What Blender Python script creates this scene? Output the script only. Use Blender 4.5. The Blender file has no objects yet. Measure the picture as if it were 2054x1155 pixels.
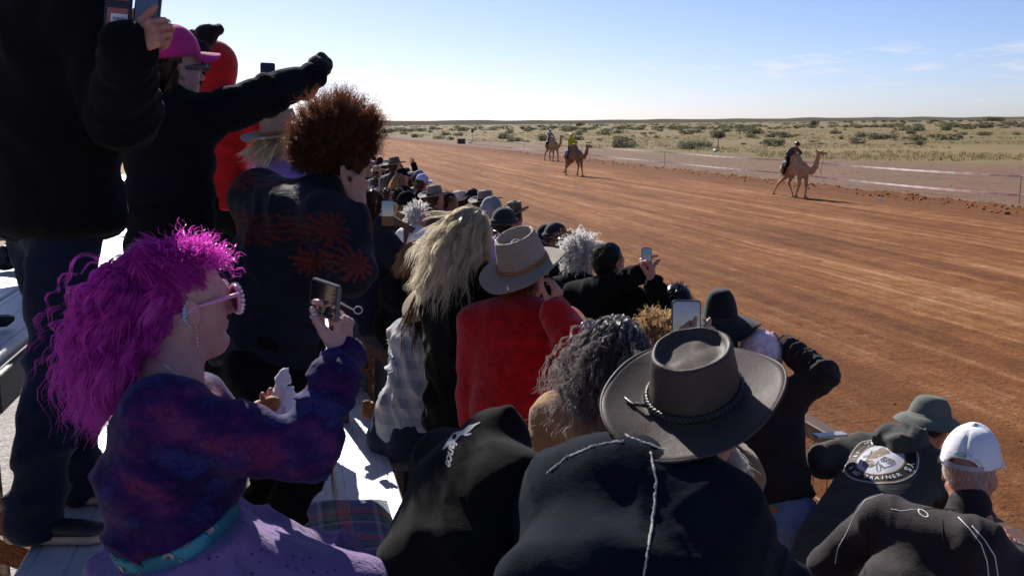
import bpy, math, random
import numpy as np
from mathutils import Vector, Matrix
from mathutils.bvhtree import BVHTree

random.seed(7)
RNG = np.random.default_rng(7)
SC = bpy.context.scene
COL = SC.collection
rad = math.radians
PI = math.pi

# ------------------------------------------------------------------ camera, sky, sun, exposure
CAM_POS = np.array([0.0, 0.0, 3.3])
FPX, CX, CY = 2000.0, 1027.0, 577.5
_yaw, _pitch, _roll = rad(12.7), rad(-9.35), rad(0.53)
F = np.array([math.sin(_yaw) * math.cos(_pitch), math.cos(_yaw) * math.cos(_pitch), math.sin(_pitch)])
_R0 = np.array([math.cos(_yaw), -math.sin(_yaw), 0.0])
_U0 = np.cross(_R0, F)
R = _R0 * math.cos(_roll) - _U0 * math.sin(_roll)
U = _R0 * math.sin(_roll) + _U0 * math.cos(_roll)

cam_d = bpy.data.cameras.new('camera')
cam = bpy.data.objects.new('camera', cam_d)
COL.objects.link(cam)
cam_d.sensor_width = 36.0
cam_d.lens = FPX / 2054.0 * 36.0
cam_d.clip_start = 0.05
cam_d.clip_end = 20000.0
cam_d.dof.use_dof = True
cam_d.dof.focus_distance = 6.0
cam_d.dof.aperture_fstop = 10.0
cam.matrix_world = Matrix(((R[0], U[0], -F[0], CAM_POS[0]), (R[1], U[1], -F[1], CAM_POS[1]),
                           (R[2], U[2], -F[2], CAM_POS[2]), (0, 0, 0, 1)))
SC.camera = cam

SUN_EL, SUN_AZ = rad(33.0), rad(-8.0)          # azimuth measured from +Y (down the track) towards +X
world = bpy.data.worlds.new("World")
SC.world = world
world.use_nodes = True
_nt = world.node_tree
_nt.nodes.clear()
_out = _nt.nodes.new('ShaderNodeOutputWorld')
_bg = _nt.nodes.new('ShaderNodeBackground')
_sky = _nt.nodes.new('ShaderNodeTexSky')
_sky.sky_type = 'NISHITA'
_sky.sun_disc = False
_sky.sun_elevation = SUN_EL
_sky.sun_rotation = SUN_AZ
_sky.altitude = 100.0
_sky.air_density = 0.7
_sky.dust_density = 0.5
_sky.ozone_density = 2.6
_bg.inputs['Strength'].default_value = 0.066
_nt.links.new(_bg.outputs[0], _out.inputs[0])
# a thin line of small fair-weather clouds low over the plain
_tc = _nt.nodes.new('ShaderNodeTexCoord')
_map = _nt.nodes.new('ShaderNodeMapping')
_map.inputs['Scale'].default_value = (7.0, 7.0, 42.0)
_map.inputs['Location'].default_value = (2.9, 0.2, 0.3)
_nz = _nt.nodes.new('ShaderNodeTexNoise')
_nz.inputs['Scale'].default_value = 2.6
_nz.inputs['Detail'].default_value = 6.0
_nz.inputs['Roughness'].default_value = 0.6
_rmp = _nt.nodes.new('ShaderNodeMapRange')
_rmp.inputs['From Min'].default_value = 0.53
_rmp.inputs['From Max'].default_value = 0.74
_sep = _nt.nodes.new('ShaderNodeSeparateXYZ')
_band = _nt.nodes.new('ShaderNodeValToRGB')
for _p, _v in ((0.0, 0.0), (0.018, 0.25), (0.05, 1.0), (0.062, 0.9), (0.075, 0.0)):
    _e = _band.color_ramp.elements[0] if _p == 0.0 else _band.color_ramp.elements.new(_p)
    _e.color = (_v, _v, _v, 1)
_band.color_ramp.elements[-1].color = (0, 0, 0, 1)
_mul = _nt.nodes.new('ShaderNodeMath'); _mul.operation = 'MULTIPLY'
_mul2 = _nt.nodes.new('ShaderNodeMath'); _mul2.operation = 'MULTIPLY'; _mul2.inputs[1].default_value = 0.75
_mix = _nt.nodes.new('ShaderNodeMixRGB')
_mix.inputs['Color2'].default_value = (9.0, 8.6, 8.8, 1)
_nt.links.new(_tc.outputs['Generated'], _map.inputs[0])
_nt.links.new(_map.outputs[0], _nz.inputs['Vector'])
_nt.links.new(_nz.outputs[0], _rmp.inputs[0])
_nt.links.new(_tc.outputs['Generated'], _sep.inputs[0])
_nt.links.new(_sep.outputs['Z'], _band.inputs[0])
_nt.links.new(_rmp.outputs[0], _mul.inputs[0])
_nt.links.new(_band.outputs[0], _mul.inputs[1])
_nt.links.new(_mul.outputs[0], _mul2.inputs[0])
_nt.links.new(_mul2.outputs[0], _mix.inputs['Fac'])
_wb = _nt.nodes.new('ShaderNodeMixRGB')                     # the camera's cool white balance
_wb.blend_type = 'MULTIPLY'
_wb.inputs['Fac'].default_value = 1.0
_wb.inputs['Color2'].default_value = (0.90, 0.92, 1.14, 1)
_nt.links.new(_sky.outputs[0], _wb.inputs['Color1'])
_nt.links.new(_wb.outputs[0], _mix.inputs['Color1'])
_nt.links.new(_mix.outputs[0], _bg.inputs['Color'])

sun_d = bpy.data.lights.new('sun', 'SUN')
sun_d.energy = 5.0
sun_d.angle = rad(0.5)
sun_d.color = (1.0, 0.95, 0.89)
sun = bpy.data.objects.new('sun', sun_d)
COL.objects.link(sun)
sun.location = (0, 0, 60)
sun.rotation_euler = (-(PI / 2 - SUN_EL), 0, -SUN_AZ)

SC.view_settings.view_transform = 'Standard'
SC.view_settings.look = 'None'
SC.view_settings.exposure = 0.62
SC.view_settings.gamma = 1.0
SC.view_settings.use_curve_mapping = False
SC.cycles.use_denoising = True
SC.cycles.max_bounces = 6
SC.cycles.transparent_max_bounces = 8


def W(px, py, d):
    """the point that stands d metres in front of the lens in the direction of photograph pixel (px, py)"""
    return CAM_POS + F * d + R * ((px - CX) / FPX * d) - U * ((py - CY) / FPX * d)


def V(*a):
    return np.array(a, dtype=float)


def nrm(v):
    v = np.asarray(v, dtype=float)
    return v / (np.linalg.norm(v) + 1e-12)


UP = V(0, 0, 1)


def azv(deg):
    return V(math.sin(rad(deg)), math.cos(rad(deg)), 0)


# ------------------------------------------------------------------ objects
def link(o):
    COL.objects.link(o)
    return o


def empty(name, loc, label=None, cat=None, group=None):
    o = link(bpy.data.objects.new(name, None))
    o.location = Vector(loc)
    o.empty_display_size = 0.1
    tag(o, label, cat, group)
    return o


def tag(o, label=None, cat=None, group=None, kind=None):
    if label: o['label'] = label
    if cat: o['category'] = cat
    if group: o['group'] = group
    if kind: o['kind'] = kind
    return o


def make_mesh(name, verts, faces, smooth=True):
    """faces: an (n,k) array or a list of such arrays"""
    verts = np.ascontiguousarray(verts, dtype=np.float32)
    if isinstance(faces, np.ndarray):
        faces = [faces]
    faces = [np.asarray(f, dtype=np.int32) for f in faces if len(f)]
    me = bpy.data.meshes.new(name)
    me.vertices.add(len(verts))
    me.vertices.foreach_set('co', verts.ravel())
    nl = sum(f.size for f in faces)
    npoly = sum(len(f) for f in faces)
    me.loops.add(nl)
    me.loops.foreach_set('vertex_index', np.concatenate([f.ravel() for f in faces]))
    me.polygons.add(npoly)
    sizes = np.concatenate([np.full(len(f), f.shape[1], dtype=np.int32) for f in faces])
    starts = np.concatenate([[0], np.cumsum(sizes)[:-1]]).astype(np.int32)
    me.polygons.foreach_set('loop_start', starts)
    me.polygons.foreach_set('use_smooth', np.full(npoly, smooth))
    me.update(calc_edges=True)
    me.validate()
    return me


def obj(name, verts, faces, mat=None, parent=None, smooth=True, kind=None):
    """one mesh object; verts in world space, stored relative to the parent (an unrotated Empty)"""
    verts = np.asarray(verts, dtype=float)
    if parent is not None:
        verts = verts - world_loc(parent)
    me = make_mesh(name, verts, faces, smooth)
    if mat: me.materials.append(mat)
    o = link(bpy.data.objects.new(name, me))
    if parent is not None: o.parent = parent
    if kind: o['kind'] = kind
    return o


def world_loc(o):
    p = np.array(o.location)
    while o.parent is not None:
        o = o.parent
        p = p + np.array(o.location)
    return p


class Geo:
    """collects boxes, tubes, sheets into one mesh"""
    def __init__(s):
        s.v, s.f, s.n = [], [], 0

    def add(s, v, f):
        v = np.asarray(v, dtype=float)
        s.v.append(v)
        for q in (f if isinstance(f, list) else [f]):
            s.f.append(np.asarray(q) + s.n)
        s.n += len(v)
        return s

    def box(s, c, sx, sy, sz, ax=None):
        ax = np.eye(3) if ax is None else np.array(ax)
        k = np.array([[x, y, z] for z in (-1, 1) for y in (-1, 1) for x in (-1, 1)], dtype=float)
        v = np.asarray(c) + (k * np.array([sx, sy, sz]) / 2) @ ax
        return s.add(v, np.array([[0, 2, 3, 1], [4, 5, 7, 6], [0, 1, 5, 4], [2, 6, 7, 3], [0, 4, 6, 2], [1, 3, 7, 5]]))

    def bbox(s, c, sx, sy, sz, b=0.006, ax=None):
        """a box with bevelled edges"""
        ax = np.eye(3) if ax is None else np.array(ax)
        h = np.array([sx, sy, sz]) / 2
        b = min(b, h.min() * 0.9)
        v, idx = [], {}
        for sgx in (-1, 1):
            for sgy in (-1, 1):
                for sgz in (-1, 1):
                    sg = np.array([sgx, sgy, sgz])
                    for a in range(3):
                        p = sg * (h - b)
                        p[a] = sg[a] * h[a]
                        idx[(sgx, sgy, sgz, a)] = len(v)
                        v.append(p)
        q, t = [], []
        for a in range(3):
            b1, c1 = (a + 1) % 3, (a + 2) % 3
            for sa in (-1, 1):
                def key(x, y):
                    k = [0, 0, 0]; k[a] = sa; k[b1] = x; k[c1] = y
                    return tuple(k) + (a,)
                l = [idx[key(-1, -1)], idx[key(1, -1)], idx[key(1, 1)], idx[key(-1, 1)]]
                q.append(l if sa > 0 else l[::-1])
        for a in range(3):                                    # edge strips parallel to axis a
            b1, c1 = (a + 1) % 3, (a + 2) % 3
            for x in (-1, 1):
                for y in (-1, 1):
                    def k2(sa, face):
                        k = [0, 0, 0]; k[a] = sa; k[b1] = x; k[c1] = y
                        return idx[tuple(k) + (face,)]
                    l = [k2(-1, b1), k2(1, b1), k2(1, c1), k2(-1, c1)]
                    q.append(l if x * y > 0 else l[::-1])
        for sgx in (-1, 1):
            for sgy in (-1, 1):
                for sgz in (-1, 1):
                    l = [idx[(sgx, sgy, sgz, a)] for a in range(3)]
                    t.append(l if sgx * sgy * sgz > 0 else l[::-1])
        return s.add(np.asarray(c) + np.array(v) @ ax, [np.array(q), np.array(t)])

    def tube(s, pts, r, n=8, cap=True, closed=False):
        pts = np.asarray(pts, dtype=float)
        m = len(pts)
        r = np.broadcast_to(np.asarray(r, dtype=float), (m,))
        if closed:
            T = np.roll(pts, -1, 0) - np.roll(pts, 1, 0)
        else:
            T = np.gradient(pts, axis=0)
        T /= np.linalg.norm(T, axis=1)[:, None] + 1e-12
        a = UP if abs(T[0][2]) < 0.9 else V(1, 0, 0)
        N = []
        for i in range(m):
            a = a - T[i] * np.dot(a, T[i])
            a = a / (np.linalg.norm(a) + 1e-12)
            N.append(a)
        N = np.array(N)
        B = np.cross(T, N)
        th = np.arange(n) / n * 2 * PI
        v = pts[:, None, :] + (N[:, None, :] * np.cos(th)[None, :, None] + B[:, None, :] * np.sin(th)[None, :, None]) * r[:, None, None]
        v = v.reshape(-1, 3)
        f = []
        for i in range(m if closed else m - 1):
            for j in range(n):
                i2 = (i + 1) % m
                f.append([i * n + j, i * n + (j + 1) % n, i2 * n + (j + 1) % n, i2 * n + j])
        fs = [np.array(f)]
        if cap and not closed:
            s.add(v, fs)
            k = s.n - len(v)
            s.f.append(np.array([[k + j for j in range(n)][::-1]]))
            s.f.append(np.array([[k + (m - 1) * n + j for j in range(n)]]))
            return s
        return s.add(v, fs)

    def build(s, name, mat=None, parent=None, smooth=False, kind=None):
        by = {}
        for f in s.f:
            by.setdefault(f.shape[1], []).append(f)
        return obj(name, np.concatenate(s.v), [np.concatenate(x) for x in by.values()], mat, parent, smooth, kind)


# ------------------------------------------------------------------ noise
_LAT = np.random.default_rng(3).random(64 * 64 * 64).astype(np.float32)


def vnoise(x, y, z, seed=0):
    """smooth value noise in 0..1"""
    x = np.asarray(x, dtype=np.float32) + 17.3 * seed; y = np.asarray(y, dtype=np.float32) + 5.7 * seed; z = np.asarray(z, dtype=np.float32)
    xi = np.floor(x).astype(np.int32); yi = np.floor(y).astype(np.int32); zi = np.floor(z).astype(np.int32)
    fx = x - xi; fy = y - yi; fz = z - zi
    fx = fx * fx * (3 - 2 * fx); fy = fy * fy * (3 - 2 * fy); fz = fz * fz * (3 - 2 * fz)
    x0 = xi & 63; x1 = (xi + 1) & 63; y0 = (yi & 63) << 6; y1 = ((yi + 1) & 63) << 6; z0 = (zi & 63) << 12; z1 = ((zi + 1) & 63) << 12
    L = _LAT
    a = L[x0 | y0 | z0] * (1 - fx) + L[x1 | y0 | z0] * fx
    b = L[x0 | y1 | z0] * (1 - fx) + L[x1 | y1 | z0] * fx
    c = L[x0 | y0 | z1] * (1 - fx) + L[x1 | y0 | z1] * fx
    d = L[x0 | y1 | z1] * (1 - fx) + L[x1 | y1 | z1] * fx
    a = a * (1 - fy) + b * fy
    c = c * (1 - fy) + d * fy
    return a * (1 - fz) + c * fz


# ------------------------------------------------------------------ implicit bodies (smooth unions, meshed by surface nets)
class Sdf:
    def __init__(s, k=0.02):
        s.k, s.it = k, []

    def cone(s, a, b, ra, rb=None, k=None, fold=0.0, fw=0.05, op='+', seed=0):
        rb = ra if rb is None else rb
        a = np.asarray(a, float); b = np.asarray(b, float)
        s.it.append(dict(t='c', a=a, b=b, ra=ra, rb=rb, k=s.k if k is None else k, fold=fold, fw=fw, op=op, seed=seed,
                         lo=np.minimum(a - ra, b - rb), hi=np.maximum(a + ra, b + rb)))
        return s

    def ell(s, a, b, w, a0, b0, a1, b1, k=None, fold=0.0, fw=0.06, cap=1.0, op='+', seed=0):
        a = np.asarray(a, float); b = np.asarray(b, float)
        r = max(a0, b0, a1, b1) * max(1.0, cap)
        s.it.append(dict(t='e', a=a, b=b, w=np.asarray(w, float), r=(a0, b0, a1, b1), k=s.k if k is None else k, fold=fold,
                         fw=fw, cap=cap, op=op, seed=seed, lo=np.minimum(a, b) - r, hi=np.maximum(a, b) + r))
        return s

    def ball(s, c, r, axes=None, k=None, op='+'):
        c = np.asarray(c, float)
        r = (r, r, r) if np.isscalar(r) else r
        axes = np.eye(3) if axes is None else np.array(axes)
        m = max(r)
        s.it.append(dict(t='b', c=c, r=r, ax=axes, k=s.k if k is None else k, op=op, fold=0, lo=c - m, hi=c + m))
        return s

    @staticmethod
    def _d(p, X, Y, Z):
        if p['t'] == 'b':
            x = X - p['c'][0]; y = Y - p['c'][1]; z = Z - p['c'][2]
            A, r = p['ax'], p['r']
            u = A[0][0] * x + A[0][1] * y + A[0][2] * z
            v = A[1][0] * x + A[1][1] * y + A[1][2] * z
            w = A[2][0] * x + A[2][1] * y + A[2][2] * z
            k0 = np.sqrt((u / r[0]) ** 2 + (v / r[1]) ** 2 + (w / r[2]) ** 2)
            k1 = np.sqrt((u / r[0] ** 2) ** 2 + (v / r[1] ** 2) ** 2 + (w / r[2] ** 2) ** 2) + 1e-9
            return k0 * (k0 - 1) / k1
        a, b = p['a'], p['b']
        n = b - a
        L = np.linalg.norm(n) + 1e-9
        n = n / L
        x = X - a[0]; y = Y - a[1]; z = Z - a[2]
        tau = x * n[0] + y * n[1] + z * n[2]
        t = np.clip(tau / L, 0, 1)
        if p['t'] == 'c':
            tl = t * L
            q = np.sqrt((x - n[0] * tl) ** 2 + (y - n[1] * tl) ** 2 + (z - n[2] * tl) ** 2)
            d = q - (p['ra'] + (p['rb'] - p['ra']) * t)
            if p['fold'] == 0: return d
            w = nrm(np.cross(n, V(0.31, 0.52, 0.79)))
        else:
            w = p['w'] - n * np.dot(p['w'], n)
            w = nrm(w)
            e = np.cross(n, w)
            a0, b0, a1, b1 = p['r']
            ra = a0 + (a1 - a0) * t; rb = b0 + (b1 - b0) * t; rc = (ra + rb) * 0.5 * p['cap']
            u = x * w[0] + y * w[1] + z * w[2]
            v = x * e[0] + y * e[1] + z * e[2]
            sx = tau - t * L
            k0 = np.sqrt((u / ra) ** 2 + (v / rb) ** 2 + (sx / rc) ** 2)
            k1 = np.sqrt((u / ra ** 2) ** 2 + (v / rb ** 2) ** 2 + (sx / rc ** 2) ** 2) + 1e-9
            d = k0 * (k0 - 1) / k1
            if p['fold'] == 0: return d
        e = np.cross(n, w)
        m = np.abs(d) < 0.06
        if m.any():
            tt = tau[m]; xx, yy, zz = x[m], y[m], z[m]
            u = xx * w[0] + yy * w[1] + zz * w[2]
            v = xx * e[0] + yy * e[1] + zz * e[2]
            q = vnoise(tt / p['fw'] + u * 9 + 1.6 * vnoise(u * 7, v * 7, tt * 5, p['seed'] + 2), u * 5.5 + 3, v * 5.5 + 9, p['seed'])
            q2 = vnoise(tt / (p['fw'] * 0.5) - v * 9, u * 9, v * 9, p['seed'] + 5)
            ridge = 1 - np.abs(2 * q - 1)
            d[m] -= p['fold'] * (ridge * ridge * ridge * 1.5 + 0.4 * q2 - 0.6)
        return d

    def mesh(s, vox, noise=None, offset=0.0, cut=None):
        vox = vox * (1.5 if vox >= 0.011 else (1.35 if vox >= 0.0085 else (1.22 if vox >= 0.005 else 1.0)))
        kmax = max(p['k'] for p in s.it)
        add = [p for p in s.it if p['op'] == '+']
        pad = kmax + 3 * vox + 0.02 + (noise[0] if noise else 0) + max(0, offset)
        lo = np.min([p['lo'] for p in add], 0) - pad
        hi = np.max([p['hi'] for p in add], 0) + pad
        n = np.ceil((hi - lo) / vox).astype(int) + 1
        gx, gy, gz = [(lo[i] + np.arange(n[i]) * vox).astype(np.float32) for i in range(3)]
        D = np.full(n, 1.0, dtype=np.float32)
        for p in s.it:
            i0 = np.maximum(0, np.floor((p['lo'] - pad - lo) / vox).astype(int))
            i1 = np.minimum(n, np.ceil((p['hi'] + pad - lo) / vox).astype(int) + 1)
            if (i1 <= i0).any(): continue
            sl = tuple(slice(i0[i], i1[i]) for i in range(3))
            X, Y, Z = np.meshgrid(gx[sl[0]], gy[sl[1]], gz[sl[2]], indexing='ij', sparse=False)
            d = s._d(p, X, Y, Z).astype(np.float32)
            k = max(p['k'], 1e-5)
            A = D[sl]
            if p['op'] == '+':
                h = np.clip(0.5 + 0.5 * (A - d) / k, 0, 1)
                D[sl] = A * (1 - h) + d * h - k * h * (1 - h)
            else:
                h = np.clip(0.5 - 0.5 * (A + d) / k, 0, 1)
                D[sl] = A * (1 - h) - d * h + k * h * (1 - h)
        if noise or cut is not None:
            X, Y, Z = np.meshgrid(gx, gy, gz, indexing='ij')
            if noise:
                m = np.abs(D) < noise[0] * 2 + 2 * vox
                amp, sc = noise[0], noise[1]
                sd = noise[2] if len(noise) > 2 else 0
                q = vnoise(X[m] * sc, Y[m] * sc, Z[m] * sc, sd)
                q2 = vnoise(X[m] * sc * 2.3, Y[m] * sc * 2.3, Z[m] * sc * 2.3, sd + 3)
                D[m] -= amp * ((q - 0.5) * 1.4 + (q2 - 0.5) * 0.7)
            if cut is not None:
                D = np.maximum(D, cut(X, Y, Z).astype(np.float32))
        if offset: D -= offset
        return surface_nets(D, lo, vox)


def surface_nets(D, lo, vox):
    S = D < 0
    c = [S[i:S.shape[0] - 1 + i, j:S.shape[1] - 1 + j, k:S.shape[2] - 1 + k] for i in (0, 1) for j in (0, 1) for k in (0, 1)]
    anyin = c[0].copy(); allin = c[0].copy()
    for q in c[1:]:
        anyin |= q; allin &= q
    act = anyin & ~allin
    I = np.argwhere(act)
    if len(I) == 0:
        return np.zeros((0, 3)), np.zeros((0, 4), int)
    idx = np.full(act.shape, -1, dtype=np.int64)
    idx[act] = np.arange(len(I))
    corners = [(i, j, k) for i in (0, 1) for j in (0, 1) for k in (0, 1)]
    val = np.stack([D[I[:, 0] + a, I[:, 1] + b, I[:, 2] + cc] for a, b, cc in corners], 1)
    P = np.zeros((len(I), 3)); cnt = np.zeros(len(I))
    for a in range(8):
        for b in range(a + 1, 8):
            ca, cb = corners[a], corners[b]
            if sum(x != y for x, y in zip(ca, cb)) != 1: continue
            va, vb = val[:, a], val[:, b]
            m = (va < 0) != (vb < 0)
            t = np.where(m, va / np.where(m, va - vb, 1), 0)
            pt = np.array(ca)[None, :] + t[:, None] * (np.array(cb) - np.array(ca))[None, :]
            P[m] += pt[m]; cnt[m] += 1
    P /= cnt[:, None]
    verts = lo + (I + P) * vox
    faces = []
    for ax in range(3):
        o1, o2 = (ax + 1) % 3, (ax + 2) % 3
        sh = list(S.shape)
        s0 = [slice(None)] * 3; s1 = [slice(None)] * 3
        s0[ax] = slice(0, sh[ax] - 1); s1[ax] = slice(1, sh[ax])
        for o in (o1, o2):
            s0[o] = slice(1, sh[o] - 1); s1[o] = slice(1, sh[o] - 1)
        A, B = S[tuple(s0)], S[tuple(s1)]
        ch = np.argwhere(A != B)
        if len(ch) == 0: continue
        flip = A[ch[:, 0], ch[:, 1], ch[:, 2]]
        base = ch.copy()
        base[:, o1] += 1; base[:, o2] += 1
        def at(d1, d2):
            q = base.copy(); q[:, o1] -= d1; q[:, o2] -= d2
            return idx[q[:, 0], q[:, 1], q[:, 2]]
        q = np.stack([at(1, 1), at(0, 1), at(0, 0), at(1, 0)], 1)
        q[~flip] = q[~flip][:, ::-1]
        faces.append(q)
    faces = np.concatenate(faces)
    faces = faces[(faces >= 0).all(1)]
    return verts, faces


def join(parts):
    """[(verts, quads), ...] -> one (verts, quads)"""
    vs, fs, n = [], [], 0
    for v, f in parts:
        vs.append(v); fs.append(np.asarray(f) + n); n += len(v)
    return np.concatenate(vs), np.concatenate(fs)


# ------------------------------------------------------------------ strands
def strands(roots, dirs, length, nseg, rad0, grav=0.0, wind=None, curl=0.0, cfreq=12.0, helix=0.0, hfreq=40.0, avoid=(), seed=0, stiff=1.0, sides=2, taper=0.35, path_only=False):
    """grow hair as thin tapered tubes: returns verts, quads, per-vertex tone"""
    rg = np.random.default_rng(seed)
    n = len(roots)
    length = np.broadcast_to(np.asarray(length, float), (n,))
    p = roots.copy(); d = dirs / (np.linalg.norm(dirs, axis=1)[:, None] + 1e-9)
    pts = [p.copy()]
    tone = rg.random(n)
    off = rg.random((n, 3)) * 0.25
    ph = rg.random(n) * 2 * PI
    step = length / nseg
    for i in range(nseg):
        g = np.zeros((n, 3)); g[:, 2] = -grav
        if wind is not None: g = g + np.asarray(wind)[None, :] * (0.6 + 0.8 * tone)[:, None]
        if curl:
            q = (p + off) * cfreq
            c = np.stack([vnoise(q[:, 0], q[:, 1], q[:, 2], 11 + k) - 0.5 for k in range(3)], 1) * 2
            g = g + c * curl
        d = d * stiff + g * (step / 0.02)[:, None]
        d /= np.linalg.norm(d, axis=1)[:, None] + 1e-9
        p = p + d * step[:, None]
        for (c0, ax, rr) in avoid:
            l = (p - c0) @ np.array(ax).T
            q = np.sqrt(((l / rr) ** 2).sum(1))
            m = q < 1
            if m.any():
                l[m] = l[m] / q[m][:, None]
                p[m] = c0 + l[m] @ np.array(ax)
        pts.append(p.copy())
    P = np.stack(pts, 1)                                   # n, m, 3
    if path_only: return P, length
    m = nseg + 1
    if helix:
        T = np.gradient(P, axis=1); T /= np.linalg.norm(T, axis=2)[:, :, None] + 1e-9
        a = np.cross(T, np.array([0.3, 0.5, 0.8])); a /= np.linalg.norm(a, axis=2)[:, :, None] + 1e-9
        b = np.cross(T, a)
        s = np.linspace(0, 1, m)[None, :] * length[:, None]
        an = s * hfreq + ph[:, None]
        amp = helix * np.clip(np.linspace(0, 3, m), 0, 1)[None, :]
        P = P + a * (np.cos(an) * amp)[:, :, None] + b * (np.sin(an) * amp)[:, :, None]
    T = np.gradient(P, axis=1); T /= np.linalg.norm(T, axis=2)[:, :, None] + 1e-9
    a = np.cross(T, np.array([0.31, 0.55, 0.77])); a /= np.linalg.norm(a, axis=2)[:, :, None] + 1e-9
    b = np.cross(T, a)
    w = (1.3 if sides == 2 else 1.0) * rad0 * (1 - (1 - taper) * np.linspace(0, 1, m) ** 2)
    th = np.arange(sides) / sides * 2 * PI
    v = P[:, :, None, :] + (a[:, :, None, :] * np.cos(th)[None, None, :, None] + b[:, :, None, :] * np.sin(th)[None, None, :, None]) * w[None, :, None, None]
    v = v.reshape(-1, 3)
    base = (np.arange(n)[:, None, None] * m + np.arange(m - 1)[None, :, None]) * sides
    j = np.arange(sides)[None, None, :]
    j2 = (j + 1) % sides
    f = np.stack([base + j, base + j2, base + sides + j2, base + sides + j], -1)
    if sides == 2: f = f[:, :, :1]
    f = f.reshape(-1, 4)
    return v, f, np.repeat(tone, m * sides)


def locks(P, length, per, rad0, spread=0.012, helix=0.006, hfreq=60.0, fray=0.5, seed=0, sides=2, taper=0.4):
    """hair that gathers in wavy locks: children follow guide curves P (g, m, 3) within a lock that frays to its tip"""
    rg = np.random.default_rng(seed)
    g, m = P.shape[:2]
    T = np.gradient(P, axis=1); T /= np.linalg.norm(T, axis=2)[:, :, None] + 1e-9
    a = np.cross(T, np.array([0.31, 0.55, 0.77])); a /= np.linalg.norm(a, axis=2)[:, :, None] + 1e-9
    b = np.cross(T, a)
    s = np.linspace(0, 1, m)
    ph = rg.random(g) * 2 * PI
    fq = hfreq * (0.7 + 0.6 * rg.random(g))
    an = s[None, :] * length[:, None] * fq[:, None] + ph[:, None]
    amp = helix * (0.6 + 0.8 * rg.random(g))[:, None] * np.clip(s * 4, 0, 1)[None, :]
    G = P + a * (np.cos(an) * amp)[:, :, None] + b * (np.sin(an) * amp)[:, :, None]
    vs, fs, tn, n0 = [], [], [], 0
    gt = rg.random(g)
    for c in range(per):
        rr = np.sqrt(rg.random(g)) * spread * (0.5 + rg.random(g)); th = rg.random(g) * 2 * PI
        prof = (0.35 + 0.65 * np.sin(np.clip(s * 1.25, 0, 1) * PI * 0.5))[None, :] * (1 + fray * s[None, :] ** 2 * rg.random(g)[:, None] * 2)
        tw = th[:, None] + s[None, :] * (rg.random(g)[:, None] - 0.5) * 5
        Q = G + a * (np.cos(tw) * rr[:, None] * prof)[:, :, None] + b * (np.sin(tw) * rr[:, None] * prof)[:, :, None]
        cut = 0.72 + 0.28 * rg.random(g)
        if m > 3:
            idx = s[None, :] * cut[:, None] * (m - 1)
            i0 = np.minimum(idx.astype(int), m - 2); fr_ = (idx - i0)[:, :, None]
            gi = np.arange(g)[:, None]
            Q = Q[gi, i0] * (1 - fr_) + Q[gi, i0 + 1] * fr_
        T2 = np.gradient(Q, axis=1); T2 /= np.linalg.norm(T2, axis=2)[:, :, None] + 1e-9
        a2 = np.cross(T2, np.array([0.31, 0.55, 0.77])); a2 /= np.linalg.norm(a2, axis=2)[:, :, None] + 1e-9
        b2 = np.cross(T2, a2)
        w = (1.3 if sides == 2 else 1.0) * rad0 * (0.7 + 0.6 * rg.random(g))[:, None] * (1 - (1 - taper) * s ** 2)[None, :]
        tt = np.arange(sides) / sides * 2 * PI
        v = Q[:, :, None, :] + (a2[:, :, None, :] * np.cos(tt)[None, None, :, None] + b2[:, :, None, :] * np.sin(tt)[None, None, :, None]) * w[:, :, None, None]
        base = (np.arange(g)[:, None, None] * m + np.arange(m - 1)[None, :, None]) * sides
        j = np.arange(sides)[None, None, :]; j2 = (j + 1) % sides
        f = np.stack([base + j, base + j2, base + sides + j2, base + sides + j], -1)
        if sides == 2: f = f[:, :, :1]
        f = f.reshape(-1, 4)
        vs.append(v.reshape(-1, 3)); fs.append(f + n0); n0 += g * m * sides
        tn.append(np.repeat(np.clip(gt * 0.7 + 0.3 * rg.random(g), 0, 1), m * sides))
    return np.concatenate(vs), np.concatenate(fs), np.concatenate(tn)


def add_tone(o, tone):
    at = o.data.attributes.new('tone', 'FLOAT', 'POINT')
    at.data.foreach_set('value', np.asarray(tone, dtype=np.float32))
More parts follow.
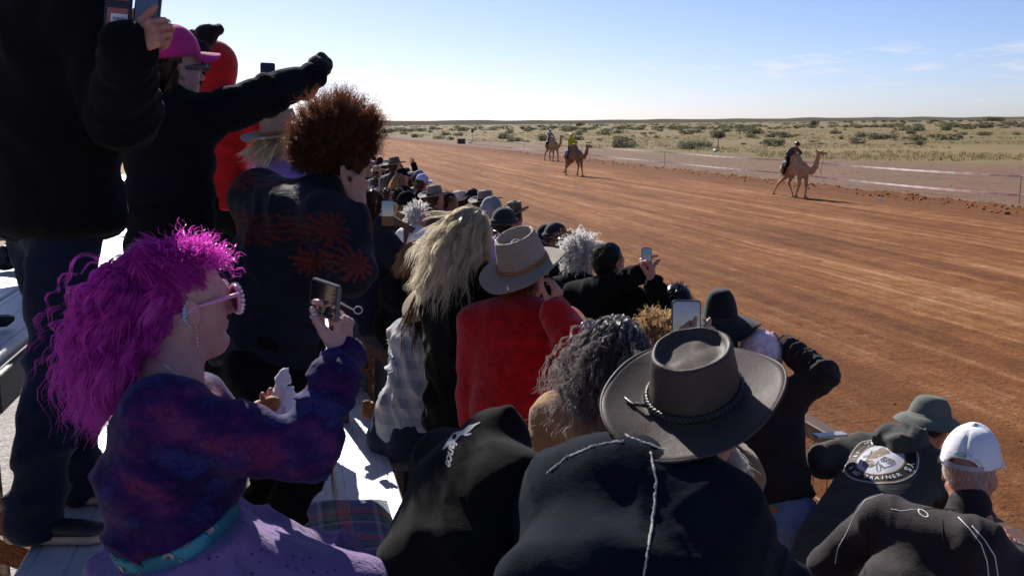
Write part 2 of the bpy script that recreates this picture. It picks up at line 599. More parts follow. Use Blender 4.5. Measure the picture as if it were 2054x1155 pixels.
# ------------------------------------------------------------------ materials
class NT:
    def __init__(s, name):
        s.m = bpy.data.materials.new(name)
        s.m.use_nodes = True
        s.t = s.m.node_tree
        s.p = s.t.nodes['Principled BSDF']
        s.o = s.t.nodes['Material Output']

    def n(s, kind, **kw):
        q = s.t.nodes.new('ShaderNode' + kind)
        for k, v in kw.items():
            if k in q.inputs.keys(): q.inputs[k].default_value = v
            else: setattr(q, k, v)
        return q

    def l(s, a, b): s.t.links.new(a, b)

    def obj(s, scale=(1, 1, 1), rot=(0, 0, 0), gen=False):
        tc = s.n('TexCoord')
        mp = s.n('Mapping')
        mp.inputs['Scale'].default_value = scale
        mp.inputs['Rotation'].default_value = rot
        s.l(tc.outputs['Object'], mp.inputs[0])
        return mp.outputs[0]

    def noise(s, vec, scale, detail=4.0, rough=0.55):
        q = s.n('TexNoise')
        q.inputs['Scale'].default_value = scale
        q.inputs['Detail'].default_value = detail
        q.inputs['Roughness'].default_value = rough
        s.l(vec, q.inputs['Vector'])
        return q.outputs['Fac']

    def ramp(s, fac, stops, interp='LINEAR'):
        q = s.n('ValToRGB')
        q.color_ramp.interpolation = interp
        e = q.color_ramp.elements
        while len(e) > len(stops): e.remove(e[-1])
        while len(e) < len(stops): e.new(0.5)
        for k, (pos, c) in enumerate(stops):
            e[k].position = pos
            e[k].color = (c, c, c, 1) if np.isscalar(c) else (*c, 1)
        s.l(fac, q.inputs[0])
        return q.outputs[0]

    def mix(s, fac, a, b, mode='MIX'):
        q = s.n('MixRGB', blend_type=mode)
        for k, x in ((0, fac), (1, a), (2, b)):
            if isinstance(x, bpy.types.NodeSocket): s.l(x, q.inputs[k])
            elif k == 0: q.inputs[0].default_value = x
            else: q.inputs[k].default_value = (*x, 1)
        return q.outputs[0]

    def math(s, op, a, b=None, c=None):
        q = s.n('Math', operation=op)
        for k, x in enumerate((a, b, c)):
            if x is None: continue
            if isinstance(x, bpy.types.NodeSocket): s.l(x, q.inputs[k])
            else: q.inputs[k].default_value = x
        return q.outputs[0]

    def bump(s, *hs):
        """(height socket, distance m) pairs stacked"""
        last = None
        for h, dist in hs:
            b = s.n('Bump')
            b.inputs['Strength'].default_value = 1.0
            b.inputs['Distance'].default_value = dist
            s.l(h, b.inputs['Height'])
            if last is not None: s.l(last, b.inputs['Normal'])
            last = b.outputs[0]
        s.l(last, s.p.inputs['Normal'])

    def col(s, c):
        if isinstance(c, bpy.types.NodeSocket): s.l(c, s.p.inputs['Base Color'])
        else: s.p.inputs['Base Color'].default_value = (*c, 1)

    def set(s, rough=None, metal=None, sheen=None, spec=None, coat=None):
        if rough is not None: s.p.inputs['Roughness'].default_value = rough
        if metal is not None: s.p.inputs['Metallic'].default_value = metal
        if sheen is not None:
            s.p.inputs['Sheen Weight'].default_value = sheen
            s.p.inputs['Sheen Roughness'].default_value = 0.45
        if spec is not None: s.p.inputs['Specular IOR Level'].default_value = spec
        if coat is not None: s.p.inputs['Coat Weight'].default_value = coat
        return s.m


_MC = {}


def cached(fn):
    def w(*a, **k):
        key = (fn.__name__, a, tuple(sorted(k.items())))
        if key not in _MC: _MC[key] = fn(*a, **k)
        return _MC[key]
    return w


@cached
def cloth(name, c, rough=0.9, sheen=0.25, weave=700.0, wd=0.0006, var=0.25, lint=0.0, crease=0.004):
    t = NT(name)
    v = t.obj()
    n1 = t.noise(v, 5.0, 5)
    lo = tuple(x * (1 - var) for x in c); hi = tuple(min(1, x * (1 + var)) for x in c)
    base = t.ramp(n1, [(0.3, lo), (0.7, hi)])
    if lint:
        sp = t.noise(v, 260, 2)
        base = t.mix(t.math('MULTIPLY', t.ramp(sp, [(0.68, 0.0), (0.74, 1.0)]), lint), base, (0.5, 0.48, 0.46))
    t.col(base)
    cr = t.obj((9, 9, 22))
    t.bump((t.noise(cr, 1.0, 5, 0.6), crease), (t.noise(v, weave, 2), wd))
    return t.set(rough if max(c) > 0.02 else 1.0, sheen=sheen, spec=0.25 if max(c) > 0.02 else 0.08)


@cached
def knit(name, c, scale=110.0, depth=0.004, sheen=0.6):
    t = NT(name)
    v = t.obj()
    vo = t.n('TexVoronoi', feature='F1')
    vo.inputs['Scale'].default_value = scale
    t.l(v, vo.inputs['Vector'])
    n1 = t.noise(v, 30, 4)
    t.col(t.mix(t.ramp(n1, [(0.3, 0.0), (0.7, 1.0)]), tuple(x * 0.65 for x in c), tuple(min(1, x * 1.25) for x in c)))
    t.bump((t.noise(v, 14, 3), 0.001), (t.math('MULTIPLY', vo.outputs['Distance'], -1.0), depth * 0.4), (t.noise(v, 420, 2), 0.0015))
    return t.set(0.95, sheen=sheen, spec=0.1)


@cached
def skin(name, c=(0.56, 0.31, 0.23), red=0.35):
    t = NT(name)
    v = t.obj()
    n1 = t.noise(v, 22, 4)
    n2 = t.noise(v, 90, 3)
    base = t.mix(t.math('MULTIPLY', t.ramp(n1, [(0.35, 0.0), (0.7, 1.0)]), red), c, (c[0] * 0.95, c[1] * 0.66, c[2] * 0.62))
    t.col(base)
    t.bump((t.noise(v, 60, 3), 0.0015), (n2, 0.0008), (t.noise(v, 420, 2), 0.0006))
    t.p.inputs['Subsurface Weight'].default_value = 0.12
    t.p.inputs['Subsurface Radius'].default_value = (0.012, 0.005, 0.003)
    t.p.inputs['Subsurface Scale'].default_value = 0.6
    return t.set(0.52, spec=0.35)


@cached
def hairm(name, c0, c1, rough=0.42, trans=0.35):
    t = NT(name)
    a = t.n('Attribute', attribute_name='tone')
    v = t.obj()
    n1 = t.noise(v, 9, 3)
    f = t.math('ADD', t.math('MULTIPLY', a.outputs['Fac'], 0.7), t.math('MULTIPLY', n1, 0.4))
    base = t.ramp(f, [(0.1, c0), (0.85, c1)])
    t.col(base)
    t.set(rough, spec=0.4)
    tr = t.n('BsdfTranslucent')
    t.l(base, tr.inputs['Color'])
    mx = t.n('MixShader')
    mx.inputs[0].default_value = trans
    t.l(t.p.outputs[0], mx.inputs[1]); t.l(tr.outputs[0], mx.inputs[2])
    t.l(mx.outputs[0], t.o.inputs['Surface'])
    return t.m


@cached
def plain(name, c, rough=0.5, metal=0.0, spec=0.5, nsc=0.0, nd=0.0, var=0.12, vs=12.0):
    t = NT(name)
    v = t.obj()
    t.col(t.ramp(t.noise(v, vs, 4), [(0.3, tuple(x * (1 - var) for x in c)), (0.7, tuple(min(1, x * (1 + var)) for x in c))]))
    if nsc: t.bump((t.noise(v, nsc, 4), nd))
    return t.set(rough, metal, spec=spec)


@cached
def felt(name, c, fuzz=0.3):
    t = NT(name)
    v = t.obj()
    t.col(t.ramp(t.noise(v, 14, 5), [(0.3, tuple(x * 0.78 for x in c)), (0.7, tuple(x * 1.18 for x in c))]))
    t.bump((t.noise(v, 30, 4), 0.002), (t.noise(v, 600, 2), 0.0006))
    return t.set(0.85, sheen=fuzz, spec=0.25)


@cached
def straw(name, c, pitch=230.0):
    t = NT(name)
    tc = t.n('TexCoord')
    sp = t.n('SeparateXYZ'); t.l(tc.outputs['Object'], sp.inputs[0])
    x2 = t.math('MULTIPLY', sp.outputs['X'], sp.outputs['X']); y2 = t.math('MULTIPLY', sp.outputs['Y'], sp.outputs['Y'])
    rr = t.math('SQRT', t.math('ADD', x2, y2))
    q = t.math('ADD', rr, t.math('MULTIPLY', sp.outputs['Z'], -1.0))
    wv = t.math('SINE', t.math('MULTIPLY', q, 2 * PI * pitch))
    v = t.obj()
    n1 = t.noise(v, 340, 3)
    n2 = t.noise(v, 25, 3)
    b1 = t.mix(t.ramp(n1, [(0.35, 0.0), (0.65, 1.0)]), tuple(x * 0.72 for x in c), tuple(min(1, x * 1.2) for x in c))
    b2 = t.mix(t.math('MULTIPLY', t.ramp(n2, [(0.3, 0.0), (0.7, 1.0)]), 0.3), b1, tuple(x * 0.75 for x in c))
    t.col(t.mix(t.math('MULTIPLY', t.ramp(t.math('MULTIPLY_ADD', wv, 0.5, 0.5), [(0.0, 1.0), (0.35, 0.0)]), 0.45), b2, tuple(x * 0.45 for x in c)))
    t.bump((wv, 0.0016), (n1, 0.001))
    return t.set(0.75, spec=0.3)


@cached
def leather(name, c, rough=0.56):
    t = NT(name)
    v = t.obj()
    n1 = t.noise(v, 9, 6, 0.6)
    n3 = t.noise(v, 55, 5, 0.65)
    t.col(t.mix(t.ramp(n3, [(0.45, 0.0), (0.8, 0.35)]), t.ramp(n1, [(0.25, tuple(x * 0.72 for x in c)), (0.75, tuple(x * 1.25 for x in c))]), tuple(x * 1.6 for x in c)))
    t.l(t.ramp(n1, [(0.3, rough - 0.06), (0.7, rough + 0.12)]), t.p.inputs['Roughness'])
    vo = t.n('TexVoronoi'); vo.inputs['Scale'].default_value = 420
    t.l(v, vo.inputs['Vector'])
    t.bump((n1, 0.003), (n3, 0.0004), (vo.outputs['Distance'], 0.0003))
    t.p.inputs['Specular IOR Level'].default_value = 0.2
    return t.m


@cached
def denim(name, c):
    t = NT(name)
    v = t.obj()
    n1 = t.noise(v, 7, 5)
    n2 = t.noise(t.obj((60, 60, 900)), 1.0, 2)
    t.col(t.mix(t.ramp(n2, [(0.3, 0.0), (0.7, 0.5)]), t.ramp(n1, [(0.3, tuple(x * 0.75 for x in c)), (0.75, tuple(min(1, x * 1.3) for x in c))]), tuple(min(1, x * 1.6) for x in c)))
    t.bump((t.noise(t.obj((10, 10, 24)), 1.0, 4), 0.006), (n2, 0.0006))
    return t.set(0.9, sheen=0.1, spec=0.2)


def planar(t, axes, scale):
    """2-D coordinates on two object axes as separate sockets"""
    tc = t.n('TexCoord')
    sp = t.n('SeparateXYZ'); t.l(tc.outputs['Object'], sp.inputs[0])
    return [t.math('MULTIPLY', sp.outputs[a], scale) for a in axes]


def m_plaid_shirt():
    t = NT('grey_plaid_cotton')
    x, z = planar(t, ('X', 'Z'), 11.0)
    xs = t.math('GREATER_THAN', t.math('SINE', t.math('MULTIPLY', t.math('ADD', x, t.math('MULTIPLY', z, 0.25)), 2 * PI)), 0.0)
    zs = t.math('GREATER_THAN', t.math('SINE', t.math('MULTIPLY', z, 2 * PI)), 0.0)
    f = t.math('MULTIPLY', t.math('ADD', xs, zs), 0.5)
    c = t.ramp(f, [(0.0, (0.52, 0.50, 0.51)), (0.5, (0.40, 0.41, 0.45)), (1.0, (0.27, 0.30, 0.37))])
    v = t.obj()
    t.col(c)
    t.bump((t.noise(t.obj((26, 26, 7)), 1.0, 4), 0.012), (t.noise(v, 700, 2), 0.0004))
    return t.set(0.85, sheen=0.15, spec=0.2)


def m_plaid_blanket():
    t = NT('tartan_wool')
    x, y = planar(t, ('X', 'Y'), 1.0)
    def bands(s, stops, per):
        q = t.math('FRACT', t.math('MULTIPLY', s, 1.0 / per))
        return t.ramp(q, stops, 'CONSTANT')
    A = [(0.0, (0.012, 0.022, 0.14)), (0.30, (0.22, 0.26, 0.36)), (0.38, (0.01, 0.01, 0.012)), (0.46, (0.02, 0.12, 0.06)), (0.62, (0.01, 0.01, 0.012)),
         (0.66, (0.42, 0.03, 0.05)), (0.86, (0.35, 0.28, 0.05)), (0.88, (0.02, 0.05, 0.22))]
    cx = bands(x, A, 0.22); cy = bands(y, A, 0.26)
    t.col(t.mix(0.5, cx, cy))
    v = t.obj()
    t.bump((t.noise(v, 12, 3), 0.01), (t.noise(v, 500, 2), 0.001))
    return t.set(0.95, sheen=0.4, spec=0.1)


def m_floral():
    t = NT('dark_floral_satin')
    tc = t.n('TexCoord')
    sp = t.n('SeparateXYZ'); t.l(tc.outputs['Object'], sp.inputs[0])
    a = t.math('ADD', t.math('MULTIPLY', sp.outputs['X'], 0.8), t.math('MULTIPLY', sp.outputs['Y'], 0.6))
    cb = t.n('CombineXYZ'); t.l(a, cb.inputs[0]); t.l(sp.outputs['Z'], cb.inputs[1])
    vo = t.n('TexVoronoi', voronoi_dimensions='2D')
    vo.inputs['Scale'].default_value = 6.5
    vo.inputs['Randomness'].default_value = 0.85
    t.l(cb.outputs[0], vo.inputs['Vector'])
    sc = t.n('VectorMath', operation='SCALE'); sc.inputs['Scale'].default_value = 1.0
    t.l(vo.outputs['Position'], sc.inputs[0])
    df = t.n('VectorMath', operation='SUBTRACT')
    t.l(cb.outputs[0], df.inputs[0]); t.l(sc.outputs[0], df.inputs[1])
    s2 = t.n('SeparateXYZ'); t.l(df.outputs[0], s2.inputs[0])
    ang = t.math('ARCTAN2', s2.outputs[1], s2.outputs[0])
    ln = t.n('VectorMath', operation='LENGTH'); t.l(df.outputs[0], ln.inputs[0])
    v = t.obj()
    wob = t.noise(v, 28, 2)
    pet = t.math('ABSOLUTE', t.math('SINE', t.math('ADD', t.math('MULTIPLY', ang, 6.0), t.math('MULTIPLY', wob, 5.0))))
    lim = t.math('MULTIPLY_ADD', pet, 0.050, 0.010)
    inside = t.math('LESS_THAN', ln.outputs['Value'], lim)
    gap = t.math('GREATER_THAN', pet, 0.32)
    some = t.n('SeparateXYZ'); t.l(vo.outputs['Color'], some.inputs[0])
    pick = t.math('GREATER_THAN', some.outputs[0], 0.36)
    f = t.math('MULTIPLY', t.math('MULTIPLY', inside, gap), pick)
    red = t.ramp(some.outputs[1], [(0.2, (0.075, 0.008, 0.005)), (0.6, (0.14, 0.020, 0.010)), (0.9, (0.08, 0.012, 0.03))])
    base = t.ramp(t.noise(v, 6, 4), [(0.3, (0.004, 0.004, 0.010)), (0.7, (0.008, 0.008, 0.020))])
    t.col(t.mix(t.math('MULTIPLY', f, t.ramp(t.noise(v, 60, 3), [(0.3, 0.35), (0.6, 1.0)])), base, red))
    t.bump((t.noise(t.obj((9, 9, 20)), 1.0, 5), 0.012), (t.noise(v, 800, 2), 0.0003))
    return t.set(0.78, sheen=0.03, spec=0.25)


def m_cosmic():
    t = NT('purple_blue_print_mesh_fabric')
    v = t.obj()
    n1 = t.noise(t.obj((1, 1, 1.7)), 7.0, 6, 0.62)
    n2 = t.noise(t.obj((1.6, 1.6, 0.8)), 11.0, 4, 0.6)
    c1 = t.ramp(n1, [(0.28, (0.006, 0.006, 0.03)), (0.38, (0.020, 0.035, 0.15)), (0.45, (0.012, 0.005, 0.045)), (0.54, (0.06, 0.010, 0.085)), (0.62, (0.19, 0.025, 0.085)), (0.68, (0.02, 0.006, 0.05)), (0.78, (0.025, 0.04, 0.14))])
    c2 = t.ramp(n2, [(0.35, (0.008, 0.004, 0.03)), (0.55, (0.045, 0.009, 0.08)), (0.7, (0.02, 0.035, 0.13))])
    vo = t.n('TexVoronoi', feature='DISTANCE_TO_EDGE'); vo.inputs['Scale'].default_value = 95
    t.l(v, vo.inputs['Vector'])
    ring = t.ramp(vo.outputs['Distance'], [(0.0, 0.0), (0.10, 0.0), (0.16, 0.18), (0.22, 0.0)])
    t.col(t.mix(t.math('MULTIPLY', ring, t.ramp(n2, [(0.45, 0.0), (0.6, 1.0)])), t.mix(0.35, c1, c2), (0.16, 0.13, 0.25)))
    t.bump((t.noise(t.obj((14, 14, 26)), 1.0, 5), 0.010), (vo.outputs['Distance'], 0.0006), (t.noise(v, 700, 2), 0.0004))
    return t.set(0.8, sheen=0.05, spec=0.12)


def m_eyelet():
    t = NT('lilac_eyelet_cotton')
    v = t.obj()
    vo = t.n('TexVoronoi'); vo.inputs['Scale'].default_value = 62; vo.inputs['Randomness'].default_value = 0.55
    t.l(v, vo.inputs['Vector'])
    patch = t.ramp(t.noise(v, 14, 2), [(0.42, 0.0), (0.5, 1.0)])
    hole = t.math('MULTIPLY', t.math('LESS_THAN', vo.outputs['Distance'], 0.20), patch)
    base = t.ramp(t.noise(v, 5, 4), [(0.3, (0.17, 0.095, 0.26)), (0.7, (0.235, 0.14, 0.34))])
    t.col(t.mix(hole, base, (0.04, 0.02, 0.08)))
    t.bump((t.noise(t.obj((18, 18, 5)), 1.0, 4), 0.012), (t.ramp(vo.outputs['Distance'], [(0.15, 0.0), (0.32, 1.0)]), 0.0012), (t.noise(v, 600, 2), 0.0006))
    return t.set(0.9, sheen=0.3, spec=0.2)


def m_band():
    t = NT('turquoise_floral_band')
    v = t.obj()
    vo = t.n('TexVoronoi'); vo.inputs['Scale'].default_value = 30
    t.l(v, vo.inputs['Vector'])
    fl = t.ramp(vo.outputs['Distance'], [(0.0, (0.10, 0.06, 0.02)), (0.18, (0.6, 0.42, 0.36)), (0.3, (0.55, 0.35, 0.3)), (0.36, (0.02, 0.03, 0.03)), (0.42, (0.06, 0.30, 0.34))], 'CONSTANT')
    t.col(t.mix(t.ramp(t.noise(v, 11, 2), [(0.48, 0.0), (0.54, 1.0)]), (0.035, 0.17, 0.20), fl))
    return t.set(0.85)


def m_print(name, c, rough=0.7, crack=0.25):
    t = NT(name)
    v = t.obj()
    t.col(t.mix(t.math('MULTIPLY', t.ramp(t.noise(v, 120, 4), [(0.45, 0.0), (0.7, 1.0)]), crack), c, tuple(x * 0.5 for x in c)))
    return t.set(rough, spec=0.3)


def m_screen(name, top, mid, low, h=0.02, horizon=0.0, strength=0.5, axis='Z', flat=False):
    """a lit phone screen showing the live picture: sky over ground"""
    t = NT(name)
    tc = t.n('TexCoord')
    sp = t.n('SeparateXYZ'); t.l(tc.outputs['Object'], sp.inputs[0])
    q = t.math('MULTIPLY_ADD', sp.outputs[axis], 1.0 / (2 * h), 0.5 - horizon)
    c = t.ramp(q, [(0.0, low), (0.36, low), (0.40, mid), (0.55, mid), (1.0, top)])
    v = t.obj()
    c = t.mix(0.25, c, t.mix(t.noise(v, 60, 3), (0, 0, 0), (1, 1, 1)), 'OVERLAY')
    t.col((0.01, 0.01, 0.012))
    t.l(c, t.p.inputs['Emission Color'])
    t.p.inputs['Emission Strength'].default_value = strength
    return t.set(0.12, spec=0.5)


BLK = cloth('black_cloth', (0.006, 0.006, 0.007), sheen=0.02, crease=0.006)
BLK_LINT = cloth('black_fleece', (0.009, 0.008, 0.0074), lint=0.10, sheen=0.05, weave=350, wd=0.0012)
BLK_DEEP = cloth('deep_black_cloth', (0.006, 0.006, 0.0065), sheen=0.03, crease=0.006)
BLK_PUFF = cloth('black_nylon', (0.008, 0.008, 0.011), rough=0.5, sheen=0.03, crease=0.012)
NAVY = cloth('navy_cloth', (0.009, 0.012, 0.026), sheen=0.04, crease=0.006)
NAVY_JEAN = denim('dark_navy_denim', (0.006, 0.009, 0.024))
BLUE_JEAN = denim('faded_blue_denim', (0.135, 0.175, 0.275))
DARK_JEAN = denim('indigo_denim', (0.018, 0.024, 0.045))
SUEDE = cloth('navy_suede', (0.0078, 0.0112, 0.0190), rough=0.95, sheen=0.02, weave=300, wd=0.0006, var=0.35, crease=0.004)
FLEECE_W = knit('cream_shearling', (0.55, 0.50, 0.44), 260, 0.004, 0.5)
RED_KNIT = knit('red_wool_knit', (0.47, 0.008, 0.012), 130, 0.008, 0.3)
RED_CLOTH = cloth('red_fleece', (0.52, 0.012, 0.012), sheen=0.3, crease=0.01)
TAN = cloth('tan_canvas', (0.34, 0.20, 0.09), sheen=0.1, crease=0.012)
KHAKI = cloth('brown_suede_cloth', (0.16, 0.10, 0.05), sheen=0.25, crease=0.012)
GREY_HOOD = cloth('charcoal_fleece', (0.050, 0.050, 0.046), sheen=0.08, lint=0.1, crease=0.006)
TRACK_BLK = cloth('black_track_cloth', (0.024, 0.017, 0.020), rough=0.85, sheen=0.05, crease=0.007)
BROWN_KNIT = cloth('dark_brown_jersey', (0.022, 0.014, 0.013), sheen=0.06, crease=0.008)
OLIVE_CAN = cloth('olive_grey_canvas', (0.115, 0.125, 0.105), sheen=0.1, weave=500, wd=0.0008, crease=0.004)
WHITE_CAN = cloth('white_cotton_twill', (0.80, 0.79, 0.83), sheen=0.05, var=0.05, crease=0.007)
LILAC = cloth('lilac_cloth', (0.30, 0.18, 0.46))
PURPLE = cloth('purple_cloth', (0.10, 0.03, 0.22))
GREYCL = cloth('grey_cloth', (0.22, 0.22, 0.24))
WHITECL = cloth('white_cloth', (0.62, 0.60, 0.58))
BROWNCL = cloth('brown_coat_cloth', (0.10, 0.055, 0.038))
MAROON = cloth('maroon_cloth', (0.16, 0.02, 0.04))
PINK_MESH = cloth('hot_pink_mesh_cloth', (0.62, 0.03, 0.22), sheen=0.2, weave=420, wd=0.0015, crease=0.002)
MITT = knit('black_wool_knit', (0.012, 0.012, 0.013), 150, 0.006, 0.25)
BEANIE_BLK = knit('charcoal_knit', (0.020, 0.020, 0.026), 170, 0.003, 0.3)
BEANIE_PNK = knit('pale_pink_fluffy_wool', (0.78, 0.62, 0.72), 140, 0.006, 0.8)
FLOPPY = felt('black_wool_felt', (0.008, 0.008, 0.009), 0.12)
FELT_BRN = felt('brown_felt', (0.14, 0.085, 0.058))
FELT_GRYBRN = felt('taupe_felt', (0.20, 0.155, 0.125))
FELT_CRM = felt('cream_felt', (0.58, 0.50, 0.42))
FELT_TAN = felt('tan_felt', (0.33, 0.24, 0.17))
STRAW_GREY = straw('woven_taupe_straw', (0.50, 0.40, 0.31), 150.0)
STRAW_PALE = straw('woven_pale_straw', (0.62, 0.47, 0.27), 230.0)
LEATH_HAT = leather('dark_brown_oiled_leather', (0.062, 0.044, 0.037), 0.56)
LEATH_BRAID = leather('black_braided_leather', (0.028, 0.026, 0.027), 0.38)
LEATH_TAN = leather('tan_leather', (0.30, 0.12, 0.04))
SKIN_P = skin('fair_skin', (0.50, 0.285, 0.255), 0.5)
SKIN_R = skin('ruddy_skin', (0.48, 0.23, 0.165), 0.6)
SKIN_T = skin('tan_skin', (0.40, 0.22, 0.15), 0.4)
SKIN_D = skin('brown_skin', (0.24, 0.12, 0.075), 0.3)
H_MAG = hairm('magenta_hair', (0.34, 0.008, 0.28), (0.85, 0.10, 0.66), 0.42, 0.48)
H_AUB = hairm('auburn_brown_hair', (0.035, 0.012, 0.008), (0.20, 0.075, 0.042), 0.42, 0.5)
H_BLO = hairm('ash_blonde_hair', (0.36, 0.29, 0.21), (0.86, 0.77, 0.61), 0.38, 0.5)
H_SND = hairm('sandy_hair', (0.22, 0.125, 0.055), (0.58, 0.37, 0.19), 0.45, 0.45)
H_BRN = hairm('brown_hair', (0.045, 0.022, 0.013), (0.16, 0.085, 0.045), 0.42, 0.35)
H_DRK = hairm('dark_brown_hair', (0.010, 0.006, 0.005), (0.045, 0.024, 0.018), 0.6, 0.25)
H_GRY = hairm('grey_hair', (0.42, 0.41, 0.40), (0.85, 0.83, 0.80), 0.5, 0.5)
H_SLT = hairm('salt_and_pepper_hair', (0.03, 0.026, 0.026), (0.38, 0.34, 0.33), 0.42, 0.35)
H_WHT = hairm('white_hair', (0.45, 0.42, 0.40), (0.75, 0.73, 0.70), 0.5, 0.3)
H_GIN = hairm('ginger_hair', (0.12, 0.03, 0.012), (0.30, 0.09, 0.03), 0.45, 0.3)
PLASTIC_BLK = plain('black_plastic', (0.012, 0.012, 0.014), 0.25, var=0.0)
PLASTIC_GRY = plain('grey_plastic', (0.20, 0.20, 0.22), 0.4, var=0.0)
PINK_PLAS = plain('pink_plastic', (0.72, 0.30, 0.50), 0.3, var=0.03)
PINK_LENS = plain('rose_lens', (0.16, 0.03, 0.07), 0.08, var=0.0)
PEARL = plain('pearl_beads', (0.72, 0.58, 0.66), 0.25, var=0.0)
SILVER = plain('silver', (0.72, 0.71, 0.70), 0.22, 1.0, var=0.0)
OPAL = plain('opal_beads', (0.25, 0.55, 0.62), 0.2, var=0.1)
GOLD = plain('gold', (0.75, 0.50, 0.20), 0.25, 1.0, var=0.0)
RED_BEAD = plain('red_beads', (0.35, 0.02, 0.03), 0.3, var=0.0)
NAIL = plain('fingernail', (0.62, 0.38, 0.34), 0.3, var=0.0)
GLASS_DK = plain('dark_lens', (0.010, 0.010, 0.014), 0.06, var=0.0)
PAPER = plain('white_paper', (0.74, 0.73, 0.74), 0.8, nsc=60, nd=0.002, var=0.05)
BREAD = plain('toasted_bread', (0.40, 0.17, 0.05), 0.7, nsc=120, nd=0.002, var=0.3)
SOLE = plain('tan_rubber', (0.42, 0.31, 0.22), 0.7, nsc=90, nd=0.001, var=0.2)
SHOE_BLK = plain('black_shoe_leather', (0.010, 0.010, 0.011), 0.5, nsc=80, nd=0.001, var=0.2)
BEACHY = plain('white_eye', (0.75, 0.72, 0.68), 0.2, var=0.0)
# ------------------------------------------------------------------ the setting: ground, track, verge, grass, shrubs
H0 = 3.3


def m_ground():
    t = NT('plain_soil_and_dry_grass')
    v = t.obj()
    geo = t.n('NewGeometry')
    sp = t.n('SeparateXYZ'); t.l(geo.outputs['Position'], sp.inputs[0])
    X, Y = sp.outputs['X'], sp.outputs['Y']
    n_big = t.noise(v, 0.035, 5, 0.6)
    n_mid = t.noise(v, 0.35, 5, 0.6)
    n_fin = t.noise(v, 6.0, 5, 0.65)
    # pale gravelly bare verge beside the track, widening towards the near right
    wid = t.math('MULTIPLY_ADD', t.math('DIVIDE', 1.0, t.math('MAXIMUM', t.math('MULTIPLY', Y, 0.012), 0.3)), 18.0, 27.0)
    edge = t.math('ADD', t.math('SUBTRACT', X, wid), t.math('MULTIPLY_ADD', n_big, 40.0, -20.0))
    grass = t.ramp(t.math('MULTIPLY_ADD', t.math('ADD', edge, t.math('MULTIPLY_ADD', n_mid, 12.0, -6.0)), 0.06, 0.5), [(0.3, 0.0), (0.7, 1.0)])
    bare = t.mix(t.ramp(n_mid, [(0.3, 0.0), (0.7, 1.0)]), (0.150, 0.074, 0.036), (0.265, 0.155, 0.087))
    bare = t.mix(t.ramp(t.noise(t.obj((1, 0.22, 1)), 0.5, 5, 0.6), [(0.48, 0.0), (0.66, 0.75)]), bare, (0.25, 0.115, 0.055))
    bare = t.mix(t.ramp(t.noise(v, 1.6, 6, 0.7), [(0.40, 0.75), (0.56, 0.0)]), bare, (0.12, 0.062, 0.034))
    bare = t.mix(t.ramp(n_fin, [(0.38, 0.8), (0.6, 0.0)]), bare, (0.13, 0.085, 0.06))
    gr = t.mix(t.ramp(n_big, [(0.36, 0.0), (0.62, 1.0)]), (0.235, 0.160, 0.066), (0.13, 0.112, 0.042))
    gr = t.mix(t.ramp(n_mid, [(0.46, 0.0), (0.68, 0.75)]), gr, (0.105, 0.105, 0.04))
    gr = t.mix(t.ramp(n_fin, [(0.4, 0.35), (0.65, 0.0)]), gr, (0.22, 0.13, 0.06))
    grav = t.mix(t.ramp(t.noise(v, 26, 4, 0.7), [(0.36, 0.0), (0.6, 1.0)]), (0.24, 0.205, 0.175), (0.52, 0.475, 0.43))
    left = t.math('LESS_THAN', X, 3.5)
    dry = t.ramp(t.math('MULTIPLY_ADD', t.math('SUBTRACT', X, t.math('MULTIPLY', n_big, 20.0)), -0.05, -0.55), [(0.0, 0.0), (0.5, 1.0)])
    grav = t.mix(dry, grav, (0.36, 0.25, 0.13))
    t.col(t.mix(left, t.mix(grass, bare, gr), grav))
    t.bump((n_mid, 0.12), (n_fin, 0.03), (t.noise(v, 40, 3, 0.7), 0.008))
    return t.set(0.95, spec=0.15)


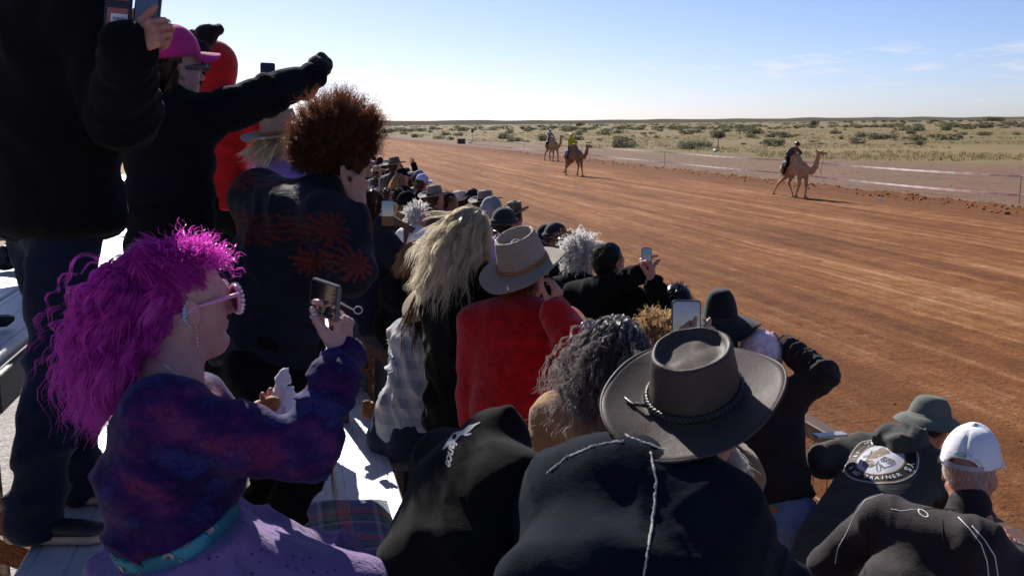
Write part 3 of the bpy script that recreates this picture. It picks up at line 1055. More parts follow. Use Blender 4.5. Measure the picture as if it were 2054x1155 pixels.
def m_track():
    t = NT('raked_red_dirt')
    st = t.obj((1.0, 0.016, 1.0), (0, 0, rad(-0.5)))
    v = t.obj()
    s1 = t.noise(st, 1.5, 5, 0.6)
    s2 = t.noise(t.obj((1.0, 0.03, 1.0), (0, 0, rad(0.6))), 6.5, 4, 0.6)
    patch = t.noise(t.obj((1, 0.12, 1)), 0.8, 6, 0.68)
    n_f = t.noise(v, 30, 5, 0.7)
    mot = t.noise(t.obj((1, 0.6, 1)), 2.4, 9, 0.78)
    f = t.math('ADD', t.math('MULTIPLY', s1, 0.34), t.math('ADD', t.math('MULTIPLY', s2, 0.22), t.math('ADD', t.math('MULTIPLY', patch, 0.24), t.math('MULTIPLY', mot, 0.30))))
    c = t.ramp(f, [(0.46, (0.135, 0.046, 0.013)), (0.53, (0.245, 0.092, 0.027)), (0.58, (0.345, 0.145, 0.048)), (0.66, (0.58, 0.31, 0.148))])
    geo = t.n('NewGeometry')
    sp = t.n('SeparateXYZ'); t.l(geo.outputs['Position'], sp.inputs[0])
    # loose, damp, freshly turned soil along both edges of the track
    e = t.math('ADD', sp.outputs['X'], t.math('MULTIPLY', patch, 2.6))
    loose = t.ramp(t.math('MULTIPLY', e, 1 / 40.0), [(0.165, 1.0), (0.29, 0.0), (0.585, 0.0), (0.625, 1.0)])
    c = t.mix(t.math('MULTIPLY', loose, 0.8), c, (0.165, 0.057, 0.016))
    c = t.mix(t.ramp(n_f, [(0.34, 0.75), (0.56, 0.0)]), c, (0.095, 0.034, 0.013))
    c = t.mix(t.ramp(n_f, [(0.60, 0.0), (0.8, 0.35)]), c, (0.46, 0.25, 0.14))
    t.col(c)
    tread = t.n('TexWave', wave_type='BANDS', bands_direction='Y')
    tread.inputs['Scale'].default_value = 2.6; tread.inputs['Distortion'].default_value = 3.0; tread.inputs['Detail'].default_value = 3.0
    t.l(t.obj((0.25, 1, 1)), tread.inputs['Vector'])
    t.bump((s2, 0.05), (t.math('MULTIPLY', tread.outputs['Fac'], t.ramp(s1, [(0.48, 0.0), (0.62, 1.0)])), 0.008), (t.noise(v, 9, 5, 0.7), 0.06), (n_f, 0.024), (t.noise(v, 110, 3, 0.7), 0.004))
    return t.set(0.96, spec=0.12)


M_GROUND = m_ground()
_g = np.array([-6000, -2000, -600, -150, -40, -8, 3.3, 15, 26, 40, 80, 200, 600, 2000, 6000.0])
_gy = np.array([-3000, -300, -60, -10, 0, 10, 20, 40, 80, 160, 300, 700, 1500, 3500, 9000.0])
_gx, _gyy = np.meshgrid(_g, _gy, indexing='ij')
_n = len(_g), len(_gy)
_q = np.array([[i * _n[1] + j, (i + 1) * _n[1] + j, (i + 1) * _n[1] + j + 1, i * _n[1] + j + 1] for i in range(_n[0] - 1) for j in range(_n[1] - 1)])
obj('ground', np.stack([_gx.ravel(), _gyy.ravel(), np.zeros(_gx.size)], 1), _q, M_GROUND, kind='structure')

# a low far rise on the horizon
_hx = np.linspace(-2600, 4200, 160)
_hz = 5 + 16 * vnoise(_hx / 700, _hx * 0 + 3, _hx * 0) + 5 * vnoise(_hx / 120, _hx * 0 + 8, _hx * 0)
_hv = np.concatenate([np.stack([_hx, 3600 + 0 * _hx, 0 * _hx - 1], 1), np.stack([_hx, 4300 + 0 * _hx, _hz], 1), np.stack([_hx, 5200 + 0 * _hx, 0 * _hx - 1], 1)])
_hq = np.array([[r_ * 160 + i, r_ * 160 + i + 1, (r_ + 1) * 160 + i + 1, (r_ + 1) * 160 + i] for r_ in (0, 1) for i in range(159)])
_t = NT('far_scrub_slope'); _t.col(_t.ramp(_t.noise(_t.obj(), 0.02, 5), [(0.3, (0.085, 0.085, 0.070)), (0.7, (0.125, 0.115, 0.09))])); _t.set(1.0, spec=0.0)
obj('hills', _hv, _hq, _t.m, kind='structure')

# the track: a sheet with raked furrows, hoof-churned clods and a raised loose edge
TX0, TX1 = 3.02, 26.4


def track_h(x, y):
    x = np.asarray(x, dtype=float); y = np.asarray(y, dtype=float)
    h = 0.030 * vnoise(x / 0.9, y / 50, 0 * x, 1) + 0.024 * vnoise(x / 0.28, y / 22, 0 * x, 2)
    h = h + 0.014 * np.maximum(0, vnoise(x / 0.11, y / 0.12, 0 * x, 3) - 0.35)
    loose = np.clip(1 - np.abs(x - 4.2) / 2.4, 0, 1) + np.clip(1 - np.abs(x - 25.4) / 1.2, 0, 1)
    h = h + loose * (0.075 * np.maximum(0, vnoise(x / 0.13, y / 0.15, 0 * x, 4) - 0.30) + 0.06 * np.maximum(0, vnoise(x / 0.34, y / 0.4, 0 * x, 5) - 0.4))
    rut = np.clip((vnoise(x / 0.5, y / 30, 0 * x, 6) - 0.6) * 4, 0, 1)
    h = h + 0.012 * rut * np.sin(y * 2 * PI / 0.22 + x * 3)
    berm = 0.16 * np.exp(-((x - 25.6 - 0.5 * (vnoise(y / 3, 0 * y, 0 * y, 7) - 0.5)) / 0.35) ** 2) * (0.5 + 0.8 * vnoise(y / 0.6, x / 0.6, 0 * y, 8))
    h = h + berm
    ed = np.clip(np.minimum(x - TX0, TX1 - x) / 0.25, 0, 1)
    return 0.006 + h * ed


_tx = np.concatenate([np.arange(TX0, 9, 0.06), np.arange(9, TX1 + 0.01, 0.14)])
_ty = [-1.5]
while _ty[-1] < 700: _ty.append(_ty[-1] + max(0.06, 0.0105 * abs(_ty[-1])))
_ty = np.array(_ty)
_a, _b = np.meshgrid(_tx, _ty, indexing='ij')
_v = np.stack([_a.ravel(), _b.ravel(), track_h(_a.ravel(), _b.ravel())], 1)
_nx, _ny = len(_tx), len(_ty)
_i, _j = np.meshgrid(np.arange(_nx - 1), np.arange(_ny - 1), indexing='ij')
_k = (_i * _ny + _j).ravel()
obj('track', _v, np.stack([_k, _k + _ny, _k + _ny + 1, _k + 1], 1), m_track(), kind='structure')


def ico_pts(seed, n):
    """n lumpy clods: 8-sided octahedra cut once (32 faces) with jitter"""
    b = np.array([[1, 0, 0], [-1, 0, 0], [0, 1, 0], [0, -1, 0], [0, 0, 1], [0, 0, -1]], float)
    f = [[0, 2, 4], [2, 1, 4], [1, 3, 4], [3, 0, 4], [2, 0, 5], [1, 2, 5], [3, 1, 5], [0, 3, 5]]
    return b, np.array(f)


def clod_field(name, xs, ys, sizes, mat, zf, label=None):
    b, f = ico_pts(0, 0)
    n = len(xs)
    rg = np.random.default_rng(5)
    ax = np.linalg.qr(rg.normal(size=(n, 3, 3)))[0]
    s = sizes[:, None] * (0.6 + 0.8 * rg.random((n, 3)))
    v = (b[None] * (0.8 + 0.4 * rg.random((n, 6, 1)))) * s[:, None, :]
    v = np.einsum('nij,njk->nik', v, ax)
    v += np.stack([xs, ys, zf + sizes * 0.25], 1)[:, None, :]
    o = obj(name, v.reshape(-1, 3), (f[None] + (np.arange(n) * 6)[:, None, None]).reshape(-1, 3), mat, smooth=True, kind='stuff')
    if label: o['label'] = label
    return o


_t = NT('clod_soil'); _t.col(_t.ramp(_t.noise(_t.obj(), 8, 4), [(0.3, (0.24, 0.082, 0.025)), (0.75, (0.42, 0.18, 0.07))])); _t.set(0.97, spec=0.1)
M_CLOD = _t.m
_n1 = 7000
_x = 3.15 + RNG.gamma(1.6, 1.5, _n1); _y = RNG.random(_n1) ** 1.3 * 24 + 1.0
_m = _x < 20; _x, _y = _x[_m], _y[_m]
clod_field('dirt_clods', _x, _y, 0.0035 + 0.011 * RNG.random(len(_x)) ** 5, M_CLOD, track_h(_x, _y), 'loose red dirt clods scattered over the near edge of the track')
_n2 = 2600
_x = 25.6 + RNG.normal(0, 0.45, _n2); _y = 14 + RNG.random(_n2) ** 1.5 * 110
clod_field('berm_clods', _x, _y, 0.015 + 0.06 * RNG.random(_n2) ** 4, M_CLOD, np.where(_x < TX1, track_h(_x, _y), 0.0), 'red dirt clods piled along the far edge of the track')

_n4 = 2600
_x = 26.6 + RNG.gamma(1.5, 9.0, _n4); _y = 16 + RNG.random(_n4) * 95
clod_field('verge_stones', _x, _y, 0.012 + 0.035 * RNG.random(_n4) ** 4, plain('verge_stone', (0.24, 0.15, 0.10), 0.95, var=0.4), np.zeros(_n4), 'small stones scattered over the bare verge beyond the track')

# a few bigger stones at the far right beyond the berm
M_STONE = plain('red_brown_stone', (0.15, 0.07, 0.04), 0.9, nsc=20, nd=0.02, var=0.3)
for k, (px, py, s) in enumerate(((1985, 417, 0.30), (2042, 424, 0.26), (2020, 432, 0.18), (1940, 414, 0.13), (2000, 430, 0.12), (1890, 408, 0.10))):
    d = H0 / ((py - 249) / FPX + 0.004)
    for _ in range(6):
        w = W(px, py, d); d += (w[2]) / 0.13
    w = W(px, py, d)
    sd = Sdf(0.05).ball((w[0], w[1], s * 0.3), (s * 0.6, s * 0.5, s * 0.45))
    v, f = sd.mesh(s * 0.12, noise=(s * 0.2, 3.0 / s, k))
    o = obj('stone', v - V(w[0], w[1], 0), f, M_STONE)
    o.location = (w[0], w[1], 0)
    tag(o, 'dark red lump of earth lying on the bare ground beyond the track', 'stone', 'lumps of earth beyond the track')

# dry grass over the plain: one object of thin blades
M_GRASS = hairm('dry_grass', (0.13, 0.098, 0.036), (0.34, 0.245, 0.10), 0.8, 0.3)
_n3 = 26000
_d = 62 + 330 * RNG.random(_n3) ** 1.5
_az = rad(12.7) + (RNG.random(_n3) - 0.30) * rad(68)
_x, _y = np.sin(_az) * _d, np.cos(_az) * _d
_lim = 27.0 + 18.0 / np.maximum(_y * 0.012, 0.3) + 10 * (vnoise(_x * 0.05, _y * 0.05, 0 * _x) - 0.3)
_m = (_x > _lim) & (vnoise(_x * 0.08, _y * 0.08, 0 * _x, 4) > 0.36)
_x, _y = _x[_m], _y[_m]
_nb = 5
_rx = np.repeat(_x, _nb) + RNG.normal(0, 0.16, len(_x) * _nb); _ry = np.repeat(_y, _nb) + RNG.normal(0, 0.16, len(_x) * _nb)
_h = (0.10 + 0.26 * np.repeat(RNG.random(len(_x)), _nb)) * (0.7 + 0.6 * RNG.random(len(_rx)))
_la = RNG.random(len(_rx)) * 2 * PI
_w = 0.035
_p0 = np.stack([_rx - np.sin(_la) * _w, _ry + np.cos(_la) * _w, 0 * _rx], 1); _p1 = np.stack([_rx + np.sin(_la) * _w, _ry - np.cos(_la) * _w, 0 * _rx], 1)
_p2 = np.stack([_rx + np.cos(_la) * _h * 0.5, _ry + np.sin(_la) * _h * 0.5, _h], 1)
_o = obj('dry_grass', np.stack([_p0, _p1, _p2], 1).reshape(-1, 3), np.arange(len(_rx) * 3).reshape(-1, 3), M_GRASS, smooth=False, kind='stuff')
add_tone(_o, np.repeat(RNG.random(len(_rx)), 3))

M_LEAF = hairm('saltbush_leaf', (0.085, 0.09, 0.05), (0.21, 0.195, 0.11), 0.8, 0.45)
M_LEAF2 = hairm('bluebush_leaf', (0.08, 0.075, 0.05), (0.20, 0.17, 0.11), 0.75, 0.4)
M_TWIG = plain('grey_twig', (0.16, 0.12, 0.09), 0.9)


def shrub_mesh(seed, n, w=1.0, h=0.36, leaf=0.05):
    """unit-wide low shrub: lobes of leaf-sized faces"""
    rg = np.random.default_rng(seed)
    lobes = rg.integers(5, 9)
    c = np.stack([(rg.random(lobes) - 0.5) * w * 0.62, (rg.random(lobes) - 0.5) * w * 0.55, h * (0.25 + 0.3 * rg.random(lobes))], 1)
    r = np.stack([w * (0.16 + 0.12 * rg.random(lobes)), w * (0.16 + 0.12 * rg.random(lobes)), h * (0.35 + 0.3 * rg.random(lobes))], 1)
    k = rg.integers(0, lobes, n)
    d = rg.normal(size=(n, 3)); d /= np.linalg.norm(d, axis=1)[:, None]
    p = c[k] + d * r[k] * (0.55 + 0.45 * rg.random(n) ** 0.5)[:, None]
    p[:, 2] = np.maximum(p[:, 2], 0.01)
    a = np.linalg.qr(rg.normal(size=(n, 3, 3)))[0]
    s = leaf * (0.6 + 0.8 * rg.random(n))
    q = np.stack([p - a[:, 0] * s[:, None], p + a[:, 1] * s[:, None] * 0.5, p + a[:, 0] * s[:, None], p - a[:, 1] * s[:, None] * 0.5], 1)
    return q.reshape(-1, 3), np.arange(n * 4).reshape(-1, 4), np.repeat(np.clip(0.25 * rg.random(n) + 0.75 * (k / lobes), 0, 1), 4)


SHR = []
for k in range(8):
    v, f, tn = shrub_mesh(100 + k, 420)
    me = make_mesh('shrub_foliage', v, f, False)
    me.materials.append(M_LEAF if k < 6 else M_LEAF2)
    at = me.attributes.new('tone', 'FLOAT', 'POINT'); at.data.foreach_set('value', tn.astype(np.float32))
    SHR.append(me)


def ground_at(px, py):
    """where the view ray through a photograph pixel meets the ground"""
    a = W(px, py, 1.0) - CAM_POS
    return CAM_POS + a * (-CAM_POS[2] / a[2])


def shrub(x, y, w, hs, k, label, group=None):
    o = link(bpy.data.objects.new('saltbush', SHR[k]))
    o.location = (x, y, -0.02)
    o.rotation_euler = (0, 0, random.random() * 6.28)
    o.scale = (w, w * (0.7 + 0.4 * random.random()), hs / 0.4)
    return tag(o, label, 'shrub', group)


for px, py, wpx, hpx, k, lab in (
        (1392, 299, 80, 19, 0, 'wide dark saltbush beyond the tape, left of the leading camel'),
        (1270, 294, 34, 8, 1, 'small dark saltbush by itself left of the widest bush'),
        (1545, 276, 30, 10, 7, 'brownish low bush on the plain behind the crouching rider'),
        (1726, 276, 42, 12, 2, 'round green saltbush, first of three in a line right of the leading camel'),
        (1782, 278, 52, 13, 3, 'green saltbush between two others on the plain to the right'),
        (1840, 280, 46, 13, 4, 'green saltbush leaning on its neighbour on the plain to the right'),
        (1902, 281, 60, 15, 5, 'large dark saltbush at the right, biggest on that part of the plain'),
        (2040, 271, 26, 7, 1, 'small saltbush at the right edge of the plain'),
        (1011, 279, 40, 14, 0, 'dark bushy clump behind the farthest camel'),
        (1090, 283, 34, 16, 2, 'dark bush directly behind the farthest rider'),
        (838, 276, 28, 9, 6, 'grey bush on the far edge of the track, nearest the vanishing end'),
        (880, 279, 34, 9, 3, 'green bush row beside the dark box on the far verge'),
        (905, 281, 26, 9, 4, 'green bush touching the dark box on the far verge'),
        (1160, 272, 30, 9, 5, 'dark bush above the yellow rider\'s camel'),
        (1215, 271, 44, 11, 0, 'dark green bush on the plain just right of the yellow rider'),
        (1240, 268, 34, 9, 1, 'dark bush behind a wider one right of the yellow rider'),
        (1688, 280, 18, 9, 2, 'small upright bush standing right of the leading camel\'s head')):
    g = ground_at(px, py)
    dd = np.dot(g - CAM_POS, F)
    shrub(g[0], g[1], wpx / FPX * dd, hpx / FPX * dd, k, lab)
_cnt = 0
while _cnt < 230:
    px = 770 + random.random() * 1300
    y0 = 262 + 40 * random.random() ** 2.2 if _cnt > 60 else 258 + 6 * random.random()
    py = y0 - (px - 1027) * 0.0093
    g = ground_at(px, py)
    if g[0] < 33 + 900 / max(g[1], 10): continue
    dd = np.dot(g - CAM_POS, F)
    w = 0.8 + 3.6 * random.random() ** 1.5
    if dd > 250: w *= 1.6
    shrub(g[0], g[1], w, w * (0.22 + 0.16 * random.random()), random.randrange(8), 'low saltbush scattered on the dry plain', 'saltbushes scattered over the plain')
    _cnt += 1

# the far belt of scrub that reads as one mass
_parts, _fs, _tn, _n0 = [], [], [], 0
_rg = np.random.default_rng(77)
for k in range(900):
    az = rad(12.7) + (_rg.random() - 0.33) * rad(64)
    d = 420 + 2000 * _rg.random() ** 1.3
    x, y = math.sin(az) * d, math.cos(az) * d
    if x < 32: continue
    if vnoise(np.array([x / 160]), np.array([y / 60]), np.array([0.0]), 9)[0] < 0.38: continue
    v, f, tn = shrub_mesh(2000 + k % 23, 46, leaf=0.13)
    w = (4 + 7 * _rg.random())
    v = v * np.array([w, w, w * (0.28 + 0.26 * _rg.random())]) + np.array([x, y, 0])
    _parts.append(v); _fs.append(f + _n0); _tn.append(tn); _n0 += len(v)
_o = obj('distant_scrub', np.concatenate(_parts), np.concatenate(_fs), M_LEAF, smooth=False, kind='stuff')
add_tone(_o, np.concatenate(_tn))

# trees
def small_tree(px, py, hgt, wid, label, seed, flat=0.5):
    g = ground_at(px, py)
    root = empty('tree', g, label, 'tree')
    tr = Geo()
    rg = np.random.default_rng(seed)
    tr.tube([g, g + V(0.04, 0, hgt * 0.35), g + V(0.0, 0.05, hgt * 0.62)], [0.07 * hgt / 2.5, 0.05 * hgt / 2.5, 0.035 * hgt / 2.5], 7)
    for k in range(5):
        a = rg.random() * 6.28
        tr.tube([g + V(0, 0, hgt * 0.5), g + V(math.cos(a) * wid * 0.2, math.sin(a) * wid * 0.2, hgt * 0.75), g + V(math.cos(a) * wid * 0.36, math.sin(a) * wid * 0.36, hgt * 0.9)], [0.03, 0.02, 0.01], 5)
    tr.build('trunk', M_TWIG, root, True)
    v, f, tn = shrub_mesh(seed, 700, leaf=0.045)
    v = v * np.array([wid, wid, hgt * flat / 0.4]) + np.array(g) + V(0, 0, hgt * (1 - flat) * 0.95)
    o = obj('crown', v, f, M_LEAF, root, smooth=False)
    add_tone(o, tn)


small_tree(1440, 299, 2.4, 2.4, 'small flat-topped tree with a bare trunk standing left of the leading camel', 41, 0.42)
small_tree(1990, 246, 6.5, 24, 'broad dark tree on the horizon at the far right', 42, 0.8)
small_tree(1165, 254.5, 4.5, 9, 'dark tree on the scrub line above the yellow rider', 43, 0.85)
small_tree(1635, 254, 4.0, 8, 'dark tree on the scrub line above the leading camel', 44, 0.85)
small_tree(770, 268, 2.0, 3.0, 'dark bushy tree where the track meets the plain on the left', 45, 0.9)
for k in range(16):
    px = 1700 + k * 20 + random.random() * 14
    g = ground_at(px, 246.4 - (px - 1700) * 0.008)
    small_tree(px, 246.4 - (px - 1700) * 0.008, 2.5 + 1.5 * random.random(), 8 + 7 * random.random(), 'tiny dark tree in the row on the horizon at the right', 60 + k, 0.85)
for o in list(bpy.data.objects):
    if o.get('label') == 'tiny dark tree in the row on the horizon at the right': o['group'] = 'row of trees on the horizon'

# white car far behind the stand, seen under the raised arm
# ------------------------------------------------------------------ people: skeleton, head, hands, clothes, hair, hats
class Frame:
    """head frame: centre between the ears, f towards the face, u up, r to the person's right"""
    def __init__(s, c, az, pitch=0.0, roll=0.0, sc=1.0):
        s.c = np.asarray(c, float)
        f = azv(az) * math.cos(rad(pitch)) + UP * math.sin(rad(pitch))
        r = nrm(np.cross(f, UP))
        u = np.cross(r, f)
        s.f = f
        s.r = r * math.cos(rad(roll)) - u * math.sin(rad(roll))
        s.u = u * math.cos(rad(roll)) + r * math.sin(rad(roll))
        s.s = sc

    def p(s, f, r, u):
        return s.c + (s.f * f + s.r * r + s.u * u) * s.s

    def ax(s):
        return (s.f, s.r, s.u)

    def mat(s, off=(0, 0, 0), tilt=0.0, roll=0.0):
        """4x4 with x = right, y = face, z = up, moved by off (f, r, u) and tilted back by tilt degrees"""
        c = s.p(*off)
        a = rad(tilt)
        y = s.f * math.cos(a) + s.u * math.sin(a)
        z = s.u * math.cos(a) - s.f * math.sin(a)
        x = s.r
        b = rad(roll)
        x, z = x * math.cos(b) - z * math.sin(b), z * math.cos(b) + x * math.sin(b)
        return Matrix(((x[0], y[0], z[0], c[0]), (x[1], y[1], z[1], c[1]), (x[2], y[2], z[2], c[2]), (0, 0, 0, 1)))


def ik(a, b, l1, l2, pole):
    """elbow / knee between a and b, bent towards pole"""
    d = b - a
    L = np.linalg.norm(d)
    n = d / (L + 1e-9)
    Lc = min(L, (l1 + l2) * 0.998)
    x = (l1 * l1 - l2 * l2 + Lc * Lc) / (2 * Lc)
    h = math.sqrt(max(0.0, l1 * l1 - x * x))
    q = pole - n * np.dot(pole, n)
    return a + n * x * (L / Lc) + nrm(q) * h


class Person:
    """joints of one posed figure; side 0 = left, 1 = right"""
    def __init__(s, head, az, floor, h=1.70, faz=None, fpitch=0, froll=0, lean=6.0, side=0.0, sit=None, twist=0.0, width=1.0, hunch=0.0, legs=None):
        k = h / 1.70
        s.k, s.h, s.floor, s.width = k, h, floor, width
        head = np.asarray(head, float)
        s.bf, s.br = azv(az), azv(az + 90)
        s.tf, s.tr = azv(az + twist), azv(az + twist + 90)
        s.head = Frame(head, az if faz is None else faz, fpitch, froll, k)
        a = rad(lean); b = rad(side)
        su = nrm(UP * math.cos(a) * math.cos(b) + s.tf * math.sin(a) + s.tr * math.sin(b))
        s.su = su
        nv = nrm(su * 0.75 + UP * 0.25)
        s.neck = head - nv * 0.145 * k - s.tf * (0.035 + hunch) * k
        s.pel = s.neck - su * 0.50 * k
        s.chest = s.neck - su * 0.17 * k
        s.sf = nrm(s.tf - su * np.dot(s.tf, su))            # front of the chest
        sw = 0.172 * k * width
        s.sh = [s.neck - su * 0.055 * k - s.tr * sw, s.neck - su * 0.055 * k + s.tr * sw]
        s.el = [None, None]; s.wr = [None, None]
        for i, sg in ((0, -1), (1, 1)):
            s.el[i] = s.sh[i] - UP * 0.285 * k + s.tr * sg * 0.05 - s.bf * 0.03
            s.wr[i] = s.el[i] - UP * 0.22 * k + s.bf * 0.12 + s.tr * sg * -0.02
        s.hipj = [s.pel - s.br * 0.088 * k, s.pel + s.br * 0.088 * k]
        s.kn, s.an = [None, None], [None, None]
        for i, sg in ((0, -1), (1, 1)):
            if sit is not None:
                s.kn[i] = s.hipj[i] + s.bf * 0.44 * k + s.br * sg * 0.05 - UP * 0.01
                s.an[i] = V(*(s.kn[i] - s.bf * 0.03)[:2], floor + 0.08)
            else:
                s.an[i] = V(*(s.hipj[i] + s.br * sg * 0.03 + s.bf * (0.0 if legs is None else legs[i]))[:2], floor + 0.085)
                L = np.linalg.norm(s.hipj[i] - s.an[i])
                s.kn[i] = ik(s.hipj[i], s.an[i], 0.44 * k, 0.43 * k, s.bf)

    def arm(s, i, wr, pole=None):
        """reach: put wrist i at wr, elbow bent towards pole"""
        sg = -1 if i == 0 else 1
        pole = (-UP + s.tr * sg * 0.5) if pole is None else np.asarray(pole, float)
        s.wr[i] = np.asarray(wr, float)
        s.el[i] = ik(s.sh[i], s.wr[i], 0.285 * s.k, 0.25 * s.k, pole)
        return s


def head_prims(S, fr, female=True, ears=True, jaw=1.0, neck_to=None, neck_r=0.054, detail=True, full=0.0):
    p, k = fr.p, fr.s
    A = fr.ax()
    b = lambda c, r, **kw: S.ball(p(*c), tuple(x * k for x in r), A, **kw)
    c = lambda a, q, ra, rb, **kw: S.cone(p(*a), p(*q), ra * k, rb * k, **kw)
    b((-0.016, 0, 0.038), (0.099, 0.077, 0.088), k=0.02)
    b((0.028, 0, -0.020), (0.064, 0.060 + full * 0.01, 0.080), k=0.03)
    for sg in (-1, 1):
        c((-0.012, sg * 0.052, -0.050), (0.058, sg * 0.018, -0.098), 0.022 * jaw + full * 0.012, 0.020, k=0.03)
        b((0.046, sg * 0.036, -0.030), (0.030, 0.028 + full * 0.006, 0.034), k=0.025)
    b((0.076, 0, -0.098), (0.019, 0.020, 0.017), k=0.02)
    if full: b((0.03, 0, -0.112), (0.052, 0.045, 0.03), k=0.03)
    if detail:
        c((0.078, -0.032, 0.022), (0.078, 0.032, 0.022), 0.016, 0.016, k=0.02)
        for sg in (-1, 1):
            S.ball(p(0.098, sg * 0.032, -0.002), 0.014 * k, k=0.014, op='-')
            b((0.079, sg * 0.032, -0.002), (0.013, 0.014, 0.012), k=0.004)
            b((0.088, sg * 0.032, 0.006), (0.007, 0.017, 0.005), k=0.006)
        c((0.088, 0, 0.012), (0.112, 0, -0.030), 0.0085, 0.0125, k=0.010)
        for sg in (-1, 1): b((0.099, sg * 0.012, -0.034), (0.011, 0.008, 0.008), k=0.006)
        b((0.087, 0, -0.060), (0.013, 0.022, 0.0075), k=0.006)
        b((0.086, 0, -0.073), (0.013, 0.019, 0.0085), k=0.006)
        S.cone(p(0.102, -0.02, -0.066), p(0.102, 0.02, -0.066), 0.0022 * k, k=0.004, op='-')
        S.cone(p(0.098, -0.015, -0.085), p(0.098, 0.015, -0.085), 0.006 * k, k=0.012, op='-')
    if ears:
        for sg in (-1, 1):
            o = np.array(A)
            tilt = fr.u * 0.97 - fr.f * 0.24
            lean = fr.r * sg * 0.90 - fr.f * 0.42
            ax = (nrm(np.cross(tilt, lean)), nrm(lean), nrm(tilt))
            S.ball(p(-0.014, sg * 0.080, -0.010), (0.019 * k, 0.008 * k, 0.033 * k), ax, k=0.006)
            S.ball(p(-0.004, sg * 0.076, -0.030), (0.010 * k, 0.007 * k, 0.012 * k), ax, k=0.006)
            if detail: S.ball(p(-0.011, sg * 0.090, -0.008), (0.011 * k, 0.007 * k, 0.019 * k), ax, k=0.004, op='-')
    if neck_to is not None:
        S.cone(p(-0.030, 0, -0.055), neck_to, neck_r * k, neck_r * 1.12 * k, k=0.03)
        S.cone(neck_to, neck_to - UP * 0.08, neck_r * 1.15 * k, neck_r * 1.5 * k, k=0.04)


def hand_prims(S, wr, d, pn, side, curl=(0.5, 0.5, 0.5, 0.5), thumb=(0.55, 0.35), sc=1.0, spread=0.10, out=None):
    """wr wrist, d towards the fingers, pn out of the palm, side +1 right hand / -1 left hand"""
    d = nrm(d); pn = nrm(pn - d * np.dot(pn, d))
    t = nrm(np.cross(d, pn)) * side                       # towards the thumb
    S.ell(wr - d * 0.02 * sc, wr + d * 0.012 * sc, t, 0.027 * sc, 0.020 * sc, 0.031 * sc, 0.018 * sc, k=0.012)
    S.ell(wr + d * 0.010 * sc, wr + d * 0.076 * sc, t, 0.033 * sc, 0.0150 * sc, 0.041 * sc, 0.0125 * sc, k=0.012, cap=0.5)
    S.ball(wr + d * 0.032 * sc + t * 0.020 * sc + pn * 0.010 * sc, (0.018 * sc, 0.018 * sc, 0.016 * sc), k=0.01)
    tips = []
    for q, (off, ln, r) in enumerate(((0.029, 0.074, 0.0092), (0.0095, 0.083, 0.0095), (-0.0105, 0.077, 0.0090), (-0.029, 0.060, 0.0080))):
        b = wr + d * (0.082 - abs(off - 0.008) * 0.22) * sc + t * off * sc
        dirv = nrm(d + t * off * spread * 10)
        a = 0.0
        S.ball(b - pn * 0.004 * sc, r * 1.12 * sc, k=0.006)
        for seg, fr_, cw in ((0, 0.46, 0.85), (1, 0.31, 1.25), (2, 0.23, 0.8)):
            a += curl[q] * cw
            v = dirv * math.cos(a) + pn * math.sin(a)
            e = b + v * ln * fr_ * sc
            S.cone(b, e, r * (1 - 0.09 * seg) * sc, r * (0.92 - 0.10 * seg) * sc, k=0.003)
            b = e
        tips.append((b, v))
    b = wr + d * 0.022 * sc + t * 0.026 * sc + pn * 0.008 * sc
    v = nrm(d * 0.75 + t * 0.75 * (1 - thumb[1]) + pn * 0.7 * thumb[0])
    e = b + v * 0.042 * sc; S.cone(b, e, 0.0155 * sc, 0.0120 * sc, k=0.012)
    v2 = nrm(v * 0.9 + d * 0.35 + pn * 0.25 * thumb[0] - t * 0.35 * thumb[1])
    e2 = e + v2 * 0.030 * sc; S.cone(e, e2, 0.0115 * sc, 0.0105 * sc, k=0.004)
    v3 = nrm(v2 + d * 0.15 - t * 0.25 * thumb[1])
    e3 = e2 + v3 * 0.024 * sc; S.cone(e2, e3, 0.0105 * sc, 0.0085 * sc, k=0.004)
    if out is not None: out.extend(tips + [(e3, v3)])
    return tips


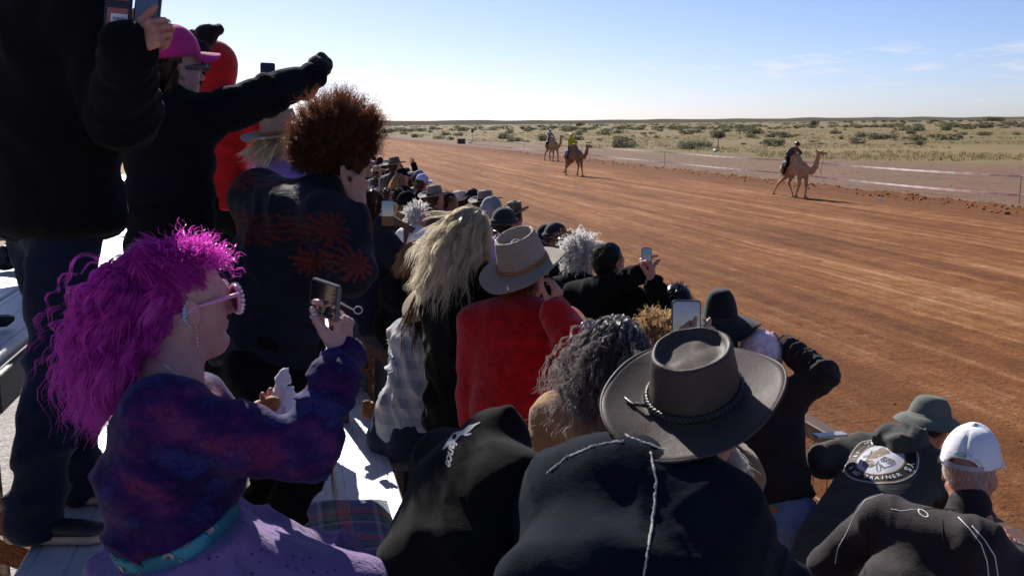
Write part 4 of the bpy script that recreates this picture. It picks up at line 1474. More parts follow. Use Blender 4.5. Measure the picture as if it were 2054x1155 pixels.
def body(P, root, mat, vox=0.006, female=True, detail=True, hands=({}, {}), core=True, neck_r=0.054, full=0.0, ears=True, neckw=None):
    """one skin mesh: head and neck, both hands and forearms, and the body that carries the clothes"""
    parts = []
    S = Sdf(0.02)
    head_prims(S, P.head, female, ears, neck_to=P.neck if neckw is None else neckw, neck_r=neck_r, detail=detail, full=full)
    parts.append(S.mesh(vox))
    P.tips = [[], []]
    for i, hd in enumerate(hands):
        if hd is None: continue
        S = Sdf(0.012)
        fore = nrm(P.wr[i] - P.el[i])
        d = hd.get('d', fore)
        pn = hd.get('pn', P.tr * (1 if i == 0 else -1))
        hand_prims(S, P.wr[i], np.asarray(d, float), np.asarray(pn, float), 1 if i == 1 else -1, hd.get('curl', (0.35, 0.4, 0.45, 0.5)),
                   hd.get('thumb', (0.4, 0.3)), P.k * hd.get('sc', 1.0), hd.get('spread', 0.08), P.tips[i])
        S.cone(P.wr[i] - fore * 0.10 * P.k, P.wr[i], 0.036 * P.k, 0.026 * P.k, k=0.02)
        parts.append(S.mesh(hd.get('vox', max(0.0048, vox * 0.95))))
    if core:
        S = Sdf(0.05)
        k = P.k
        S.ell(P.pel, P.chest, P.tr, 0.11 * k, 0.075 * k, 0.12 * k, 0.08 * k)
        S.cone(P.chest, P.neck - P.su * 0.04 * k, 0.09 * k, 0.05 * k)
        for i in (0, 1):
            S.cone(P.chest, P.sh[i], 0.06 * k, 0.045 * k)
            S.cone(P.sh[i], P.el[i], 0.040 * k, 0.034 * k); S.cone(P.el[i], P.wr[i], 0.032 * k, 0.022 * k)
            S.cone(P.hipj[i], P.kn[i], 0.07 * k, 0.045 * k); S.cone(P.kn[i], P.an[i], 0.043 * k, 0.032 * k)
        parts.append(S.mesh(0.030))
    v, f = join(parts)
    return obj('body', v, f, mat, root)


def top_sdf(P, bulk=0.0, fold=0.008, fw=0.06, sleeve=(0.062, 0.054, 0.045), hem=0.06, hemw=1.0, collar=0.03, waist=1.0, puff=None, cuff=True, belly=0.0, arms=(1, 1), shr=0.062):
    S = Sdf(0.035)
    k, w = P.k, P.width
    up = P.su
    a = P.pel - up * hem * k
    S.ell(a, P.pel + up * 0.13 * k, P.br, (0.165 * hemw * w + bulk) * k, (0.120 * hemw + bulk) * k, (0.152 * waist * w + bulk) * k, (0.112 + bulk) * k, fold=fold, fw=fw, cap=0.35, seed=1)
    S.ell(P.pel + up * 0.10 * k, P.chest + up * 0.06 * k, P.tr, (0.150 * waist * w + bulk) * k, (0.110 + bulk) * k, (0.172 * w + bulk) * k, (0.112 + bulk) * k, fold=fold, fw=fw * 1.4, cap=0.6, seed=2)
    if belly: S.ball(P.pel + up * 0.14 * k + P.sf * 0.06 * k, (0.15 * k, 0.15 * k, 0.16 * k))
    S.ell(P.sh[0] * 0.72 + P.sh[1] * 0.28 + up * 0.0, P.sh[1] * 0.72 + P.sh[0] * 0.28, up, 0.085 * k + bulk, 0.085 * k + bulk, 0.085 * k + bulk, 0.085 * k + bulk)
    for i in (0, 1):
        S.cone(P.neck - up * 0.012 * k, P.sh[i], 0.060 * k + bulk * 0.6, shr * k + bulk * 0.7, k=0.04)
        if not arms[i]: continue
        S.cone(P.sh[i], P.el[i], sleeve[0] * k + bulk * 0.6, sleeve[1] * k + bulk * 0.6, fold=fold * 1.1, fw=fw * 0.8, k=0.03, seed=3 + i)
        fo = P.wr[i] - P.el[i]
        end = P.wr[i] - nrm(fo) * 0.012
        S.cone(P.el[i], end, sleeve[1] * k + bulk * 0.6, sleeve[2] * k + bulk * 0.4, fold=fold * 1.1, fw=fw * 0.6, k=0.02, seed=5 + i)
        if cuff: S.cone(P.wr[i] - nrm(fo) * 0.05 * k, P.wr[i] - nrm(fo) * 0.015 * k, sleeve[2] * 0.92 * k + bulk * 0.3, sleeve[2] * 0.88 * k + bulk * 0.3, k=0.006)
    if collar:
        S.cone(P.neck - up * 0.03 * k - P.sf * 0.01, P.neck + nrm(P.head.c - P.neck) * collar * k - P.sf * 0.012, 0.074 * k, 0.068 * k, k=0.02)
    return S


def top(P, root, name, mat, vox=0.009, noise=(0.004, 9.0), extra=None, cut=None, sdf=None, **kw):
    S = top_sdf(P, **kw) if sdf is None else sdf
    if extra: extra(S)
    v, f = S.mesh(vox, noise=noise, cut=cut)
    return obj(name, v, f, mat, root)


def hood_down(S, P, size=1.0):
    """a hood lying bunched behind the neck"""
    k = P.k * size
    c = P.neck + P.su * 0.03 * k
    pts = [c + P.sf * 0.07 * k - P.tr * 0.06 * k, c - P.tr * 0.088 * k, c - P.sf * 0.07 * k - P.tr * 0.055 * k, c - P.sf * 0.085 * k, c - P.sf * 0.07 * k + P.tr * 0.055 * k,
           c + P.tr * 0.088 * k, c + P.sf * 0.07 * k + P.tr * 0.06 * k]
    for a, b in zip(pts[:-1], pts[1:]): S.cone(a, b, 0.030 * k, 0.030 * k, k=0.025, fold=0.008, fw=0.05)
    q = c - P.sf * 0.105 * k - P.su * 0.055 * k
    S.ell(q - P.tr * 0.06 * k, q + P.tr * 0.06 * k, P.su, 0.080 * k, 0.040 * k, 0.080 * k, 0.040 * k, k=0.05, fold=0.018, fw=0.07, cap=0.9)
    S.cone(q - P.su * 0.06 * k + P.tr * 0.02, q - P.su * 0.125 * k + P.sf * 0.01 + P.tr * 0.02, 0.055 * k, 0.018 * k, k=0.05, fold=0.008, fw=0.04)


def trousers(P, root, name, mat, vox=0.011, fold=0.009, r=(0.098, 0.066, 0.055), flare=0.06, seat=0.0, noise=(0.003, 10.0)):
    S = Sdf(0.03)
    k = P.k
    S.ell(P.pel - UP * 0.07 * k, P.pel + P.su * 0.08 * k, P.br, 0.160 * k * P.width, 0.118 * k + seat, 0.148 * k * P.width, 0.108 * k)
    for i in (0, 1):
        S.ball(P.hipj[i] - P.bf * 0.055 * k - UP * 0.05 * k, (0.082 + seat) * k, k=0.04)
        S.cone(P.hipj[i], P.kn[i], r[0] * k, r[1] * k, fold=fold, fw=0.07, k=0.025, seed=i)
        S.cone(P.kn[i], P.an[i] - UP * 0.02, r[1] * k, r[2] * k, fold=fold * 1.2, fw=0.05, k=0.02, seed=3 + i)
    v, f = S.mesh(vox, noise=noise)
    return obj(name, v, f, mat, root)


def shoes(P, root, mat=None, sole=None, vox=0.009, az=None, ln=0.27):
    mat = mat or SHOE_BLK
    d = P.bf if az is None else azv(az)
    for i in (0, 1):
        a = P.an[i]
        z = P.floor
        S = Sdf(0.02)
        heel = V(a[0], a[1], z + 0.045) - d * 0.055; toe = V(a[0], a[1], z + 0.035) + d * (ln - 0.13)
        S.ell(heel, toe, np.cross(d, UP), 0.036, 0.036, 0.042, 0.026, fold=0)
        S.cone(a + UP * 0.02, a - UP * 0.03, 0.045, 0.048)
        cutz = z + 0.022 if sole else z + 0.003
        v, f = S.mesh(vox, cut=lambda X, Y, Z: cutz - Z)
        s = obj('shoe', v, f, mat, root)
        if sole:
            S = Sdf(0.01)
            S.ell(heel - UP * 0.02, toe - UP * 0.012, np.cross(d, UP), 0.041, 0.030, 0.048, 0.028)
            v, f = S.mesh(vox * 0.7, cut=lambda X, Y, Z: np.maximum(z + 0.002 - Z, Z - z - 0.031))
            obj('sole', v, f, sole, root)


# ------------------------------------------------------------------ hair
def scalp(fr, n, seed, keep, lift=0.0, r=(0.101, 0.081, 0.092)):
    """random roots on the scalp; keep(f, r, u) says where hair grows (unit directions)"""
    rg = np.random.default_rng(seed)
    out = []
    got = 0
    while got < n:
        d = rg.normal(size=(n * 3, 3)); d /= np.linalg.norm(d, axis=1)[:, None]
        d = d[keep(d[:, 0], d[:, 1], d[:, 2])]
        out.append(d); got += len(d)
        if len(d) == 0: break
    d = np.concatenate(out)[:n]
    A = np.array(fr.ax())
    rr = (np.array(r) + lift) * fr.s
    c = fr.p(-0.014, 0, 0.036)
    p = c + (d * rr) @ A
    nn = (d / rr); nn /= np.linalg.norm(nn, axis=1)[:, None]
    return p, nn @ A, d


def skull_avoid(fr, grow=0.0):
    return (fr.p(-0.014, 0, 0.036), fr.ax(), np.array([0.101 + grow, 0.081 + grow, 0.092 + grow]) * fr.s)


def scalp_cap(fr, keepv, vox=0.006, lift=0.004, low=-0.075, front=0.055, noise=0.004):
    """a thin shell of matted hair over the skull so that no scalp shows: smooth union cut at the hairline"""
    S = Sdf(0.02)
    S.ball(fr.p(-0.016, 0, 0.038), tuple((x + lift) * fr.s for x in (0.099, 0.077, 0.088)), fr.ax())
    S.ball(fr.p(-0.045, 0, -0.005), tuple((x + lift) * fr.s for x in (0.062, 0.066, 0.075)), fr.ax())
    c0, f_, u_ = fr.c, fr.f, fr.u

    def cut(X, Y, Z):
        a = (X - c0[0]) * f_[0] + (Y - c0[1]) * f_[1] + (Z - c0[2]) * f_[2]
        b = (X - c0[0]) * u_[0] + (Y - c0[1]) * u_[1] + (Z - c0[2]) * u_[2]
        line = np.clip((b - 0.055 * fr.s) / 0.05, 0, 1)
        return np.maximum(a - (front * fr.s * line + (-0.006) * fr.s * (1 - line)), low * fr.s - b)
    return S.mesh(vox, noise=(noise, 40.0), cut=cut)


HK = {
    'all': lambda f, r, u: ((u > -0.15) & (f < 0.55)) | ((u > -0.75) & (f < -0.05)) | (u > 0.62),
    'top': lambda f, r, u: (u > 0.1) & (f < 0.75),
    'low': lambda f, r, u: (u < 0.12) & (u > -0.78) & (f < 0.02),
    'back': lambda f, r, u: (u < 0.35) & (u > -0.8) & (f < -0.1),
    'sides': lambda f, r, u: (u < 0.25) & (u > -0.75) & (f < 0.15),
}


def hair(P, root, mat, style, n=1500, length=0.3, seed=1, keep='all', cap=True, vox=0.007, rad0=0.0011, wind=(0, 0, 0), body_avoid=True, name='hair', **kw):
    fr = P.head
    keepf = HK[keep] if isinstance(keep, str) else keep
    roots, nrms, du = scalp(fr, n, seed, keepf, kw.pop('lift', 0.0))
    av = [skull_avoid(fr)]
    if body_avoid:
        k = P.k
        av.append((P.chest + P.su * 0.02, (P.tf, P.tr, P.su), np.array([0.135, 0.19, 0.21]) * k))
    rg = np.random.default_rng(seed + 50)
    parts_v, parts_f, tones = [], [], []
    if style == 'long':
        dirs = nrms * 0.35 + (-fr.u)[None, :] * 0.6 + rg.normal(size=nrms.shape) * 0.10 - fr.f[None, :] * 0.4
        L = length * (0.75 + 0.4 * rg.random(n))
        per = kw.pop('per', 6); sp = kw.pop('spread', 0.009); hx = kw.pop('helix', 0.003); hf = kw.pop('hfreq', 30.0)
        g_ = slice(0, max(1, n // per))
        Pg, Lg = strands(roots[g_], dirs[g_], L[g_], kw.pop('nseg', 13), rad0, grav=kw.pop('grav', 0.22), wind=wind, curl=kw.pop('curl', 0.12), cfreq=kw.pop('cfreq', 9.0), avoid=av, seed=seed, path_only=True)
        v, f, t = locks(Pg, Lg, per, rad0, sp, hx, hf, seed=seed)
    elif style == 'curly':
        dirs = nrms + rg.normal(size=nrms.shape) * 0.35
        L = length * (0.55 + 0.6 * rg.random(n))
        per = kw.pop('per', 5); sp = kw.pop('spread', 0.005); hx = kw.pop('helix', 0.006); hf = kw.pop('hfreq', 200.0)
        g_ = slice(0, max(1, n // per))
        Pg, Lg = strands(roots[g_], dirs[g_], L[g_], kw.pop('nseg', 16), rad0, grav=kw.pop('grav', 0.03), wind=wind, curl=kw.pop('curl', 0.4), cfreq=kw.pop('cfreq', 26.0), avoid=av[:1] if not body_avoid else av, seed=seed, path_only=True)
        v, f, t = locks(Pg, Lg, per, rad0, sp, hx, hf, fray=1.0, seed=seed)
    elif style == 'short':
        dirs = nrms * kw.pop('out', 0.45) - fr.f[None, :] * kw.pop('backw', 0.5) - fr.u[None, :] * kw.pop('down', 0.45) + rg.normal(size=nrms.shape) * kw.pop('mess', 0.18)
        L = length * (0.6 + 0.6 * rg.random(n))
        v, f, t = strands(roots, dirs, L, 5, rad0, grav=0.05, curl=kw.pop('curl', 0.15), wind=wind, avoid=av[:1], seed=seed, **kw)
    parts_v.append(v); parts_f.append(f); tones.append(t)
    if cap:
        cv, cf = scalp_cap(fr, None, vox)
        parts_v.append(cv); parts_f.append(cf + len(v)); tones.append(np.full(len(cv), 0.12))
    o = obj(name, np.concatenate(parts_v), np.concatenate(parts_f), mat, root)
    add_tone(o, np.concatenate(tones))
    return o


# ------------------------------------------------------------------ hats: lathed rings, deformed, with real thickness
def rings_mesh(prof, deform, n=56, close_top=True):
    """prof: list of (radius, z); deform(r, z, theta, i) -> x, y, z with y to the front"""
    th = np.arange(n) / n * 2 * PI
    v = []
    for i, (r, z) in enumerate(prof):
        x, y, zz = deform(np.full(n, float(r)), np.full(n, float(z)), th, i)
        v.append(np.stack([x, y, zz], 1))
    m = len(prof)
    v = np.concatenate(v)
    f = [[i * n + j, i * n + (j + 1) % n, (i + 1) * n + (j + 1) % n, (i + 1) * n + j] for i in range(m - 1) for j in range(n)]
    return v, np.array(f)


def place_local(name, v, f, mat, parent, M):
    """mesh kept in its own local frame (so patterns follow the hat), placed by a world matrix"""
    me = make_mesh(name, v, f, True)
    me.materials.append(mat)
    o = link(bpy.data.objects.new(name, me))
    o.parent = parent
    L = Matrix.Translation(-Vector(world_loc(parent)))
    o.matrix_world = M
    o.matrix_local = L @ M
    return o


def brim_hat(root, M, mat, R=0.095, crown=0.108, taper=0.83, brim=0.075, curl=0.03, front=-0.008, back=0.0, top_kind='crease', dent=0.028, thick=0.0035, band=None, band_h=0.018, wob=0.004, seed=0, sag=0.0, n=64, shape=1.0, rim=0.82, name='hat', asym=0.0, binding=0.0):
    """felt, straw or leather hat. top_kind: crease (long centre dent), tear (ringed dent with a bump), flat (sunken flat top), dome"""
    ell_f, ell_s = 1.14, 0.93
    B = R + brim
    prof = []
    for q in np.linspace(0.985, 1.0, 2): prof.append((R * q, 0.012, 'in'))
    for q in np.linspace(0.12, 1.0, 8): prof.append((R + brim * q, -thick, 'b'))
    prof.append((B + thick * 0.8, 0.0, 'b'))
    for q in np.linspace(1.0, 0.06, 9): prof.append((R + brim * q, thick, 'b'))
    prof.append((R * 1.012, 0.006, 'c'))
    rt = R * taper
    if top_kind == 'dome':
        for t in np.linspace(0.06, 0.97, 16):
            a = t * PI / 2
            prof.append((R * (1 - (1 - taper) * min(1, t * 1.6)) * math.cos(a) ** 0.52, (crown + dent) * math.sin(a) ** 0.95, 'c'))
        prof.append((0.001, crown + dent, 'c'))
    else:
      for q in np.linspace(0.1, 0.93, 8):
        prof.append((R * (1 - (1 - taper) * q ** 1.2), crown * q, 'c'))
    if top_kind != 'dome':
        prof += [(rt * 0.985, crown * 0.975, 't'), (rt * 0.95, crown, 't'), (rt * 0.90, crown * 1.005, 't'), (rt * 0.84, crown * 0.995, 't'), (rt * 0.74, crown * 0.985, 't'), (rt * 0.6, crown * 0.98, 't'), (rt * 0.4, crown * 0.98, 't'), (rt * 0.2, crown * 0.98, 't'), (0.001, crown * 0.98, 't')]

    def deform(r, z, th, i):
        kind = prof[i][2]
        s, c = np.sin(th), np.cos(th)                     # th = 0 front
        x = r * s * ell_s; y = r * c * ell_f
        if kind == 'b':
            q = np.clip((r - R) / brim, 0, 1.1)
            z = z + q ** 1.6 * (curl * np.abs(s) ** 1.5 * (1 + asym * s) + front * np.clip(c, 0, 1) ** 1.5 + back * np.clip(-c, 0, 1) ** 1.5) - sag * q ** 2
            w = vnoise(s * 1.6 + 5 + seed, c * 1.6 + 5, 0 * s + seed)
            z = z + q * wob * (w - 0.5) * 4
            x = x * (1 - 0.35 * max(curl, 0) * q / max(brim, 1e-3) * np.abs(s) ** 2)
        if kind in 'ct':
            w = vnoise(x * 18 + 9 + seed, y * 18 + 9, z * 18)
            x = x * (1 + (w - 0.5) * 0.085); y = y * (1 + (w - 0.5) * 0.085)
        if kind == 't':
            q = np.clip(r / rt, 0, 1)
            if top_kind == 'crease':
                z = z - dent * np.exp(-(x / (rt * 0.30)) ** 2) * np.clip(1.0 - 0.25 * (y / rt + 0.2), 0, 2) * np.clip((1 - q) * 5, 0, 1) ** 0.6
            elif top_kind == 'tear':
                inn = np.clip((rim + 0.06 - q) / 0.22, 0, 1)
                z = z - dent * inn * inn * (3 - 2 * inn) + dent * 0.75 * np.exp(-((x / (rt * 0.26)) ** 2 + ((y + 0.12 * rt) / (rt * 0.42)) ** 2))
            elif top_kind == 'flat':
                inn = np.clip((rim + 0.10 - q) / 0.12, 0, 1)
                z = z - dent * inn * inn * (3 - 2 * inn) + 0.35 * dent * np.clip(1 - q / 0.8, 0, 1) + 0.006 * (vnoise(x * 30, y * 30, 0 * x, 4) - 0.5)
            elif top_kind == 'dome':
                z = z + dent * np.sqrt(np.clip(1 - q ** 2, 0, 1))
        if kind == 'c' and top_kind in ('crease', 'tear'):
            hh = np.clip(z / crown, 0, 1)
            pin = np.exp(-((np.abs(s) - 0.62) / 0.28) ** 2) * np.clip(c + 0.1, 0, 1) * hh ** 2 * 0.10
            x = x * (1 - pin); y = y * (1 - pin * 0.6)
        return x, y, z
    v, f = rings_mesh([(a, b) for a, b, _ in prof], deform, n)
    h = place_local(name, v, f, mat, root, M)
    if binding:
        ring = [i for i, q in enumerate(prof) if q[2] == 'b' and abs(q[0] - B) < thick * 1.2 + 1e-6][1]
        g = Geo(); g.tube(v[ring * n:(ring + 1) * n], binding, 6, closed=True)
        me = make_mesh('brim_edge', np.concatenate(g.v), g.f[0], True); me.materials.append(mat)
        b = link(bpy.data.objects.new('brim_edge', me)); b.parent = h
    if band is not None:
        bp = [(R * 1.006 * (1 - (1 - taper) * (q * band_h / crown) ** 1.2) + t, 0.006 + q * band_h, 'c') for q, t in ((0, 0.0), (0, 0.0028), (0.5, 0.0034), (1, 0.0028), (1, 0.0))]
        def d2(r, z, th, i):
            s, c = np.sin(th), np.cos(th)
            return r * s * ell_s, r * c * ell_f, z
        v, f = rings_mesh([(a, b) for a, b, _ in bp], d2, n)
        me = make_mesh('hat_band', v, f, True); me.materials.append(band)
        b = link(bpy.data.objects.new('hat_band', me)); b.parent = h
    return h


def cap_hat(root, M, mat, R=0.092, hgt=0.115, visor=0.075, opening=False, vmat=None, n=56, droop=0.012, button=True, seam=0.0015, name='cap', strap=None, vw=1.0, crumple=0.004):
    """six-panel cap with a curved visor; M has y to the front"""
    ef, es = 1.12, 0.93
    prof = [(R * 0.97, -0.002), (R, -0.004), (R * 1.012, 0.006)]
    for a in np.linspace(6, 86, 13):
        prof.append((R * 1.01 * math.cos(rad(a)) ** 0.80, hgt * math.sin(rad(a)) ** 1.05 + 0.006))
    prof.append((0.001, hgt + 0.006))

    def deform(r, z, th, i):
        s, c = np.sin(th), np.cos(th)
        x, y = r * s * es, r * c * ef
        pan = 1 - np.abs(np.sin(th * 3)) ** 0.25
        q = np.clip(z / hgt, 0, 1)
        w = vnoise(x * 22 + 4, y * 22 + 4, z * 22, 3)
        g = 1 - seam / R * pan * 3 * (q > 0.05) + (w - 0.5) * crumple * 12 * (q > 0.05)
        z = z + 0.010 * np.clip(c, 0, 1) * q
        if opening:
            a = np.exp(-(((th - PI) / 0.62) ** 6))
            z = np.where(q < 0.42, z + a * (0.42 - q) * hgt * 0.80 * np.sqrt(np.clip(1 - ((th - PI) / 0.75) ** 2, 0, 1)), z)
        return x * g, y * g, z
    v, f = rings_mesh(prof, deform, n)
    h = place_local(name, v, f, mat, root, M)
    # visor: a curved plate with thickness
    nu, nv = 15, 6
    top_, bot = [], []
    for i in range(nu):
        a = (i / (nu - 1) - 0.5) * rad(132) * vw
        for j in range(nv):
            q = j / (nv - 1)
            ext = visor * (math.cos(a * 1.15 / vw) ** 0.6 if abs(a * 1.15 / vw) < PI / 2 else 0.0) * q
            x = (R * es + ext * 0.35) * math.sin(a); y = R * ef * math.cos(a) + ext
            z = 0.004 - droop * q - 0.030 * (x / (R * es)) ** 2 * (0.25 + 0.75 * q) + 0.006
            top_.append((x, y, z)); bot.append((x, y, z - 0.0035))
    vv = np.array(top_ + bot); m = nu * nv
    ff = []
    for i in range(nu - 1):
        for j in range(nv - 1):
            a, b, c, d = i * nv + j, (i + 1) * nv + j, (i + 1) * nv + j + 1, i * nv + j + 1
            ff.append([d, c, b, a]); ff.append([a + m, b + m, c + m, d + m])
    for i in range(nu - 1):
        a, b = i * nv + nv - 1, (i + 1) * nv + nv - 1
        ff.append([a, a + m, b + m, b])
        a, b = i * nv, (i + 1) * nv
        ff.append([b, b + m, a + m, a])
    for i in (0, nu - 1):
        for j in range(nv - 1):
            a, b = i * nv + j, i * nv + j + 1
            ff.append([a, b, b + m, a + m] if i else [b, a, a + m, b + m])
    me = make_mesh('visor', vv, np.array(ff), True); me.materials.append(vmat or mat)
    o = link(bpy.data.objects.new('visor', me)); o.parent = h
    if button:
        g = Geo(); g.bbox((0, 0, hgt + 0.0075), 0.012, 0.012, 0.005, 0.002)
        me = make_mesh('button', np.concatenate(g.v), g.f[0:1] + g.f[1:2], True); me.materials.append(mat)
        o = link(bpy.data.objects.new('button', me)); o.parent = h
    if strap is not None:
        th = np.linspace(PI - 0.72, PI + 0.72, 15)
        ro = R * 1.014
        vv = []
        for a in th:
            for z, rr in ((-0.004, ro), (0.014, ro), (0.014, ro - 0.003), (-0.004, ro - 0.003)):
                vv.append((rr * math.sin(a) * es, rr * math.cos(a) * ef, z))
        ff = [[i * 4 + j, i * 4 + (j + 1) % 4, (i + 1) * 4 + (j + 1) % 4, (i + 1) * 4 + j] for i in range(14) for j in range(4)]
        me = make_mesh('strap', np.array(vv), np.array(ff), False); me.materials.append(strap)
        o = link(bpy.data.objects.new('strap', me)); o.parent = h
    return h


def beanie(P, root, mat, cuff=True, vox=0.006, lift=0.012, low=0.005, fuzz=0, name='beanie', pom=0.0, slouch=0.0):
    fr = P.head
    S = Sdf(0.02)
    S.ball(fr.p(-0.014, 0, 0.045), tuple((x + lift) * fr.s for x in (0.099, 0.079, 0.092)), fr.ax())
    if slouch: S.ball(fr.p(-0.05, 0, 0.10), 0.06 * fr.s, k=0.05)
    if cuff:
        for a in np.arange(24):
            t0, t1 = a / 24 * 2 * PI, (a + 1) / 24 * 2 * PI
            q = lambda t: fr.p(-0.014 + (0.098 + lift) * math.cos(t), (0.080 + lift) * math.sin(t), 0.030 + low)
            S.cone(q(t0), q(t1), 0.019, 0.019, k=0.012)
    c0, u_ = fr.p(0, 0, low - 0.0), fr.u
    v, f = S.mesh(vox, noise=(0.002, 60.0), cut=lambda X, Y, Z: -((X - c0[0]) * u_[0] + (Y - c0[1]) * u_[1] + (Z - c0[2]) * u_[2]))
    if fuzz:
        roots, nn, du = scalp(fr, fuzz, 9, lambda f_, r_, u: u > -0.25, lift)
        sv, sf, tn = strands(roots, nn + np.random.default_rng(4).normal(size=nn.shape) * 0.5, 0.016, 3, 0.0009, curl=0.5, cfreq=60)
        f = [f, sf + len(v)]
        v = np.concatenate([v, sv])
    return obj(name, v, f, mat, root)


# ------------------------------------------------------------------ things in hands, print on cloth
def box_axes(M):
    return np.array(M)


def phone(c, right, up, w=0.074, h=0.152, label='', screen=None, body_mat=None, lens=False, screen_up=True, lit=True, case_r=0.010, name='phone', group=None, extra=None):
    """slab phone: c centre, right / up along the screen; the screen faces right x up"""
    right = nrm(right); up = nrm(up - right * np.dot(up, right)); n = np.cross(right, up)
    root = empty(name, c, label, 'phone', group)
    M = Matrix(((right[0], n[0], up[0], 0), (right[1], n[1], up[1], 0), (right[2], n[2], up[2], 0), (0, 0, 0, 1)))

    def rr(w_, h_, t, z, r, seg=5):
        pts = []
        for cx, cy, a0 in ((w_ / 2 - r, h_ / 2 - r, 0), (-w_ / 2 + r, h_ / 2 - r, 90), (-w_ / 2 + r, -h_ / 2 + r, 180), (w_ / 2 - r, -h_ / 2 + r, 270)):
            for a in np.linspace(a0, a0 + 90, seg): pts.append((cx + r * math.cos(rad(a)), cy + r * math.sin(rad(a))))
        m = len(pts)
        v = []
        for zz, sh in ((z - t / 2, 0.0012), (z - t / 2 + 0.0012, 0), (z + t / 2 - 0.0012, 0), (z + t / 2, 0.0012)):
            for x, y in pts: v.append((x * (1 - sh / w_ * 2), zz, y * (1 - sh / h_ * 2)))
        f = [[i * m + j, i * m + (j + 1) % m, (i + 1) * m + (j + 1) % m, (i + 1) * m + j] for i in range(3) for j in range(m)]
        return np.array(v), [np.array(f)[:, ::-1], np.array([list(range(m))]), np.array([[3 * m + j for j in range(m)][::-1]])]
    def put(nm, v, f, mat):
        me = make_mesh(nm, v, f, False); me.materials.append(mat)
        o = link(bpy.data.objects.new(nm, me)); o.parent = root; o.matrix_local = M
        return o
    v, f = rr(w, h, 0.0085, 0, case_r)
    put('case', v, f, body_mat or PLASTIC_BLK)
    v, f = rr(w - 0.006, h - 0.008, 0.0006, 0.0048, case_r - 0.003)
    put('screen', v, f, screen or GLASS_DK)
    if lens:
        v, f = rr(0.028, 0.030, 0.002, -0.0052, 0.006)
        o = put('camera_bump', v + np.array([w / 2 - 0.020, 0, h / 2 - 0.022]), f, PLASTIC_BLK)
    return root


def tri_disc(r0, r1, n=64, nr=3):
    """flat ring as (xy, quads)"""
    th = np.arange(n) / n * 2 * PI
    v = np.concatenate([np.stack([np.cos(th), np.sin(th)], 1) * r for r in np.linspace(max(r0, 1e-4), r1, nr + 1)])
    f = [[i * n + j, (i + 1) * n + j, (i + 1) * n + (j + 1) % n, i * n + (j + 1) % n] for i in range(nr) for j in range(n)]
    return v, np.array(f)


def stroke(pts, w, taper=None):
    """2-D ribbon along pts"""
    pts = np.asarray(pts, float)
    T = np.gradient(pts, axis=0); T /= np.linalg.norm(T, axis=1)[:, None] + 1e-9
    N = np.stack([-T[:, 1], T[:, 0]], 1)
    w = np.broadcast_to(np.asarray(w if taper is None else taper, float), (len(pts),))[:, None]
    v = np.concatenate([pts + N * w / 2, pts - N * w / 2])
    m = len(pts)
    return v, np.array([[i, i + m, i + 1 + m, i + 1] for i in range(m - 1)])


def text2d(body_, size, bold=False, shear=0.0, space=1.0):
    cu = bpy.data.curves.new('lettering', 'FONT')
    cu.body = body_; cu.size = size; cu.align_x = 'CENTER'; cu.align_y = 'CENTER'
    cu.resolution_u = 3; cu.shear = shear; cu.space_character = space
    if bold: cu.offset = size * 0.018
    o = bpy.data.objects.new('lettering', cu)
    COL.objects.link(o)
    dg = bpy.context.evaluated_depsgraph_get()
    dg.update()
    me = bpy.data.meshes.new_from_object(o.evaluated_get(dg))
    v = np.array([x.co[:2] for x in me.vertices]).reshape(-1, 2)
    me.calc_loop_triangles()
    f = np.array([list(t.vertices) for t in me.loop_triangles], dtype=int).reshape(-1, 3)
    bpy.data.objects.remove(o); bpy.data.meshes.remove(me); bpy.data.curves.remove(cu)
    return v, f


class Decal:
    """lays flat shapes onto a garment's surface, following its folds"""
    def __init__(s, garment, origin, right, up):
        me = garment.data
        w = world_loc(garment)
        vs = np.empty(len(me.vertices) * 3, dtype=np.float32); me.vertices.foreach_get('co', vs)
        vs = vs.reshape(-1, 3) + w
        s.t = BVHTree.FromPolygons([tuple(x) for x in vs], [tuple(p.vertices) for p in me.polygons])
        s.o = np.asarray(origin, float); s.r = nrm(right); s.u = nrm(up - s.r * np.dot(up, s.r)); s.n = np.cross(s.r, s.u)
        s.root = garment

    def put(s, name, v2, f, mat, lift=0.0016):
        out = []
        for x, y in v2:
            p = s.o + s.r * x + s.u * y + s.n * 0.22
            h = s.t.ray_cast(Vector(p), Vector(-s.n), 0.6)
            if h[0] is None: out.append(s.o + s.r * x + s.u * y); continue
            nn = np.array(h[1]); nn = nn if np.dot(nn, s.n) > 0 else -nn
            out.append(np.array(h[0]) + nrm(nn * 0.5 + s.n * 0.5) * lift)
        return obj(name, np.array(out), f, mat, s.root)


def on_circle(word, r, a_mid, size, flip=False, spacing=1.0, bold=True):
    """letters set round a circle: list of (verts2d, faces)"""
    vs, fs, n = [], [], 0
    adv = size * 0.72 * spacing
    ang = adv / r
    for i, ch in enumerate(word):
        if ch == ' ': continue
        v, f = text2d(ch, size, bold)
        a = a_mid + (i - (len(word) - 1) / 2) * ang * (1 if flip else -1)
        rot = a + (PI / 2 if flip else -PI / 2)
        c, q = math.cos(rot), math.sin(rot)
        v = np.stack([v[:, 0] * c - v[:, 1] * q, v[:, 0] * q + v[:, 1] * c], 1) + np.array([math.cos(a), math.sin(a)]) * r
        vs.append(v); fs.append(f + n); n += len(v)
    return np.concatenate(vs), np.concatenate(fs)


